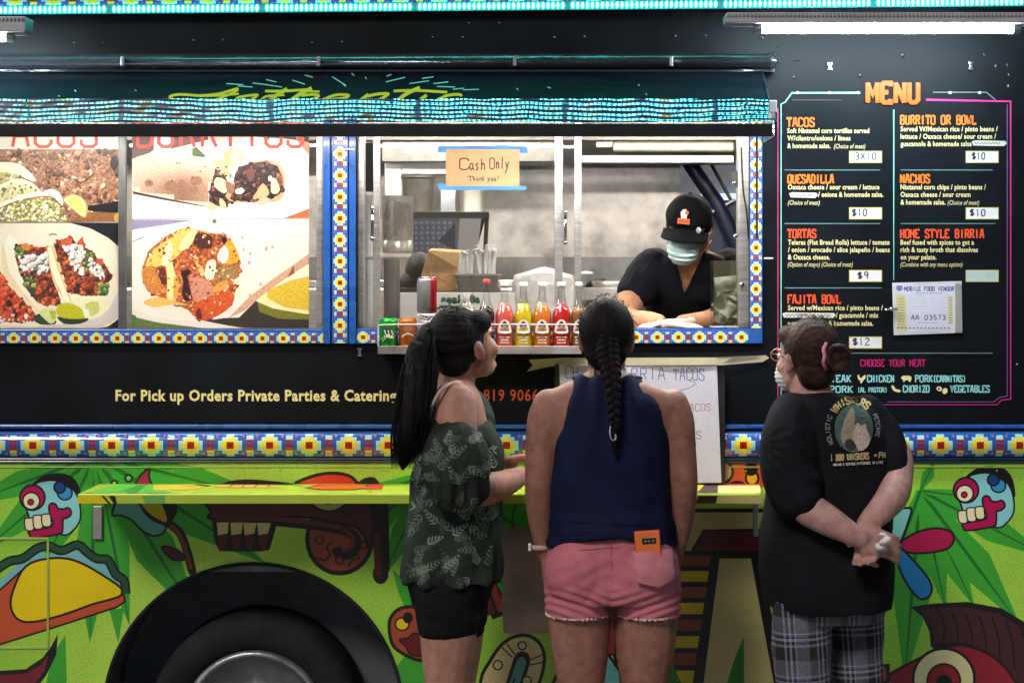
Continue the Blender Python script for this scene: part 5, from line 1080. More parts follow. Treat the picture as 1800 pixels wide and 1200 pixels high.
# cooker line with hood
b = MB(); a0 = P(-100, 451, 2.0); a1 = P(1200, 451, 2.0)
hood = thing('cooker_hood', 'dim steel cooker hood with a pale lip above the server', 'cooker hood', (.0, 1.9, 2.2))
b.prism([Vector((-1.7, 1.95, P(0, 283, 1.95).z)), Vector((-1.7, 2.22, P(0, 283, 1.95).z)), Vector((-1.7, 2.22, 2.55)), Vector((-1.7, 1.75, 2.55)), Vector((-1.7, 1.75, P(0, 246, 1.75).z))], (2.75, 0, 0)); b.build('hood_shell', M('dull_hood', (.20, .195, .18), .45, .6, var=.3), hood)
q0 = P(1056, 250, 1.74); q1 = P(1290, 268, 1.74)
b = MB(); b.box((q0.x + .05, 1.70, q1.z), (q1.x, 1.745, q0.z)); b.build('hood_lip', M('olive_steel', (.42, .40, .30), .35, .4), hood, bevel=.01)
b = MB(); b.box((q0.x - .02, 1.72, q1.z + .02), (q0.x + .05, 1.74, q0.z)); b.build('hood_handle', M('pale_enamel', (.7, .68, .6), .4), hood, bevel=.004)
b = MB(); b.box((q0.x - .1, 1.76, q1.z - .04), (q1.x, 1.78, q1.z - .012)); b.build('hood_edge', m_steelb, hood)
ran = thing('griddle_counter', 'long steel griddle counter along the back of the kitchen', 'cooker', (-.3, 1.9, .9))
z0 = P(0, 505, 1.55).z; zb = P(0, 452, 2.2).z
b = MB(); b.box((-2.6, 1.55, .9), (.95, 2.2, z0)); b.build('griddle_body', m_steelb, ran, bevel=.01)
b = MB(); b.box((-2.6, 2.15, z0 + .002), (.95, 2.2, zb)); b.build('back_guard', m_steeld, ran)
b = MB(); b.box((-1.2, 1.60, z0 + .002), (.2, 2.12, z0 + .03)); b.build('griddle_plate', m_steel, ran, bevel=.004)
b = MB(); b.tube([P(1030, 508, 1.5), P(1040, 498, 1.48), P(1062, 494, 1.46)], .012, 8, sub=4); tagd(b.build('pan_handle', m_blk), 'black curved pan handle left of the server', 'pan_handle')  # this curved tube is the handle of a pan
b = MB(); b.lathe(P(1100, 517, 1.45), [(.001, .0), (.12, .0), (.14, .05), (.13, .055), (.11, .01)], 28); tagd(b.build('frying_pan', m_steel, smooth=True), 'shallow steel pan on the griddle behind the server', 'pan')
b = MB(); b.lathe(P(1031, 482, 1.5), [(.001, 0), (.03, .0), (.026, .01), (.001, .014)], 16); tagd(b.build('pan_lid', m_white, smooth=True), 'tiny white pan lid at the back right of the takeaway bag', 'pan_lid')  # this small white disc is the lid of a pan
b = MB(); b.pbox(716, 387, 768, 401, .95, 1.1); tagd(b.build('black_machine', m_blk, bevel=.004), 'black machine under the hanging dark pot', 'machine')  # plain black box of a machine, put in as dark clutter
# upright steel shapes at left
def cyl(name, label, cat, px0, px1, py0, py1, y, mat, prof=None, group=None):
    a0 = P(px0, py1, y); a1 = P(px1, py0, y); r = (a1.x - a0.x) / 2; h = a1.z - a0.z; cx = (a0.x + a1.x) / 2
    prof = prof or [(1, 0), (1, .03), (.98, .05), (.98, .94), (1.02, .96), (1.02, 1), (.95, 1)]
    b = MB(); b.lathe((cx, y + r, a0.z), [(r * u, h * v) for u, v in prof], 26); o = b.build(name, mat, smooth=False)
    for p in o.data.polygons: p.use_smooth = True
    es = o.modifiers.new('e', 'EDGE_SPLIT'); es.split_angle = R(40)
    return tagd(o, label, cat, group)
cyl('steel_pot', 'tall dark steel pot hanging high behind the cash sign', 'pot', 706, 762, 308, 386, 1.3, M('sooty_steel', (.13, .12, .10), .4, .6, var=.4), [(.8, 0), (.86, .03), (.9, .2), (1, .93), (1.12, .95), (1.12, 1), (1, 1)])
cyl('steel_pot', 'squat grey pot just right below the cash sign', 'pot', 808, 852, 326, 374, 1.35, M('grey_pot', (.30, .29, .26), .45, .5))
cyl('cup_dispenser', 'wide pale steel cup tube nearest the left jamb of the serving window', 'dispenser', 670, 725, 344, 444, .42, M('pale_steel', (.66, .63, .57), .3, .6, var=.08), [(.92, 0), (1, .02), (1, .2), (.95, .22), (1, .24), (1, 1), (.9, 1)])
cyl('cup_dispenser', 'dark grey standing tube below the wide pale one', 'dispenser', 673, 702, 455, 560, .34, M('grey_tube', (.22, .21, .21), .4, .5))
cyl('paper_cup_stack', 'narrow white stack of cups between the window jamb and frame', 'cup stack', 641, 656, 456, 574, .24, m_white, [(1.4, 0), (1.4, .05), (1, .12), (.9, .98), (1, 1)])
cyl('paper_cup_stack', 'short white cup stack high by the left jamb', 'cup stack', 640, 655, 342, 450, .3, m_white)
b = MB(); b.pbox(640, 250, 657, 335, .5, .6); tagd(b.build('wall_box', m_blk, bevel=.004), 'black box high at the left jamb of the serving window', 'box')
b = MB(); b.pbox(672, 250, 990, 283, 1.6, 1.9); tagd(b.build('overhead_shelf', M('shelf_grey', (.20, .19, .18), .4, .5, var=.3)), 'dark shelf under the kitchen ceiling behind the cash sign', 'shelf')
b = MB(); b.pbox(676, 286, 706, 344, 1.7, 1.8); b.pbox(706, 286, 790, 306, 1.7, 1.8); tagd(b.build('paper_towel_box', m_white, bevel=.004), 'pale box under the dark shelf at upper left', 'box')
b = MB(); b.pbox(775, 330, 800, 400, 1.5, 1.55); tagd(b.build('hanging_cloth', M('pale_cloth', (.6, .62, .68), .8, bump=.01, bscale=20)), 'pale cloth hanging behind the cash sign', 'cloth')
stand = thing('till_stand', 'black stand with a bluish chart and a white sheet behind the straws', 'stand', P(790, 510, .9))
b = MB(); b.pbox(716, 372, 860, 384, .88, 1.0); b.build('stand_top', m_blk, stand, bevel=.004)
b = MB(); b.tube([P(850, 384, .9), P(830, 455, .88)], .008, 6); b.build('stand_leg', m_blk, stand); b = MB(); b.tube([P(856, 384, .9), P(852, 455, .88)], .009, 6); b.build('stand_leg', m_blk, stand)
ch = Art([(722, 384), (808, 384), (804, 452), (724, 448)], (120, 130, 158, .2))
for j in range(6):
    for i in range(7): ch.rect(728 + i * 10 + (j % 2) * 2, 389 + j * 9, 734 + i * 10, 394 + j * 9, (176, 184, 206))
ch.poly([(770, 424), (800, 392), (800, 440)], (60, 66, 76)); ch.poly([(808, 386), (846, 388), (838, 446), (808, 446)], (206, 204, 204)); 
for j in range(5): ch.line([(812, 396 + j * 10), (838, 397 + j * 10)], 1.2, (180, 180, 186))
link('chart_print', (lambda m: (m.flip_normals(), m)[1])(ch.mesh(plane(.87))), m_ink, stand)
b = MB(); b.prism([P(722, 384, .872), P(846, 384, .872), P(838, 452, .872), P(724, 452, .872)], (0, .006, 0)); b.build('chart_sheet', m_white, stand)
b = MB(); b.pbox(700, 505, 880, 530, .75, 1.05); b.build('stand_base', m_steeld, stand, bevel=.005)
b = MB(); b.ell(P(738, 478, .8), (.055, .05, .075), n=14, m=9); b.ell(P(722, 500, .8), (.045, .05, .05), n=14, m=9); o = b.build('dark_bundle', M('black_cloth', (.02, .02, .025), .8, bump=.02, bscale=18), smooth=True); tagd(o, 'dark cloth bundle left of the tilted brown bag', 'cloth')
# brown paper bag, tilted
b = MB(); q = [P(735, 503, .5), P(752, 440, .55), P(808, 443, .55), P(806, 470, .5), P(795, 512, .48), P(740, 513, .48)]
b.prism([q[0], q[1], q[2], q[3], q[4], q[5]], (.01, .09, .01)); bag = b.build('paper_bag', M('kraft_paper', (.50, .30, .13), .8, bump=.004, bscale=14, var=.2), bevel=.003); tagd(bag, 'tilted brown paper bag beside the straw tub', 'paper bag')
cr = MB()
for a0_, a1_ in (((752, 490), (764, 484)), ((764, 484), (784, 496)), ((760, 446), (756, 500))):
    p0, p1 = P(*a0_, .478), P(*a1_, .478); cr.tube([p0, p1], .0015, 5)
o = cr.build('bag_crease', M('kraft_fold', (.36, .2, .085), .8), bag)
# straw tub
tub = thing('straw_tub', 'dark tub full of upright white paper straws', 'tub', P(840, 513, .42))
b = MB(); b.prism([P(800, 484, .40), P(878, 484, .40), P(872, 513, .40), P(806, 513, .40)], (0, .1, 0)); b.build('tub_body', M('smoky_tub', (.10, .095, .085), .3, var=.2), tub, bevel=.003)
b = MB(); b.pbox(797, 481, 881, 485, .395, .505); b.build('tub_rim', M('smoky_rim', (.25, .24, .22), .3), tub, bevel=.002)
rs = random.Random(3)
for i in range(34):
    px = rs.uniform(806, 870); tl = rs.uniform(-8, 9); top = rs.uniform(438, 456) - (px - 806) * .12
    b = MB(); yv = rs.uniform(.42, .48); b.tube([P(px, 500, yv), P(px + tl, top, yv)], .0076, 7); b.build('straw', m_white, tub)
# seal box
sb = MB(); sb.pbox(703, 514, 905, 572, .16, .30); box = sb.build('carton', M('white_card', (.66, .64, .60), .6, var=.06), bevel=.002); tagd(box, 'white carton with green and black lettering behind the drinks', 'box')
la = Lettering(); fb = plane(.1585)
la.add('seal', 775, 532, 809, 13, (30, 84, 50), fb, .06); la.add('Ba', 826, 532, 844, 13, (30, 84, 50), fb, .06)
o = la.build('carton_print', m_ink, box)
b = MB(); b.pbox(774, 537, 806, 540.5, .1575, .1595); b.build('carton_stripe', m_blk, box)
# takeaway bag (white, soft)
b = MB(); b.loft([(P(955, 572, .45), (.105, 0, 0), (0, .07, 0), 3.5), (P(955, 545, .45), (.108, 0, 0), (0, .075, 0), 3.2), (P(955, 500, .45), (.11, 0, 0), (0, .075, 0), 3), (P(955, 484, .45), (.10, 0, 0), (0, .07, 0), 3), (P(958, 478, .45), (.06, 0, 0), (0, .05, 0), 2), (P(960, 470, .45), (.02, 0, 0), (0, .02, 0), 2)], 36)
for v in b.bm.verts: v.co += Vector((noise.noise(v.co * 22), noise.noise(v.co * 22 + Vector((5, 0, 0))), noise.noise(v.co * 25 + Vector((0, 9, 0))))) * .008
o = b.build('takeaway_bag', M('white_plastic_bag', (.74, .72, .68), .35, bump=.006, bscale=30), smooth=True); tagd(o, 'knotted white plastic takeaway bag behind the fruit drinks', 'bag')
b = MB(); b.pbox(1028, 505, 1092, 530, 1.1, 1.4); tagd(b.build('steel_tray', m_steel, bevel=.006), 'steel food tray left of the server', 'tray')
# cash sign with tape on the pane
cs = thing('cash_sign', 'brown card reading Cash Only held by blue tape strips on the glass', 'sign', P(848, 330, .045))
b = MB(); b.pbox(784, 261, 913, 329, .0465, .049); b.build('card', M('kraft_card', (.52, .30, .155), .8, var=.12, bump=.0008, bscale=80), cs)
ca = Art(); IK = (44, 30, 26)
strokes(ca, '"', 798, 276, 806, 8, IK, .8); strokes(ca, 'C', 808, 298, 824, 20, IK, .9, jit=.1); strokes(ca, 'ash', 825, 299, 853, 19, IK, .85, jit=.2); strokes(ca, 'O', 861, 297, 869, 19, IK, .8); strokes(ca, 'nly', 872, 297, 894, 20, IK, .8, jit=.1, slant=.5); strokes(ca, '"', 900, 277, 908, 8, IK, .8)
strokes(ca, 'T', 822, 319, 831, 9, IK, 1.3); strokes(ca, 'hank', 832, 318, 852, 8, IK, 1.3, jit=.2); strokes(ca, 'you!', 857, 318, 878, 9, IK, 1.3, jit=.2)
link('handwriting', (lambda m: (m.flip_normals(), m)[1])(ca.mesh(plane(.0459))), m_ink, cs)
m_tape = M('blue_masking_tape', (.06, .22, .52), .6, var=.15)
for x0, y0, x1, y1 in ((770, 256, 926, 262.5), (770, 262.5, 784, 268), (913, 262.5, 927, 269), (771, 327, 925, 334), (769, 322, 783, 327)):
    b = MB(); b.pbox(x0, y0, x1, y1, .0455, .0462); b.build('tape', m_tape, cs)

# ------------------------------------------------------------------ drinks on the little shelf outside
ds = thing('drink_shelf', 'narrow steel shelf with a thin white rail holding cans and bottles under the window', 'shelf', (P(842, 622).x, -.07, P(0, 622).z))
YS0, YS1 = -.135, -.004; zt_ = P(0, 608, YS0).z
b = MB(); a0 = P(664, 608, YS0); a1 = P(1022, 622, YS0); b.box((a0.x, YS0, a1.z), (a1.x, YS0 + .002, a0.z)); b.box((a0.x, YS0 + .002, a1.z + .008), (a1.x, YS1, a1.z + .011)); b.build('shelf_tray', m_steel, ds, bevel=.001)
SHZ = a1.z + .0115
b = MB(); b.tube([P(665, 608, YS0), P(665, 571, YS0), P(700, 570, YS0), P(770, 570, YS0), P(780, 574, YS0 - .002), P(782, 586, YS0)], .0022, 8); b.build('rail', m_white, ds, smooth=True)
b = MB(); b.tube([P(862, 607, YS0), P(862, 570, YS0), P(1019, 570, YS0), P(1019, 607, YS0)], .0022, 8); b.build('rail', m_white, ds, smooth=True)
def can(px0, px1, col, label, z=None, y=-.07, silver=False, topc=None, sc=1.0):
    x = (P(px0, 0, y).x + P(px1, 0, y).x) / 2; r = (P(px1, 0, y).x - P(px0, 0, y).x) / 2; h = r * 3.55 * sc; z = SHZ if z is None else z
    c = (x, y, z); t = thing('soda_can', label, 'can', c, 'soda cans')
    b = MB(); b.lathe(c, [(r * .75, 0), (r * .86, .002), (r, h * .06), (r, h * .90), (r * .86, h * .975)], 24, cap=True); b.build('can_body', PM('can_print', .22, .0, metal=.55), t, smooth=True)
    o = t.children[0]; me = o.data; at = me.color_attributes.new('Col', 'FLOAT_COLOR', 'CORNER')
    for p in me.polygons:
        for li in p.loop_indices:
            v = me.vertices[me.loops[li].vertex_index].co; an = math.atan2(v.y, v.x)
            cc = col[0] if (silver and (an < -1.15 or an > 2.6)) else (col[1] if len(col) > 1 else col[0]); at.data[li].color = (*lin(cc), .1)
    b = MB(); b.lathe((x, y, z + h * .976), [(r * .85, 0), (r * .86, .002), (r * .80, .002), (r * .78, -.001), (.001, -.001)], 24, cap=False); b.build('can_lid', m_chrome if not topc else M('tinted_lid' + str(topc), lin(topc), .25, .6), t, smooth=True)
    return t, x, y, z, r, h
def can_art(t, y, r, cx, fn_shapes):
    """print wrapped round the can"""
    a = Art(); fn_shapes(a); x0 = P(cx, 0, y).x
    def w(px, py):
        p = P(px, py, y - r); u = (p.x - x0) / r; u = max(-.97, min(.97, u)); return Vector((x0 + r * 1.006 * u, y - r * 1.006 * math.sqrt(1 - u * u), p.z))
    m_ = a.mesh(w); m_.flip_normals(); link('can_print', m_, m_ink, t, smooth=False)
t, x, y, z, r, h = can(667, 699, [(30, 150, 50)], 'green soda can at the left end of the drink shelf', topc=(60, 200, 90), sc=.98)
def g1(a):
    a.poly([(669, 572), (697, 570), (697, 586), (669, 590)], (20, 60, 30)); a.line([(671, 598), (680, 590), (690, 592), (696, 582)], 5, (226, 230, 214), smooth=3)
    for i in range(3): a.line([(676 + i * 6, 580), (678 + i * 6, 588)], 2, (206, 220, 206))
    a.ell(683, 574, 6, 4, (60, 70, 60))
can_art(t, y, r, 683, g1)
t, x, y, z, r, h = can(701, 733, [(206, 104, 40)], 'orange soda can next to the green one', topc=(214, 120, 50), sc=.98)
def g2(a):
    a.poly([(704, 574), (718, 568), (731, 574), (728, 586), (706, 590)], (120, 60, 40)); a.ell(717, 578, 8, 6, (150, 100, 80)); a.line([(706, 592), (716, 586), (728, 590)], 3, (226, 206, 180), smooth=3)
can_art(t, y, r, 717, g2)
t, x, y, z, r, h = can(735, 767, [(190, 194, 206)], 'silver soda can third from the left, under the raised can', sc=.98)
def g3(a): a.line([(738, 602), (748, 584), (764, 574)], 4, (60, 80, 140), smooth=3)
can_art(t, y, r, 751, g3)
zc = SHZ + h + .003
can(769, 801, [(206, 24, 34)], 'red soda can fourth from the left, half hidden by a head', sc=.98)
b = MB(); b.lathe((P(751, 0, -.07).x, -.07, zc), [(.028, 0), (.032, .002), (.032, .009), (.026, .011)], 20); tagd(b.build('lid', m_white, smooth=True), 'white cup lid under the raised silver and red can', 'lid')
zc2 = P(0, 557, -.07).z
can(733, 768, [(150, 148, 150), (158, 20, 34)], 'silver and red cola can standing raised above the others', z=zc + .012, silver=True, sc=1.03)

def bottle(px, wpx, liquid, label, lab=None, top=498, glass=None, full=.66, dark=False):
    y = -.07; x = P(px, 0, y).x; r = wpx / 2 * kk(y); z = SHZ; H = P(0, top, y).z - z
    t = thing('glass_bottle', label, 'bottle', (x, y, z), 'glass soda bottles on the drink shelf')
    prof = [(.86, 0), (.98, .015), (1, .04), (.96, .12), (.93, .26), (.98, .40), (1.0, .47), (.95, .54), (.74, .62), (.52, .70), (.40, .78), (.35, .86), (.35, .955), (.40, .96), (.40, .98)]
    b = MB(); b.lathe((x, y, z), [(r * u, H * v) for u, v in prof], 24); b.build('bottle_glass', clear_glass('bottle_glass', (.97, .98, .96), .10), t, smooth=True)
    b = MB(); lp = [(u * .94, v + .004) for u, v in prof if v < full]; 
    u_last = lp[-1]; b.lathe((x, y, z), [(r * u, H * v) for u, v in lp] + [(r * u_last[0] * .8, H * (full + .03))], 24)
    nm = 'drink_%d_%d_%d' % tuple(liquid); lm = M(nm, lin(liquid), .15, trans=(.0 if dark else .12), ior=1.34, var=.06, coat=.4); b.build('drink', lm, t, smooth=True)
    b = MB(); b.lathe((x, y, z + H * .955), [(r * .43, 0), (r * .45, .003), (r * .42, .012), (r * .3, .014)], 18); b.build('bottle_cap', m_white if not dark else M('red_cap', (.5, .03, .03), .3), t, smooth=True)
    a = Art(); zy = lambda f: 510 - ((z + H * f) - CAMZ) / kk(y - r); w = wpx
    if dark: a.rect(px - w * .42, zy(.42), px + w * .42, zy(.20), (170, 24, 34)); a.line([(px - w * .3, zy(.30)), (px - w * .1, zy(.34)), (px + w * .1, zy(.29)), (px + w * .3, zy(.33))], 2.4, (230, 220, 220), smooth=3)
    else:
        a.poly([(px, zy(.46)), (px + w * .22, zy(.42)), (px + w * .34, zy(.30)), (px + w * .26, zy(.25)), (px - w * .26, zy(.25)), (px - w * .34, zy(.30)), (px - w * .22, zy(.42))], (232, 214, 200), 2)
        a.poly([(px, zy(.44)), (px + w * .14, zy(.40)), (px + w * .2, zy(.34)), (px, zy(.37)), (px - w * .2, zy(.34)), (px - w * .14, zy(.40))], (40, 44, 36))
        a.rect(px - w * .24, zy(.31), px + w * .24, zy(.28), lab or liquid); a.rect(px - w * .26, zy(.20), px + w * .26, zy(.185), (240, 226, 206)); a.rect(px - w * .2, zy(.16), px + w * .2, zy(.145), (240, 226, 206)); a.rect(px - w * .22, zy(.12), px + w * .22, zy(.10), (236, 220, 200))
    x0 = x
    def wrap(qx, qy):
        p = P(qx, qy, y - r); u = max(-.97, min(.97, (p.x - x0) / r)); return Vector((x0 + r * 1.03 * u, y - r * 1.03 * math.sqrt(1 - u * u), p.z))
    m_ = a.mesh(wrap); m_.flip_normals(); link('bottle_label', m_, m_ink, t)
bottle(887, 34, (236, 96, 84), 'pink soda bottle, first right of the ponytailed head', lab=(220, 120, 100))
bottle(920, 34, (252, 206, 10), 'bright yellow soda bottle between pink and orange')
bottle(953, 34, (250, 128, 12), 'orange soda bottle between yellow and red')
bottle(987, 34, (214, 22, 20), 'bright red soda bottle right of the orange one')
bottle(1018, 30, (150, 96, 40), 'brown soda bottle at the right end by the braided head', full=.6)
bottle(855, 30, (40, 20, 20), 'dark cola bottle with a red cap and red label', top=493, dark=True, full=.6)
b = MB(); c = P(822, 0, -.07); b.lathe((c.x, -.07, SHZ), [(.03, 0), (.034, .02), (.034, .11), (.032, .125), (.016, .145), (.013, .16), (.013, .172), (.017, .173), (.017, .182), (.012, .184)], 24); o = b.build('glass_bottle', clear_glass('bottle_glass'), smooth=True); tagd(o, 'clear empty glass bottle with rounded shoulders left of the cola', 'bottle', 'glass soda bottles on the drink shelf')

# tip box with bank notes
tp = thing('tip_box', 'clear plastic tip box at the right end of the window ledge', 'box', P(1283, 574, .06))
a0 = P(1254, 573, .05); a1 = P(1311, 458, .05)
for q0, q1 in (((a0.x, .05, a0.z), (a1.x, .053, a1.z)), ((a0.x, .147, a0.z), (a1.x, .15, a1.z)), ((a0.x, .0535, a0.z), (a0.x + .003, .1465, a1.z)), ((a1.x - .003, .0535, a0.z), (a1.x, .1465, a1.z))):
    b = MB(); b.box(q0, q1); b.build('box_side', m_acr, tp)
b = MB(); b.box((a0.x - .002, .048, a0.z - .004), (a1.x + .002, .152, a0.z - .0005)); b.build('box_base', m_white, tp)
rn = random.Random(8); NC = [(150, 156, 120, .3), (170, 172, 140, .3), (122, 128, 100, .3), (188, 186, 160, .3)]
for i in range(9):
    px, py = rn.uniform(1270, 1296), 560 - i * 7.5; c = P(px, py, .09 + rn.uniform(-.02, .02))
    bm = bmesh.new(); W_, H_ = 7, 5; vs = []; th = rn.uniform(-.7, .7); ph_ = rn.uniform(0, 9)
    if i == 8: th = .12; c = P(1276, 499, .068)
    for jj in range(H_):
        rw = []
        for ii in range(W_):
            u, v = (ii / (W_ - 1) - .5) * .072, (jj / (H_ - 1) - .5) * .05
            rw.append(bm.verts.new(c + Vector((u * math.cos(th) - v * math.sin(th), .010 * math.sin(u * 90 + ph_) + .008 * math.sin(v * 120 + ph_), u * math.sin(th) + v * math.cos(th)))))
        vs.append(rw)
    cl = bm.loops.layers.float_color.new('Col'); cc = rn.choice(NC)
    for jj in range(H_ - 1):
        for ii in range(W_ - 1):
            f_ = bm.faces.new((vs[jj][ii], vs[jj][ii + 1], vs[jj + 1][ii + 1], vs[jj + 1][ii])); k_ = .7 if 1 < ii < 4 and 0 < jj < 3 else 1
            for l in f_.loops: l[cl] = (*lin(cc, k_), .35)
    me = bpy.data.meshes.new('note'); bm.to_mesh(me); bm.free()
    tagd(link('bank_note', me, m_ink, smooth=True), 'crumpled greenish bank note inside the clear tip box', 'bank note', 'bank notes in the tip box')

# outside beyond the far window: bars and a made-up wall with glowing panes
b = MB(); b.tube([P(1196, 262, 2.35), P(1262, 360, 2.35), P(1300, 440, 2.35)], .035, 8); b.build('awning_strut', M('blue_black_paint', (.012, .02, .05), .4), truck, smooth=True)
b = MB(); b.tube([P(1240, 270, 2.34), P(1284, 350, 2.34)], .008, 6); b.build('awning_strut', m_blk, truck); b = MB(); b.tube([P(1246, 375, 2.34), P(1290, 352, 2.34)], .007, 6); b.build('awning_strut', m_alu, truck)
b = MB(); b.pbox(1240, 352, 1360, 480, 2.4, 2.45); b.build('far_side_flap', M('blue_black_paint'), truck)
bld = thing('backdrop_building', 'made-up building with pale blue glowing panes beyond the far kitchen window', 'building', (4, 12, 0))
b = MB(); b.box((-6, 12, 0), (14, 18, 9)); b.build('wall', M('grey_render', (.25, .28, .32), .7), bld)
for i in range(7):
    for j in range(3):
        x0 = -2 + i * 1.9; z0 = .8 + j * 2.6
        b = MB(); b.box((x0, 11.93, z0), (x0 + 1.5, 11.99, z0 + 1.9)); w_ = b.build('window', emitter('added_pane_glow', (.55, .70, 1.0), .95), bld)  # glow added to make the view through the far opening bluish bright
        b = MB(); b.box((x0 + .72, 11.90, z0), (x0 + .78, 11.93, z0 + 1.9)); b.box((x0, 11.90, z0 + .6), (x0 + .72, 11.93, z0 + .64)); b.build('glazing_bar', m_alu, w_)

# specials board taped to the truck above the shelf
sbd = thing('specials_board', 'white handwritten specials sheet taped to a black board, standing on the lime shelf', 'board', (P(1125, 850, -.05).x, -.05, SZ))
b = MB(); p0 = P(975, 640, -.045); p1 = P(1275, 640, -.045); b.box((p0.x, -.045, SZ + .003), (p1.x, -.016, p0.z)); b.build('backboard', m_blk, sbd, bevel=.003)
wa = Art([(983, 640), (1260, 640), (1268, 848), (990, 850)], (206, 204, 220, .06)); BL_, RD_, GN_ = (70, 104, 160), (150, 90, 110), (50, 100, 80)
strokes(wa, 'CH', 994, 665, 1016, 21, BL_, .7, jit=.2); strokes(wa, 'BIRRIA', 1078, 667, 1168, 20, BL_, .7, jit=.2); strokes(wa, 'TACOS', 1184, 668, 1238, 20, BL_, .7, jit=.25)
wa.line([(1130, 694), (1180, 690), (1215, 680), (1222, 672), (1212, 670)], 1.5, (120, 130, 160), smooth=4); strokes(wa, 'TACOS.', 1204, 722, 1258, 12, RD_, .8, jit=.3); strokes(wa, 'N)', 1209, 739, 1218, 7, (40, 40, 50), 1.1); strokes(wa, 'AS', 1212, 771, 1232, 13, GN_, .8, jit=.2); strokes(wa, 'N)', 1214, 784, 1225, 7, (40, 40, 50), 1.1)
link('paper_sheet', (lambda m: (m.flip_normals(), m)[1])(wa.mesh(lambda px, py: P(px, py, -.049) + Vector((0, -.003 * math.sin(px * .03), 0)))), m_ink, sbd)
m_mask = M('masking_tape', (.55, .50, .36), .65, var=.14, bump=.0012, bscale=40)
b = MB(); b.prism([P(1000, 629, -.052), P(1265, 628, -.052), P(1265, 641, -.052), P(1000, 643, -.052)], (0, -.0015, 0)); b.build('masking_tape', m_mask, sbd)
b = MB(); b.prism([P(1258, 628, -.0545), P(1290, 626, -.05), P(1346, 624, -.02), P(1352, 629, -.018), P(1340, 636, -.022), P(1262, 642, -.0545)], (0, -.0015, 0)); b.build('masking_tape', m_mask, sbd)
b = MB(); b.prism([P(930, 632, -.010), P(1004, 628, -.054), P(1004, 642, -.054), P(966, 644, -.03), P(926, 653, -.010), P(936, 642, -.010)], (0, -.0015, 0)); b.build('masking_tape', m_mask, sbd)

# brown bag hanging from the shelf between the two customers
hb = thing('paper_carrier', 'large grey-brown paper bag hanging under the shelf between the first two customers', 'bag', P(925, 1108, -.25))
b = MB(); b.loft([(P(924, 1108, -.22), (.068, 0, 0), (0, .05, 0), 6), (P(924, 1060, -.22), (.072, 0, 0), (0, .055, 0), 5), (P(922, 990, -.22), (.072, 0, 0), (0, .045, 0), 5), (P(920, 925, -.22), (.070, 0, 0), (0, .02, 0), 4)], 40)
for v in b.bm.verts: v.co += Vector((noise.noise(v.co * 9), noise.noise(v.co * 11 + Vector((5, 0, 0))), 0)) * .010
b.build('bag_body', M('grey_kraft', (.42, .33, .27), .75, bump=.004, bscale=12, var=.2), hb, smooth=True)
for px in (900, 940):
    b = MB(); b.tube([P(px, 930, -.24), P(px + 2, 900, -.26), P(px + 8, 886, -.27)], .003, 6, sub=4); b.build('bag_handle', m_blk, hb)
# ------------------------------------------------------------------ people
def bake(mb, name, voxel, smooth=3, fac=.5):
    me = mb.mesh(name); o = bpy.data.objects.new(name, me); COL.objects.link(o)
    r = o.modifiers.new('r', 'REMESH'); r.mode = 'VOXEL'; r.voxel_size = voxel; r.adaptivity = 0
    s_ = o.modifiers.new('s', 'SMOOTH'); s_.factor = fac; s_.iterations = smooth
    dg = bpy.context.evaluated_depsgraph_get(); dg.update()
    out = bpy.data.meshes.new_from_object(o.evaluated_get(dg)); bpy.data.objects.remove(o); bpy.data.meshes.remove(me); return out
def displace(me, f):
    ns = [v.normal.copy() for v in me.vertices]
    for v, n in zip(me.vertices, ns): v.co += n * f(v.co, n)
def nz(p, sx, sy, sz, o=0): return noise.noise(Vector((p.x * sx + o, p.y * sy, p.z * sz)))
def folds(amp=.006, sx=9, sz=26, o=0, fine=.0012):
    def f(p, n): 
        a = nz(p, sx, sx, sz, o); b = nz(p, sx * 2.2, sx * 2.2, sz * 1.8, o + 7)
        return amp * (a * abs(a) * 3.2 + .35 * b) + fine * nz(p, 60, 60, 60, o)
    return f
def px_of(p):
    k = kk(p.y); return p.x / k + 900, 510 + (CAMZ - p.z) / k
class Fig:
    def __init__(s, y0): s.y0 = y0; s.k = kk(y0)
    def w(s, px, py, dy=0.): return P(px, py, s.y0 + dy)
    def torso(s, mb, rows, n=36):
        rs = []
        for r in rows:
            py, L_, R_, dy, dp = r[:5]; e = r[5] if len(r) > 5 else 2.3
            c = s.w((L_ + R_) / 2, py, dy); rs.append((c, (((R_ - L_) / 2) * kk(s.y0 + dy), 0, 0), (0, dp, 0), e))
        # smooth the rows
        q = catmull([(*c, u[0], v[1], e) for c, u, v, e in rs], False, 4)
        mb.loft([(a[:3], (a[3], 0, 0), (0, a[4], 0), a[5]) for a in q], n)
    def limb(s, mb, pts, flat=1.0, sub=5, n=16, up=None):
        """pts: px, py, dy, radius in px"""
        mb.tube([s.w(p[0], p[1], p[2]) for p in pts], [p[3] * s.k for p in pts], n, sub=sub, flat=flat, up=up)

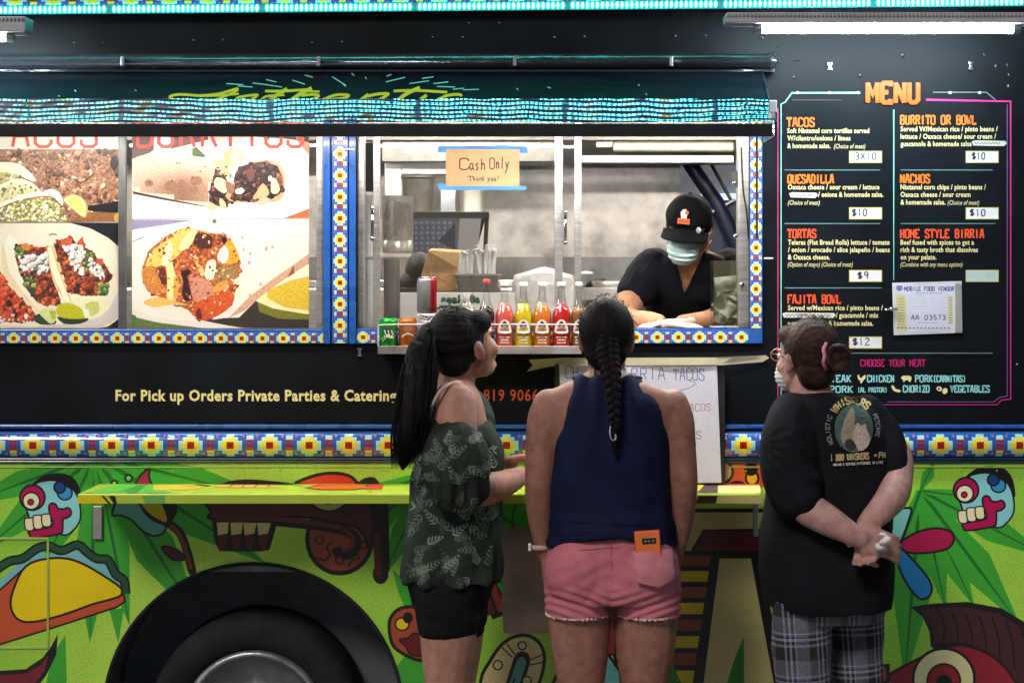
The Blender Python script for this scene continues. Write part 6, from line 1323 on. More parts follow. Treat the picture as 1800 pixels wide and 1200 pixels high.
def head_parts(mb, c, rot, sc=1.0, nose=True):
    """face looks along local -Y"""
    T = lambda v: Vector(c) + rot @ (Vector(v) * sc)
    def E(v, r, rr=None): mb.ell(T(v), tuple(x * sc for x in r), rot @ (rr or Matrix.Identity(3)), 20, 14)
    E((0, .012, .030), (.073, .092, .088)); E((0, -.030, -.022), (.060, .062, .078)); E((0, -.048, -.082), (.038, .040, .028)); E((0, -.020, -.06), (.056, .05, .045))
    for sg in (-1, 1):
        E((sg * .034, -.066, -.030), (.024, .022, .024)); E((sg * .030, -.082, .020), (.022, .010, .007))
        E((sg * .074, .012, -.012), (.009, .018, .031), Matrix.Rotation(R(sg * 12), 3, 'Z')); E((sg * .079, .020, .004), (.007, .013, .018), Matrix.Rotation(R(sg * 25), 3, 'Z')); E((sg * .072, .004, -.034), (.007, .009, .011))
    mb.tube([T((0, -.086, .012)), T((0, -.099, -.010)), T((0, -.107, -.024))], [.006 * sc, .008 * sc, .0095 * sc], 10, sub=3)
    for sg in (-1, 1): E((sg * .011, -.098, -.029), (.008, .010, .007))
    E((0, -.094, -.053), (.021, .010, .0055)); E((0, -.091, -.062), (.018, .010, .006)); E((0, -.088, -.085), (.016, .012, .012))
def hand(mb, wrist, d, n, side=1, sc=1.0, curl=.35, spread=.06, thumb=.5):
    """d: where the fingers point, n: where the palm faces, side: +1 puts the thumb at d x n"""
    d = Vector(d).normalized(); n = Vector(n); n = (n - d * n.dot(d)).normalized(); s_ = d.cross(n) * side; w = Vector(wrist)
    at = lambda a, b, c: w + d * a * sc + s_ * b * sc + n * c * sc
    mb.tube([at(-.03, 0, 0), at(0.0, 0, 0)], [.024 * sc, .025 * sc], 12, flat=.8, up=n)
    for b in (-.028, -.010, .009, .027): mb.tube([at(.0, b * .55, .0), at(.045, b, -.002), at(.088, b * 1.02, .002)], [.013 * sc, .0125 * sc, .0105 * sc], 10, sub=3)
    mb.ell(at(.03, .027, .010), (.018 * sc, .018 * sc, .018 * sc), n=12, m=8); mb.ell(at(.035, -.022, .008), (.016 * sc,) * 3, n=12, m=8)
    for i, (b, L_) in enumerate(((.028, .070), (.0095, .080), (-.009, .074), (-.027, .058))):
        p = at(.086, b, 0); dd = (d + s_ * spread * (b / .014)).normalized(); pts = [p]; a = curl * (1 + .12 * i)
        for seg, fr in enumerate((.42, .32, .26)):
            ang = a * (.6 if seg == 0 else 1.0); dd = (dd * math.cos(ang) + n * math.sin(ang)).normalized(); nn = n
            p = p + dd * L_ * fr * sc; pts.append(p)
            n2 = n
        mb.tube(pts, [.0095 * sc, .0090 * sc, .0082 * sc, .0066 * sc], 10, sub=3)
    p = at(.018, .030, .008); d1 = (d * .75 + s_ * (.75 - .5 * thumb) + n * (.25 + .6 * thumb)).normalized(); p2 = p + d1 * .040 * sc; d2 = (d * .95 + s_ * .15 + n * (.15 + .3 * thumb)).normalized(); p3 = p2 + d2 * .030 * sc
    mb.tube([p, p2, p3], [.0125 * sc, .0105 * sc, .0080 * sc], 10, sub=4)
def foot(mb, ankle, fwd, sc=1.0, shoe=False):
    f = Vector(fwd).normalized(); g_ = .004 if shoe else 0; a = Vector(ankle); z0 = .150
    q = lambda u, zz: Vector((a.x + f.x * u, a.y + f.y * u, z0 + zz))
    mb.tube([q(-.055, .042), q(0, .052), q(.06, .042), (q(.12, .030)), q(.165, .022)], [.036 + g_, .042 + g_, .042 + g_, .036 + g_, .020 + g_], 14, sub=4, flat=.92, up=(0, 0, 1))
SK = dict(bump=.0009, bscale=190, vscale=34, sss=.10)
def skin(nm, c, c2): return M(nm, c, .52, var=.06, var2=c2, rvar=.10, spec=.3, **SK)
def person(label, x, y, group=None):
    return thing('person', label, 'person', (x, y, .15), group)
def on(me, mat, name, par, **kw): return link(name, me, mat, par, smooth=True, **kw)
def bvh_of(o):
    me = o.data; off = Vector((0, 0, 0)); off = root_of(o)
    return BVHTree.FromPolygons([v.co + off for v in me.vertices], [tuple(p.vertices) for p in me.polygons])
def projector(tree, lift=.0025, y=-.6):
    o = Vector((0, CAMY, CAMZ))
    def f(px, py):
        d = (P(px, py, y) - o).normalized(); h = tree.ray_cast(o, d)
        return (h[0] - d * lift) if h[0] is not None else P(px, py, y)
    return f
def strands(name, par, mat, paths, r=.0006, kind='stuff'):
    b = MB()
    for p in paths: b.tube(p, [r * 1.2] * (len(p) - 1) + [r * .4], 4, sub=2, capround=False)
    return b.build(name, mat, par, smooth=True, kind=kind)
def cut_faces(me, poly, facing=True):
    bm = bmesh.new(); bm.from_mesh(me); bm.normal_update()
    kill = [f for f in bm.faces if inside(px_of(f.calc_center_median()), poly) and (not facing or f.normal.y < .1)]
    bmesh.ops.delete(bm, geom=kill, context='FACES'); bm.to_mesh(me); bm.free()
m_hair = M('dark_hair', (.007, .006, .006), .62, bump=.003, bscale=90, var=.4, stretch=(1, 1, .12), rvar=.1, spec=.12)
m_hair2 = M('brown_hair', (.034, .017, .012), .55, bump=.003, bscale=80, var=.5, vscale=20, rvar=.1, spec=.2)
sk1 = skin('skin_light_brown', (.34, .165, .125), (.44, .23, .175)); sk2 = skin('skin_brown', (.25, .115, .085), (.33, .16, .12)); sk3 = skin('skin_fair', (.40, .22, .195), (.50, .30, .27)); sk4 = skin('skin_tan', (.50, .25, .13), (.60, .32, .18))
m_sole = M('canvas_shoe', (.05, .05, .055), .6)

# ===== customer 1: left, turned to the truck, long ponytail
F = Fig(-.56); K = F.k
h1 = person('woman in a grey-green leaf print blouse with a long dark ponytail, hands at the shelf', F.w(790, 1000).x, -.56)
HR = Matrix.Rotation(R(131), 3, 'Z') @ Matrix.Rotation(R(-15), 3, 'X')
hc = F.w(818, 607, 0)
mb = MB(); head_parts(mb, hc, HR, 1.0)
F.limb(mb, [(806, 640, .0, 32), (802, 672, .0, 33), (800, 700, -.0, 42)], sub=4)
F.torso(mb, [(672, 780, 830, 0, .06), (686, 768, 840, 0, .12), (705, 762, 848, 0, .165), (740, 758, 856, 0, .16), (790, 748, 868, 0, .13), (850, 738, 868, 0, .13), (910, 732, 862, 0, .13), (980, 724, 858, 0, .15), (1050, 730, 850, 0, .15), (1080, 745, 840, 0, .13)])
# near arm, resting toward the shelf
F.limb(mb, [(798, 708, -.135, 38), (800, 760, -.165, 38), (804, 812, -.18, 34), (816, 858, -.185, 30), (862, 857, -.13, 28), (897, 845, .0, 22), (916, 835, .12, 16)])
F.limb(mb, [(808, 708, .14, 34), (822, 780, .16, 30), (838, 830, .17, 26), (868, 828, .19, 22), (892, 820, .21, 16)])
hand(mb, F.w(917, 832, .14), (.95, .25, .10), (0, .3, -1), side=-1, sc=.92, curl=.25)
hand(mb, F.w(884, 812, .20), (.97, .1, .16), (.1, -.3, -1), side=1, sc=.9, curl=.3)
for x0, dy, r0 in ((788, -.078, 50), (806, .078, 45)):
    F.limb(mb, [(x0, 1060, dy, r0 + 2), (x0, 1120, dy, r0 - 1), (x0 - 3, 1200, dy, r0 - 11), (x0 - 4, 1240, dy, 33), (x0 - 8, 1310, dy, 34), (x0 - 4, 1400, dy, 24), (x0 - 2, 1445, dy, 20)])
foot(mb, F.w(788, 1450, -.08), (.85, .5, 0)); foot(mb, F.w(806, 1450, .08), (.85, .5, 0))
me = bake(mb, 'body', .0062, 3); on(me, sk1, 'body', h1)
mb = MB(); foot(mb, F.w(788, 1450, -.08), (.85, .5, 0), shoe=True); me = bake(mb, 's', .006, 2); on(me, m_sole, 'shoe', h1); mb = MB(); foot(mb, F.w(806, 1450, .08), (.85, .5, 0), shoe=True); me = bake(mb, 's', .006, 2); on(me, m_sole, 'shoe', h1)
mb = MB(); F.torso(mb, [(742, 757, 862, 0, .165, 2.4), (762, 744, 874, -.0, .172, 2.4), (800, 736, 886, 0, .165, 2.3), (850, 724, 884, 0, .16), (900, 716, 882, 0, .16), (960, 709, 880, 0, .165), (1016, 706, 877, 0, .17)], 44)
mb.tube([F.w(850, 735, .05), F.w(842, 700, .10), F.w(822, 680, .14)], [.05, .035, .008], 14, sub=4, flat=.5, up=(1, -1, 0))
F.limb(mb, [(794, 774, -.16, 50), (799, 795, -.182, 57), (804, 825, -.19, 59), (808, 846, -.19, 56)], sub=4)
me = bake(mb, 'blouse', .0058, 2)
def f1(p, n):
    px, py = px_of(p); u = folds(.007, 16, 7, 3)(p, n)
    ruff = .010 * math.sin(math.atan2(p.y - F.y0, p.x - hc.x) * 11 + 2 * nz(p, 4, 4, 4)) * max(0, min(1, (py - 940) / 70))
    if py < 885 and px < 860 and p.y < F.y0 - .1: ruff += .006 * math.sin(px * .28) * max(0, min(1, (py - 800) / 60))
    return u + ruff
displace(me, f1); blouse = on(me, M('dark_green_blouse', (.022, .031, .025), .8, bump=.0008, bscale=200, var=.4, vscale=14, spec=.15), 'blouse', h1)
tr = bvh_of(blouse); pj = projector(tr, .0022, -.6); lf = Art(); r1 = random.Random(21)
for i in range(84):
    px = r1.uniform(712, 872); py = r1.uniform(772, 1012); a0 = r1.uniform(0, 6.28); L_ = r1.uniform(26, 40); bend = r1.uniform(-.5, .5)
    cc = r1.choice([(86, 104, 88, .6), (72, 90, 76, .6), (104, 122, 104, .6), (58, 74, 62, .6)]); mid = []
    for j in range(6): mid.append((px, py)); px += math.cos(a0) * L_ / 5; py += math.sin(a0) * L_ / 5; a0 += bend / 5
    for j in range(1, 6):
        ang = math.atan2(mid[j][1] - mid[j - 1][1], mid[j][0] - mid[j - 1][0]); ll = 13 * (1.15 - j / 6)
        for sg in (-1, 1):
            e = (mid[j][0] + math.cos(ang + sg * .75) * ll, mid[j][1] + math.sin(ang + sg * .75) * ll); m_ = ((mid[j][0] + e[0]) / 2 , (mid[j][1] + e[1]) / 2)
            if all(tr.ray_cast(Vector((0, CAMY, CAMZ)), (P(q[0], q[1], -.6) - Vector((0, CAMY, CAMZ))).normalized())[0] is not None and abs(q[0] - 795) < 84 for q in (mid[j], e)): lf.line([mid[j], m_, e], [3.0, 3.8, 1.0], cc)
m2 = lf.mesh(pj, 'leaf_print'); m2.flip_normals(); link('leaf_print', m2, M('x') if False else PM('cloth_print', .8), blouse, kind='stuff')
m_strap = M('pale_pink_strap', (.55, .38, .38), .6)
b = MB(); b.tube([F.w(752, 762, -.16), F.w(756, 730, -.185), F.w(766, 700, -.205), F.w(780, 682, -.195), F.w(800, 672, -.15), F.w(812, 672, -.10)], .0055, 8, sub=5, flat=.6); b.build('strap', m_strap, h1, smooth=True)
mb = MB(); F.torso(mb, [(1000, 716, 868, 0, .160), (1030, 717, 866, 0, .162), (1052, 722, 860, 0, .16), (1064, 726, 856, 0, .155)])
for x0, dy, r0 in ((787, -.078, 56), (806, .078, 52)): F.limb(mb, [(x0, 1045, dy, r0 + 1), (x0, 1088, dy, r0)], sub=3)
me = bake(mb, 'shorts', .007, 2); displace(me, folds(.004, 8, 20)); on(me, M('black_cotton', (.007, .008, .011), .85, var=.3, spec=.12), 'shorts', h1)
mb = MB(); T = lambda v: hc + HR @ Vector(v)
mb.ell(T((0, .030, .032)), (.082, .093, .094), HR, 24, 16); mb.ell(T((0, .058, -.022)), (.066, .052, .06), HR, 20, 12); mb.ell(T((.045, -.02, .062)), (.034, .055, .04), HR, 16, 10); mb.ell(T((-.045, -.02, .062)), (.034, .055, .04), HR, 16, 10)
me = bake(mb, 'hair', .0055, 3)
def hf(c, ax): 
    def f(p, n):
        q = p - c; a = math.atan2(q.dot(Vector(ax[0])), q.dot(Vector(ax[1]))); return .0022 * noise.noise(Vector((a * 9, q.length * 4, 3))) + .0012 * noise.noise(Vector((a * 30, 2, q.length * 6)))
    return f
tie = F.w(771, 578, -.03)
displace(me, hf(tie, ((0, 1, 0), (0, 0, 1)))); hair1 = on(me, m_hair, 'hair', h1)
mb = MB(); mb.tube([F.w(790, 582, -.03), F.w(771, 578, -.045), F.w(755, 590, -.055), F.w(742, 625, -.10), F.w(737, 680, -.145), F.w(730, 735, -.175), F.w(718, 780, -.18), F.w(706, 826, -.17)], [20 * K, 14 * K, 22 * K, 30 * K, 33 * K, 30 * K, 22 * K, 4 * K], 22, sub=7, flat=.72, up=(0, 1, 0))
me = bake(mb, 'ponytail', .0055, 2); displace(me, lambda p, n: .006 * noise.noise(Vector((math.atan2(p.y + .7, p.x - F.w(735, 700).x) * 9 + p.x * 60, p.z * 3, 1))) + .003 * nz(p, 90, 90, 7)); on(me, m_hair, 'ponytail', h1)
b = MB(); c = F.w(769, 577, -.046); b.tube([c + Vector((.004 * math.cos(5 * t), .024 * math.cos(t), .024 * math.sin(t))) for t in [i * 2 * math.pi / 24 for i in range(25)]], .006, 8); b.build('hair_tie', M('white_scrunchie', (.7, .62, .6), .7), h1, smooth=True)
r2 = random.Random(4); ps = []
for i in range(240):
    o_ = r2.uniform(-30, 25); dz = r2.uniform(-.03, .03)
    ps.append([F.w(755 + o_ * .4, 590, -.07 + dz), F.w(741 + o_ * 1.1, 640, -.13 + dz), F.w(735 + o_ * 1.3, 700, -.17 + dz), F.w(722 + o_ * 1.2, 770, -.19 + dz), F.w(707 + o_ * .6 + r2.uniform(-4, 4), 810 + r2.uniform(-16, 14), -.18 + dz)])
for i in range(60):
    a_ = r2.uniform(0, 3.1); q = T((.084 * math.cos(a_), .03 + r2.uniform(-.06, .06), .035 + .094 * math.sin(a_))); ps.append([q, q + Vector((r2.uniform(-.02, .01), r2.uniform(-.01, .01), r2.uniform(.0, .012))), q + Vector((r2.uniform(-.05, .0), r2.uniform(-.02, .02), r2.uniform(-.02, .01)))])
strands('loose_hair', h1, m_hair, ps, .0009)

# ===== customer 2: centre, seen from behind, braid, navy halter top, pink shorts
F = Fig(-.76); K = F.k; g2 = F
h2 = person('woman seen from behind, navy halter top, pink shorts and thick dark braid', F.w(1075, 1000).x, -.76)
HR = Matrix.Rotation(R(176), 3, 'Z'); hc = F.w(1066, 595, .02)
mb = MB(); head_parts(mb, hc, HR, .97)
F.limb(mb, [(1066, 635, .01, 34), (1066, 665, .01, 34), (1068, 690, .0, 48)], sub=4)
F.torso(mb, [(652, 1036, 1098, 0, .055), (664, 1014, 1120, 0, .065), (675, 990, 1146, 0, .075), (690, 962, 1178, 0, .082), (712, 948, 1196, 0, .088), (740, 952, 1192, 0, .094), (790, 976, 1172, 0, .100), (850, 982, 1168, 0, .105), (900, 984, 1168, 0, .105), (950, 974, 1178, 0, .115), (1010, 968, 1188, -.0, .125), (1050, 975, 1182, 0, .115)])
for sg, sx in ((-1, 955), (1, 1192)):
    ax = lambda v: sx + sg * v
    F.limb(mb, [(ax(-10), 712, .0, 30), (ax(-5), 740, .0, 34), (ax(0), 790, .0, 32), (ax(6 if sg < 0 else 8), 850, .0, 27), (ax(4), 905, .03, 25), (ax(-1), 950, .05, 19), (ax(-4), 972, .06, 16)])
    hand(mb, F.w(ax(-5), 976, .062), (sg * -.02, .16, -1), (-sg, -.15, 0), side=-sg, sc=.90, curl=.42)
for x0, r0 in ((1018, 56), (1135, 57)):
    F.limb(mb, [(x0, 1040, .0, r0 + 4), (x0, 1090, .0, r0), (x0 + (2 if x0 < 1070 else -1), 1150, .0, r0 - 6), (x0 + (4 if x0 < 1070 else -2), 1210, .0, 40), (x0 + 4, 1250, 0, 34), (x0 + 4, 1320, -.02, 37), (x0 + 6, 1410, 0, 25), (x0 + 6, 1470, 0, 20)])
foot(mb, F.w(1024, 1470, .0), (-.15, 1, 0)); foot(mb, F.w(1139, 1470, .0), (.15, 1, 0))
me = bake(mb, 'body', .0062, 9); on(me, sk2, 'body', h2)
for a_, d_ in ((1024, -.15), (1139, .15)):
    mb = MB(); foot(mb, F.w(a_, 1470, .0), (d_, 1, 0), shoe=True); me = bake(mb, 's', .006, 2); on(me, m_sole, 'shoe', h2)
mb = MB(); F.torso(mb, [(659, 1012, 1122, .0, .078), (667, 1005, 1129, .0, .090), (690, 989, 1150, -.0, .104), (712, 977, 1172, 0, .110), (745, 972, 1177, 0, .114), (790, 970, 1179, 0, .117), (820, 970, 1178, 0, .117), (860, 969, 1179, 0, .117), (900, 970, 1181, 0, .12), (930, 966, 1186, 0, .128), (958, 962, 1191, 0, .136)], 48)
me = bake(mb, 'halter_top', .0058, 2)
def f2(p, n):
    px, py = px_of(p); a = math.atan2(px - 1070, 200 + (py - 660)); g = .0045 * math.sin(a * 46 + 1.5 * nz(p, 6, 6, 3)) * max(0, 1 - (py - 660) / 150)
    drape = .010 * nz(p, 13, 13, 3.5, 4) * max(0, min(1, (py - 740) / 120)); bunch = .009 * nz(p, 6, 6, 34, 8) * max(0, min(1, (py - 870) / 60))
    return g + drape + bunch + .0008 * nz(p, 70, 70, 70)
displace(me, f2)
for v in me.vertices:
    px, py = px_of(v.co)
    if py > 915:
        w_ = min(1, (py - 915) / 40); v.co.z += w_ * .034 * max(0, 1 - ((px - 1072) / 105) ** 2)
on(me, M('navy_jersey', (.004, .008, .036), .75, bump=.0004, bscale=220, var=.3, vscale=12, spec=.2), 'halter_top', h2)
b = MB()
for sg in (-1, 1): b.tube([F.w(1067 + sg * 40, 664, -.05), F.w(1067 + sg * 57, 664, .0), F.w(1067 + sg * 48, 662, .06)], .010, 8, sub=4, flat=.5)
b.build('neck_band', M('navy_jersey'), h2, smooth=True)
mb = MB(); F.torso(mb, [(926, 990, 1160, .0, .112), (945, 975, 1176, 0, .12), (975, 962, 1190, -.0, .128), (1010, 957, 1196, 0, .134), (1040, 957, 1196, 0, .13), (1056, 962, 1192, 0, .115)], 44)
for cx in (1018, 1134): mb.ell(F.w(cx, 1004, -.062), (.098, .082, .105), n=24, m=16)
for x0, L_, R_ in ((1017, 957, 1071), (1138, 1080, 1196)):
    F.torso(mb, [(1030, L_ + 6, R_ - 2, 0, .110), (1055, L_ + 1, R_, 0, .112), (1078, L_ + 3, R_ - 1, 0, .108)], 30)
me = bake(mb, 'shorts', .0058, 3)
def f3(p, n):
    px, py = px_of(p); w_ = max(0, min(1, (py - 1025) / 30)); cr = math.exp(-((px - 1075) / 10) ** 2) * max(0, min(1, (py - 960) / 40))
    pull = .0035 * math.sin((py + abs(px - 1075) * .35) * .42 + nz(p, 5, 5, 5) * 3) * w_
    smile = .0028 * math.sin((py - abs(px - 1075) * .5) * .22 + 2 * nz(p, 8, 8, 8)) * max(0, 1 - abs(py - 1000) / 60)
    return pull + smile * .5 + .004 * nz(p, 9, 9, 22, 1) + .0012 * nz(p, 40, 40, 60) - .004 * cr
displace(me, f3); m_pink = M('pink_twill', (.50, .165, .205), .85, spec=.2, bump=.0003, bscale=260, var=.10, vscale=16); sh2 = on(me, m_pink, 'shorts', h2)
tr2 = bvh_of(sh2); pj2 = projector(tr2, .0035, -.85)
def patch(name, pts, mat, lift, par, th=.0015):
    a = Art(pts, (200, 120, 130)); x0, x1 = min(p[0] for p in pts), max(p[0] for p in pts); y0, y1 = min(p[1] for p in pts), max(p[1] for p in pts)
    for i in range(12): a.line([(x0 - 3, y0 + (y1 - y0) * (i + .5) / 12), (x1 + 3, y0 + (y1 - y0) * (i + .5) / 12)], (y1 - y0) / 24, (200, 120, 130)); a.line([(x0 + (x1 - x0) * (i + .5) / 12, y0 - 3), (x0 + (x1 - x0) * (i + .5) / 12, y1 + 3)], (x1 - x0) / 24, (200, 120, 130))
    m_ = a.mesh(projector(tr2, lift, -.85), name); m_.flip_normals(); o = link(name, m_, mat, par, smooth=True); so = o.modifiers.new('t', 'SOLIDIFY'); so.thickness = th; so.offset = -1; return o
patch('back_pocket', [(1112, 969), (1183, 964), (1187, 1018), (1158, 1033), (1120, 1024)], M('pink_twill_light', (.54, .20, .245), .8, bump=.0003, bscale=260, var=.08), .0165, h2, .014)
patch('belt_loop', [(1069, 931), (1077, 931), (1077, 953), (1069, 953)], m_pink, .004, h2)
sm = Art(); sm.line([(990, 952), (1030, 949), (1072, 948), (1120, 949), (1165, 954)], 1.2, (150, 78, 88)); sm.line([(1074, 955), (1075, 990), (1076, 1040)], 1.2, (140, 70, 80)); sm.line([(975, 975), (1020, 966), (1072, 962)], 1.2, (150, 78, 88)); sm.line([(1076, 962), (1122, 964)], 1.2, (150, 78, 88))
m_ = sm.mesh(projector(tr2, .0015, -.85)); m_.flip_normals(); link('seams', m_, m_ink, sh2, kind='stuff')
hm = MB(); r3 = random.Random(9)
for L_, R_ in ((959, 1071), (1081, 1194)):
    cx = (L_ + R_) / 2
    for i in range(90):
        a_ = 2 * math.pi * i / 90; c = F.w(cx, 1078, 0); p = Vector((c.x + (R_ - L_) / 2 * K * math.cos(a_) * .985, c.y + .110 * math.sin(a_), c.z + .004)); q = p + Vector((r3.uniform(-.003, .003), r3.uniform(-.002, .002), -r3.uniform(.003, .007)))
        hm.tube([p, q], .0030, 4, capround=False)
hm.build('frayed_hem', M('frayed_white', (.75, .55, .56), .9), h2, kind='stuff')
mb = MB(); T = lambda v: hc + HR @ Vector(v)
mb.ell(T((0, .026, .026)), (.080, .090, .094), HR, 24, 16); mb.ell(T((0, .052, -.030)), (.064, .050, .064), HR, 20, 12)
me = bake(mb, 'hair', .0055, 3); bt = T((0, .09, -.03))
displace(me, hf(bt, ((1, 0, 0), (0, 0, 1)))); on(me, m_hair, 'hair', h2)
# braid: three interlaced locks
cen = [(1066, 565, -.052), (1067, 595, -.074), (1070, 628, -.092), (1076, 665, -.118), (1080, 710, -.140), (1079, 752, -.146)]
cs_ = catmull([tuple(F.w(*p)) for p in cen], False, 16); b = MB(); NN = len(cs_)
for j in range(3):
    pts, rr_ = [], []
    for i, c in enumerate(cs_):
        t = i / (NN - 1); ph_ = t * 2 * math.pi * 5.2 + j * 2 * math.pi / 3; am = (.0150 + .007 * math.sin(math.pi * min(1, t * 1.3))) * (1 - .35 * t)
        pts.append(Vector(c) + Vector((am * math.sin(ph_), -.010 * math.sin(2 * ph_) * (1 - .3 * t), 0))); rr_.append(am * .80)
    b.tube(pts, rr_, 12)
me = b.mesh('braid'); displace(me, lambda p, n: .0010 * nz(p, 220, 220, 30)); on(me, m_hair, 'braid', h2)
mb = MB(); mb.tube([F.w(1079, 756, -.148), F.w(1080, 778, -.146), F.w(1081, 802, -.142)], [.010, .012, .003], 14, sub=5, flat=.7); me = bake(mb, 't', .004, 1); displace(me, lambda p, n: .003 * nz(p, 150, 150, 8)); on(me, m_hair, 'braid_tail', h2)
b = MB(); b.tube([F.w(1073, 750, -.166), F.w(1072, 762, -.172), F.w(1076, 773, -.170), F.w(1082, 771, -.166), F.w(1082, 764, -.164)], .0022, 6, sub=4); b.build('hair_tie', M('lilac_band', (.42, .36, .62), .5), h2, smooth=True)
ps = []
for i in range(80):
    a_ = r2.uniform(-.3, 3.4); rr_ = .092; q = T((.078 * math.cos(a_), .035 + r2.uniform(-.05, .05), .026 + .096 * math.sin(a_))); ps.append([q, q + Vector((r2.uniform(-.008, .008), -.004, r2.uniform(0, .012))), q + Vector((r2.uniform(-.02, .02), r2.uniform(-.02, .01), r2.uniform(-.02, .008)))])
for i in range(26): x0 = r2.uniform(-26, 26); ps.append([F.w(1066 + x0, 640, -.04), F.w(1066 + x0 * 1.05, 655, -.055), F.w(1068 + x0 * 1.1 + r2.uniform(-5, 5), 668 + r2.uniform(0, 8), -.07)])
strands('loose_hair', h2, m_hair, ps)
# watch, necklace
b = MB(); c = F.w(951, 960, .055); b.lathe(c, [(.031, -.007), (.034, -.006), (.034, .006), (.031, .007)], 22, cap=False); w0 = b.build('watch_strap', M('pale_strap', (.45, .34, .32), .6), h2, smooth=True)
b = MB(); c = F.w(931, 961, .04); b.box((c.x - .004, c.y - .014, c.z - .010), (c.x + .004, c.y + .014, c.z + .010)); b.build('watch_face', m_white, h2, bevel=.002)
b = MB(); b.tube([F.w(1030, 661, .03), F.w(1040, 664, -.035), F.w(1050, 665, -.05), F.w(1066, 665, -.058), F.w(1090, 664, -.045), F.w(1100, 661, .02)], .0012, 6, sub=5); b.build('necklace', m_chrome, h2, smooth=True)
# phone standing in the back pocket
pt = pj2(1140, 968)
phn = thing('smartphone', 'orange smartphone sticking out of the back pocket of the pink shorts', 'phone', pt)
ys = pt.y - .001; z1, z0 = P(0, 932, ys).z, P(0, 985, ys).z; xa, xb = P(1118, 0, ys).x, P(1162, 0, ys).x
rot = Matrix.Rotation(R(-4), 4, 'Y') @ Matrix.Rotation(R(6), 4, 'X'); pv = (xa, ys, z0)
b = MB(); b.box((xa, ys - .009, z0), (xb, ys, z1), rot=rot, piv=pv); b.build('phone_case', M('orange_case', (.82, .20, .05), .4), phn, bevel=.003)
b = MB(); b.box((xa - .0015, ys - .007, z0), (xb + .0015, ys - .002, z1 + .0015), rot=rot, piv=pv); b.build('case_edge', M('dark_red_edge', (.35, .03, .03), .4), phn, bevel=.002)
cx0 = xa + (xb - xa) * .28; cx1 = xa + (xb - xa) * .84; cz1 = z1 - .020; cz0 = z1 - .036
b = MB(); b.box((cx0, ys - .0112, cz0), (cx1, ys - .009, cz1), rot=rot, piv=pv); b.build('camera_block', m_blk, phn, bevel=.001)
for f_ in (.25, .5, .8):
    b = MB(); b.lathe((cx0 + (cx1 - cx0) * f_, ys - .0112, (cz0 + cz1) / 2), [(.0035, 0), (.0035, -.001), (.001, -.0012)], 12, axis='Y'); bmesh.ops.transform(b.bm, verts=b.bm.verts, matrix=Matrix.Translation(pv) @ rot @ Matrix.Translation(-Vector(pv))); b.build('lens', m_steelb, phn)

# ===== customer 3: right, black T-shirt with a printed back, hands clasped behind
F = Fig(-.62); K = F.k
h3 = person('woman in black printed t-shirt and plaid trousers, hands clasped behind her back, facing the menu', F.w(1455, 1000).x, -.62)
HR = Matrix.Rotation(R(-152), 3, 'Z') @ Matrix.Rotation(R(-3), 3, 'X'); hc = F.w(1417, 630, 0)
mb = MB(); head_parts(mb, hc, HR, .97)
F.limb(mb, [(1424, 672, .0, 35), (1428, 700, .0, 38), (1436, 722, -.0, 50)], sub=4)
F.torso(mb, [(690, 1400, 1466, 0, .06), (706, 1390, 1500, 0, .09), (730, 1384, 1530, 0, .12), (790, 1372, 1552, 0, .14), (860, 1356, 1556, 0, .16), (930, 1352, 1550, 0, .16), (1000, 1354, 1550, 0, .17), (1060, 1360, 1545, 0, .16)])
F.limb(mb, [(1400, 752, -.07, 34), (1384, 800, -.13, 38), (1396, 858, -.17, 34), (1414, 888, -.19, 30), (1452, 912, -.225, 27), (1494, 936, -.245, 20), (1512, 946, -.25, 17)])
F.limb(mb, [(1532, 758, .02, 30), (1568, 800, -.02, 34), (1573, 842, -.08, 31), (1568, 872, -.15, 28), (1545, 900, -.20, 23), (1524, 920, -.215, 18)])
hand(mb, F.w(1512, 944, -.250), (.93, .1, -.28), (.1, .9, -.3), side=-1, sc=.98, curl=.55, thumb=.2)
hand(mb, F.w(1526, 920, -.215), (-.10, -.15, -1), (-.2, -.8, .1), side=1, sc=.9, curl=.75, thumb=.6)
for x0, dy, r0 in ((1410, -.05, 50), (1506, .05, 46)):
    F.limb(mb, [(x0, 1050, dy, r0), (x0, 1130, dy, r0 - 6), (x0, 1210, dy, r0 - 12), (x0, 1300, dy, 34), (x0, 1400, dy, 26), (x0, 1450, dy, 22)])
foot(mb, F.w(1410, 1450, -.05), (-.7, .7, 0)); foot(mb, F.w(1506, 1450, .05), (-.5, .8, 0))
me = bake(mb, 'body', .0058, 3); on(me, sk3, 'body', h3)
for a_, d_ in ((1410, -.05), (1506, .05)):
    mb = MB(); foot(mb, F.w(a_, 1450, d_), (-.6, .75, 0), shoe=True); me = bake(mb, 's', .006, 2); on(me, m_sole, 'shoe', h3)
mb = MB(); F.torso(mb, [(688, 1392, 1462, -.0, .085), (697, 1382, 1492, -.0, .12), (712, 1374, 1526, 0, .148), (735, 1364, 1546, 0, .162), (770, 1358, 1558, 0, .166), (820, 1350, 1564, 0, .17), (870, 1344, 1564, 0, .175), (930, 1336, 1566, 0, .182), (1000, 1336, 1566, 0, .19), (1040, 1342, 1565, 0, .19), (1064, 1346, 1563, 0, .188)], 48)
F.limb(mb, [(1400, 734, -.06, 46), (1388, 772, -.12, 50), (1386, 820, -.155, 51), (1398, 862, -.180, 48), (1404, 876, -.19, 43)], sub=5)
F.limb(mb, [(1520, 736, .0, 42), (1543, 770, -.01, 43), (1557, 802, -.035, 42), (1562, 820, -.05, 40)], sub=5)
me = bake(mb, 't_shirt', .0060, 2)
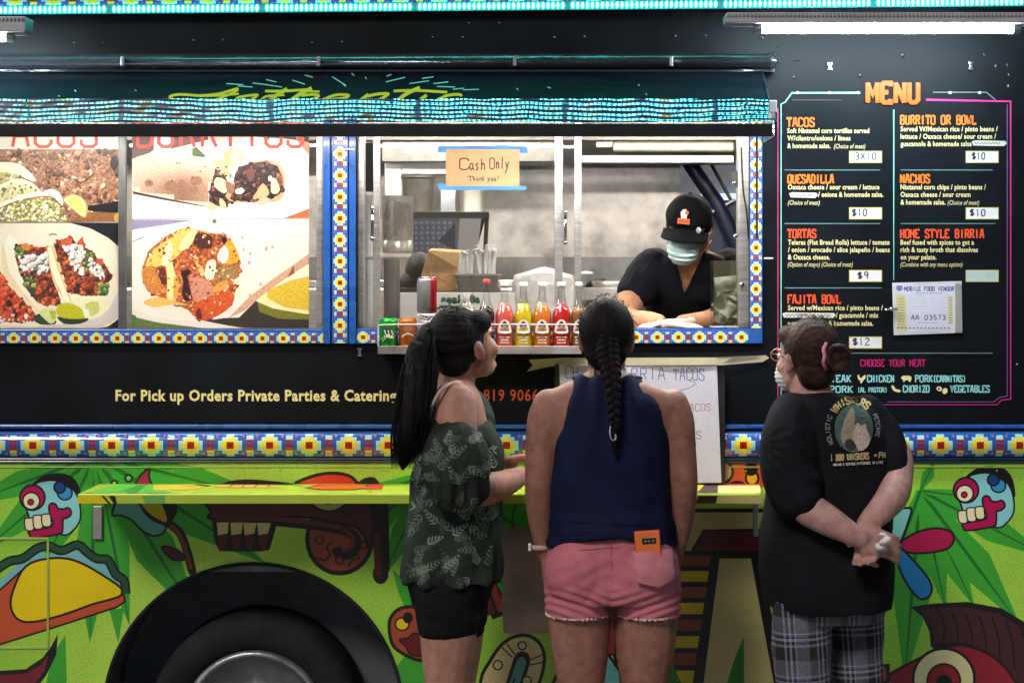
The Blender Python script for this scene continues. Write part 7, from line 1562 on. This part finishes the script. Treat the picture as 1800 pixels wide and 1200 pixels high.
def f4(p, n):
    px, py = px_of(p); u = .010 * nz(p, 7, 7, 4, 2) + .007 * nz(p, 15, 15, 9, 5) + .0007 * nz(p, 60, 60, 60)
    u += .010 * nz(p, 9, 9, 2.5, 8) * max(0, min(1, (py - 940) / 90)); d = math.hypot(px - 1400, py - 880); u += .006 * math.sin(math.atan2(py - 780, px - 1330) * 16) * math.exp(-d / 60); return u
displace(me, f4); ts = on(me, M('black_jersey', (.008, .009, .013), .85, bump=.0004, bscale=220, var=.3, vscale=10, spec=.12), 't_shirt', h3)
tr3 = bvh_of(ts); pj3 = projector(tr3, .0065, -.75)
sp_ = Art()
cx, cy, rx, ry = 1501, 753, 34, 42
for i in range(9):
    for j in range(11):
        x0, y0 = cx - 38 + i * 8.5, cy - 46 + j * 8.5
        if math.hypot((x0 + 4 - cx) / rx, (y0 + 4 - cy) / ry) < .80:
            t = (i + j) / 18; sp_.rect(x0, y0, x0 + 8.5, y0 + 8.5, (58 + 20 * t, 92 - 10 * t, 84, .6))
sp_.shapes.insert(0, ([(cx + rx * math.cos(i * .2618), cy + ry * math.sin(i * .2618)) for i in range(24)], (66, 96, 86, .6)))
sp_.poly([(1478, 772), (1481, 748), (1489, 727), (1497, 716), (1503, 724), (1502, 744), (1506, 764), (1508, 784), (1492, 788)], (150, 136, 120, .5), 2)
sp_.poly([(1500, 772), (1502, 752), (1508, 742), (1514, 748), (1521, 744), (1524, 756), (1530, 770), (1524, 786), (1510, 792)], (190, 178, 168, .5), 2); sp_.poly([(1484, 780), (1494, 770), (1506, 784), (1496, 792)], (50, 44, 46, .4), 2)
GO = (190, 172, 120)
def arc(rx_, ry_, a0, a1, cw=1):
    def f(X, Y): 
        t = X; a = R(a0 + (a1 - a0) * t); rr = 1 + (-Y) * .01 * cw
        return (cx + rx_ * rr * math.cos(a), cy + ry_ * rr * math.sin(a))
    return f
strokes(sp_, 'WHISKERS', 0, 0, 1, 20, GO, 1.25, fn=lambda X, Y: (cx - 2 + (37 + -Y * .62) * math.cos(R(-142 + 92 * X)), cy + (44 + -Y * .62) * math.sin(R(-142 + 92 * X))))
WG = (150, 150, 150)
strokes(sp_, 'HOLISTIC', 0, 0, 1, 10, WG, .9, fn=lambda X, Y: (cx - 1 + (41 + -Y * .8) * math.cos(R(148 + 58 * X)), cy + (48 + -Y * .8) * math.sin(R(148 + 58 * X))))
strokes(sp_, 'PETCARE', 0, 0, 1, 10, WG, .9, fn=lambda X, Y: (cx - 1 + (40 + -Y * .7) * math.cos(R(-30 + 46 * X)), cy + (47 + -Y * .7) * math.sin(R(-30 + 46 * X))))
sp_.ell(1465, 716, 1.6, 1.6, GO, n=6); sp_.ell(1523, 712, 1.6, 1.6, GO, n=6)
sl = lambda X, Y: (X, Y - (X - 1460) * .055)
strokes(sp_, '1 800 WHISKERS', 1460, 810, 1527, 11, GO, 1.5, fn=sl); strokes(sp_, 'PH', 1545, 809.5, 1556, 10, GO, 1.5, fn=sl); sp_.ell(1539, 800, 3, 3, GO, outline=1.4, n=10)
strokes(sp_, 'Making a Serious Difference in Lives'.upper(), 1465, 819, 1552, 4.2, (206, 206, 206), 1.4, fn=sl)
m_ = sp_.mesh(pj3); m_.flip_normals(); link('shirt_print', m_, PM('worn_shirt_print', .85, vscale=220), ts, label='faded round pet portrait with lettering round it')
# plaid trousers
def plaid():
    m = bpy.data.materials.new('plaid_flannel'); m.use_nodes = True; nt = m.node_tree; n = nt.nodes; L = nt.links; b = n['Principled BSDF']; b.inputs['Roughness'].default_value = .9
    tc = n.new('ShaderNodeTexCoord'); mp = n.new('ShaderNodeMapping'); mp.inputs['Rotation'].default_value = (0, R(4), 0); L.new(tc.outputs['Object'], mp.inputs[0]); sx = n.new('ShaderNodeSeparateXYZ'); L.new(mp.outputs[0], sx.inputs[0])
    def band(sock, freq, ph, width):
        a = n.new('ShaderNodeMath'); a.operation = 'MULTIPLY_ADD'; a.inputs[1].default_value = freq; a.inputs[2].default_value = ph; L.new(sock, a.inputs[0])
        f = n.new('ShaderNodeMath'); f.operation = 'FRACT'; L.new(a.outputs[0], f.inputs[0]); s_ = n.new('ShaderNodeMath'); s_.operation = 'COMPARE'; s_.inputs[1].default_value = .5; s_.inputs[2].default_value = width; L.new(f.outputs[0], s_.inputs[0]); return s_.outputs[0]
    tot = None
    for sock, fr, ph, w, g_ in ((sx.outputs[0], 11, .1, .22, .06), (sx.outputs[0], 11, .45, .03, .16), (sx.outputs[0], 11, .60, .03, .12), (sx.outputs[0], 11, .3, .02, .10), (sx.outputs[2], 8, .2, .22, .06), (sx.outputs[2], 8, .5, .03, .16), (sx.outputs[2], 8, .64, .03, .12), (sx.outputs[2], 8, .36, .02, .10)):
        o_ = band(sock, fr, ph, w); q = n.new('ShaderNodeMath'); q.operation = 'MULTIPLY_ADD'; L.new(o_, q.inputs[0]); q.inputs[1].default_value = g_
        if tot is None: q.inputs[2].default_value = .014
        else: L.new(tot, q.inputs[2])
        tot = q.outputs[0]
    no = n.new('ShaderNodeTexNoise'); no.inputs['Scale'].default_value = 120; L.new(tc.outputs['Object'], no.inputs[0]); mm = n.new('ShaderNodeMath'); mm.operation = 'MULTIPLY'; L.new(tot, mm.inputs[0])
    mr = n.new('ShaderNodeMapRange'); mr.inputs[3].default_value = .5; mr.inputs[4].default_value = 1.5; L.new(no.outputs[0], mr.inputs[0]); L.new(mr.outputs[0], mm.inputs[1])
    c = n.new('ShaderNodeCombineColor'); 
    for i, k_ in enumerate((.86, .88, 1.22)):
        z_ = n.new('ShaderNodeMath'); z_.operation = 'MULTIPLY'; z_.inputs[1].default_value = k_; L.new(mm.outputs[0], z_.inputs[0]); L.new(z_.outputs[0], c.inputs[i])
    L.new(c.outputs[0], b.inputs['Base Color']); return m
mb = MB(); F.torso(mb, [(1040, 1358, 1550, 0, .165), (1062, 1358, 1550, 0, .165), (1085, 1360, 1548, 0, .15)])
for x0, dy, r0 in ((1410, -.05, 53), (1505, .05, 50)): F.limb(mb, [(x0, 1060, dy, r0 + 1), (x0, 1130, dy, r0 - 1), (x0 + 1, 1210, dy, r0 - 5), (x0, 1300, dy, r0 - 9), (x0, 1400, dy, r0 - 12), (x0, 1435, dy, r0 - 12)])
me = bake(mb, 'trousers', .007, 2); displace(me, folds(.004, 6, 14, 4)); on(me, plaid(), 'trousers', h3)
mb = MB(); T = lambda v: hc + HR @ Vector(v)
mb.ell(T((0, .026, .034)), (.080, .086, .090), HR, 24, 16); mb.ell(T((0, .050, -.030)), (.064, .044, .062), HR, 20, 12); mb.ell(T((.04, -.02, .066)), (.034, .052, .034), HR, 16, 10)
me = bake(mb, 'hair', .0055, 3); bun = F.w(1470, 628, -.085)
displace(me, hf(bun, ((0, 1, 0), (0, 0, 1)))); on(me, m_hair2, 'hair', h3)
mb = MB(); mb.ell(bun, (.040, .038, .042), n=20, m=14)
for j in range(4):
    pts = []
    for i in range(20): a_ = i / 19 * 5.6 + j * 1.57; pts.append(bun + Vector((.030 * math.cos(a_), .026 * math.sin(a_ * 1.0 + j) - .006, .030 * math.sin(a_))))
    mb.tube(pts, .012, 8)
me = bake(mb, 'bun', .005, 1); displace(me, lambda p, n: .003 * nz(p, 90, 90, 90) + .0015 * nz(p, 220, 220, 60)); on(me, m_hair2, 'bun', h3)
b = MB(); c = F.w(1452, 625, -.088); pts = [c + Vector((.004 * math.sin(i * .9), -.030 * math.sin(R(-110 + i * 14)) * -1 * .9, .036 * math.cos(R(-110 + i * 14)))) for i in range(26)]
b.tube([c + Vector((.002 * math.cos(6 * t) - .012 * math.cos(t), -.036 * math.cos(t), .038 * math.sin(t))) for t in [i * 2 * math.pi / 30 for i in range(31)]], .0055, 8); b.build('scrunchie', M('pink_scrunchie', (.62, .22, .34), .7), h3, smooth=True)
ps = []
for i in range(170):
    a_ = r2.uniform(-.4, 3.5); q = T((.082 * math.cos(a_), .035 + r2.uniform(-.06, .06), .030 + .094 * math.sin(a_))); ps.append([q, q + Vector((r2.uniform(-.01, .012), -.004, r2.uniform(-.002, .012))), q + Vector((r2.uniform(-.02, .035), r2.uniform(-.02, .01), r2.uniform(-.02, .010)))])
for i in range(60):
    v = Vector((r2.gauss(0, 1), r2.gauss(0, 1), r2.gauss(0, 1))).normalized(); q = bun + v * .038; ps.append([q, q + v * .008 + Vector((.003, 0, 0)), q + v * .012 + Vector((r2.uniform(-.01, .01), 0, r2.uniform(-.01, .01)))])
strands('loose_hair', h3, m_hair2, ps, .0005)
# mask and glasses
m_mask3 = M('white_face_mask', (.66, .68, .72), .7, var=.05)
mb = MB(); mb.ell(T((0, -.070, -.055)), (.050, .046, .050), HR, 20, 14); me = bake(mb, 'm', .005, 2); displace(me, lambda p, n: .002 * math.sin(p.z * 500)); on(me, m_mask3, 'face_mask', h3)
b = MB()
for sg in (-1, 1): b.tube([T((sg * .045, -.062, -.04)), T((sg * .068, -.02, -.02)), T((sg * .084, .02, .004))], .0012, 5, sub=3); b.tube([T((sg * .042, -.055, -.085)), T((sg * .066, -.02, -.055)), T((sg * .084, .018, -.034))], .0012, 5, sub=3)
b.build('mask_loops', m_white, h3)
b = MB()
for sg in (-1, 1):
    c = T((sg * .033, -.098, .004)); u = HR @ Vector((1, 0, 0)); vv = HR @ Vector((0, 0, 1)); b.tube([c + u * .023 * math.cos(t) + vv * .018 * math.sin(t) for t in [i * math.pi / 9 for i in range(19)]], .0015, 6); b.tube([T((sg * .056, -.094, .008)), T((sg * .072, -.05, .010)), T((sg * .080, .01, .006))], .0016, 6)
b.build('glasses', M('gold_wire', (.55, .38, .2), .25, 1.0), h3, smooth=True)
for sg in (-1, 1):
    b = MB(); b.ell(T((sg * .030, -.082, .002)), (.0115, .0115, .0115), n=12, m=8); b.build('eye', m_white, h3, smooth=True)
b = MB(); b.ell(F.w(1556, 950, -.30), (.020, .012, .009), Matrix.Rotation(R(-25), 3, 'Y'), 12, 8); b.ell(F.w(1548, 960, -.29), (.016, .010, .010), n=12, m=8); b.ell(F.w(1553, 940, -.292), (.014, .008, .007), Matrix.Rotation(R(20), 3, 'Y'), 12, 8)
for v in b.bm.verts: v.co += Vector((noise.noise(v.co * 90), noise.noise(v.co * 90 + Vector((3, 0, 0))), noise.noise(v.co * 90 + Vector((0, 3, 0))))) * .005
o = b.build('tissue', m_white, None, smooth=True); tagd(o, 'crumpled white tissue in the clasped hands of the t-shirt wearer', 'tissue')

# ===== server inside
F = Fig(.42); K = F.k
h4 = person('server in black cap, pale blue mask and black v-neck leaning on the ledge', F.w(1210, 600, .2).x, .7); h4.location.z = .9
HR = Matrix.Rotation(R(7), 3, 'Y') @ Matrix.Rotation(R(-14), 3, 'Z') @ Matrix.Rotation(R(22), 3, 'X'); hc = F.w(1209, 405, -.06)
mb = MB(); head_parts(mb, hc, HR, .95)
F.limb(mb, [(1216, 425, .0, 30), (1214, 450, .02, 32), (1212, 475, .04, 44)], sub=4)
F.torso(mb, [(440, 1185, 1240, .03, .06), (450, 1160, 1268, .04, .075), (464, 1140, 1288, .05, .09), (495, 1138, 1288, .07, .105), (530, 1146, 1278, .12, .11), (575, 1150, 1270, .2, .12), (640, 1146, 1274, .3, .12), (720, 1140, 1280, .36, .14), (790, 1150, 1270, .36, .13)])
F.limb(mb, [(1146, 468, .04, 31), (1124, 505, .0, 28), (1100, 545, -.04, 24), (1108, 563, -.12, 21), (1140, 565, -.20, 18), (1158, 566, -.24, 14)])
F.limb(mb, [(1284, 468, .05, 30), (1290, 505, .0, 27), (1276, 546, -.06, 23), (1250, 562, -.14, 19), (1214, 566, -.20, 15), (1200, 567, -.22, 14)])
for x0 in (1180, 1240): F.limb(mb, [(x0, 780, .36, 36), (x0, 880, .36, 30), (x0, 955, .36, 20)])
me = bake(mb, 'body', .0062, 3); on(me, sk4, 'body', h4)
for x0 in (1180, 1240):
    b = MB(); c = F.w(x0, 950, .36); b.tube([(c.x, c.y + .05, .945), (c.x, c.y - .02, .95), (c.x, c.y - .15, .935)], [.04, .045, .03], 14, sub=4); b.build('shoe', m_sole, h4, smooth=True)
mb = MB(); F.torso(mb, [(446, 1168, 1258, .035, .078), (456, 1146, 1280, .045, .095), (470, 1132, 1294, .05, .108), (500, 1128, 1296, .07, .122), (535, 1134, 1290, .12, .13), (580, 1138, 1284, .2, .135), (650, 1136, 1284, .3, .14), (720, 1134, 1286, .36, .15)], 44)
F.limb(mb, [(1150, 470, .04, 36), (1134, 490, .02, 37), (1121, 512, .0, 34)], sub=4); F.limb(mb, [(1280, 470, .05, 35), (1288, 492, .02, 36), (1290, 516, -.01, 33)], sub=4)
me = bake(mb, 't_shirt', .0045, 3); displace(me, folds(.006, 9, 12, 6)); tq = BVHTree.FromPolygons([v.co for v in me.vertices], [tuple(p.vertices) for p in me.polygons]); pq = projector(tq, .001, .4); vn = MB(); vn.tube([pq(*p) for p in catmull([(1181, 436), (1184, 456), (1191, 480), (1203, 516), (1221, 482), (1234, 456), (1241, 436)], False, 5)], .0042, 8); vn.build('neck_band', M('black_jersey'), h4, smooth=True); cut_faces(me, [(1181, 432), (1190, 478), (1203, 516), (1222, 482), (1243, 432)]); on(me, M('black_jersey'), 't_shirt', h4)
m_glove = M('clear_glove', (.66, .52, .47), .35, bump=.003, bscale=60, var=.1)
mb = MB(); hand(mb, F.w(1160, 568, -.245), (.85, -.55, -.05), (0, 0, -1), side=1, sc=.95, curl=.12); me = bake(mb, 'g', .0042, 1); on(me, m_glove, 'glove', h4)
mb = MB(); hand(mb, F.w(1200, 566, -.225), (-.95, -.3, -.04), (0, 0, -1), side=-1, sc=.95, curl=.15); me = bake(mb, 'g', .0042, 1); on(me, m_glove, 'glove', h4)
mb = MB(); T = lambda v: hc + HR @ Vector(v)
mb.ell(T((0, .030, .010)), (.082, .086, .082), HR, 24, 16); mb.ell(T((0, .09, -.03)), (.04, .035, .045), HR, 16, 10); me = bake(mb, 'hair', .006, 2); on(me, m_hair, 'hair', h4)
m_cap = M('black_cap_cloth', (.007, .008, .010), .9, bump=.0008, bscale=200, var=.25, spec=.08)
mb = MB(); mb.ell(T((0, .010, .048)), (.080, .096, .080), HR, 28, 18); mb.ell(T((0, -.018, .072)), (.062, .070, .064), HR, 24, 14); mb.ell(T((0, .006, .134)), (.007, .007, .005), HR, 10, 8); me = bake(mb, 'cap', .0045, 2); displace(me, lambda p, n: .0022 * nz(p, 30, 30, 30) - .0012 * (abs((HR.inverted() @ (p - hc)).x) < .0025)); 
bm = bmesh.new(); bm.from_mesh(me); inv = HR.inverted(); bmesh.ops.delete(bm, geom=[f for f in bm.faces if (inv @ (f.calc_center_median() - hc)).z < .028], context='FACES'); bm.to_mesh(me); bm.free(); on(me, m_cap, 'cap', h4)
bm = bmesh.new(); gr = []
for i in range(17):
    a_ = R(-62 + i * 124 / 16); row = []
    for j in range(6):
        r_ = j / 5; x_ = .086 * math.sin(a_) * (1 + .02 * r_); y_ = -.094 * math.cos(a_) - r_ * .072 * math.cos(a_) ** .8 + .012; z_ = .030 - .020 * r_ - .022 * (x_ / .08) ** 2
        row.append(bm.verts.new(T((x_, y_, z_))))
    gr.append(row)
for i in range(16):
    for j in range(5): bm.faces.new((gr[i][j], gr[i + 1][j], gr[i + 1][j + 1], gr[i][j + 1]))
me = bpy.data.meshes.new('cap_brim'); bm.to_mesh(me); bm.free(); o = on(me, m_cap, 'cap_brim', h4); so = o.modifiers.new('t', 'SOLIDIFY'); so.thickness = .004
cl_ = Art(); OC = (224, 96, 50)
cl_.rect(-11, -2, 11, 8, OC); cl_.poly([(-5, -2), (-7, -12), (-3, -18), (3, -19), (1, -12), (5, -8), (5, -2)], (206, 206, 214)); cl_.poly([(2, -19), (8, -14), (6, -8), (2, -12)], OC); cl_.line([(-8, 3), (8, 3)], 1.2, (60, 20, 16))
inv_c = T((0, -.094, .070)); u_ = HR @ Vector((1, 0, 0)); n_ = HR @ Vector((0, -.93, .36)); v_ = HR @ Vector((0, .36, .93)); 
m_ = cl_.mesh(lambda x, y: inv_c + u_ * x * .0019 - v_ * y * .0019 + n_ * (.004 - (x * .0019) ** 2 * 7)); m_.flip_normals(); link('cap_logo', m_, m_ink, h4)
b = MB(); b.ell(T((.052, -.088, .036)), (.009, .004, .012), HR, 12, 8); b.build('cap_pin', M('pale_pin', (.5, .6, .6), .3), h4, smooth=True)
mb = MB(); mb.ell(T((0, -.070, -.046)), (.055, .050, .056), HR, 22, 16); me = bake(mb, 'mask', .0045, 2)
def fm(p, n): q = inv @ (p - hc); return .0022 * math.sin(q.z * 330) * (1 if q.y < -.08 else .3)
displace(me, fm); on(me, M('pale_blue_mask', (.58, .78, .80), .75, var=.05), 'face_mask', h4)
b = MB()
for sg in (-1, 1): b.tube([T((sg * .050, -.068, -.02)), T((sg * .068, -.03, -.01)), T((sg * .082, .01, .006))], .0013, 5, sub=3); b.tube([T((sg * .046, -.06, -.082)), T((sg * .066, -.03, -.055)), T((sg * .082, .01, -.030))], .0013, 5, sub=3)
b.build('mask_loops', m_white, h4)
for sg in (-1, 1):
    b = MB(); b.ell(T((sg * .030, -.084, .004)), (.0115, .0115, .0115), n=12, m=8); b.build('eye', m_white, h4, smooth=True)
    b = MB(); b.ell(T((sg * .030, -.0935, .001)), (.0055, .003, .0055), HR, n=10, m=6); b.build('iris', m_hair, h4, smooth=True)
bpy.data.objects.remove(_to)
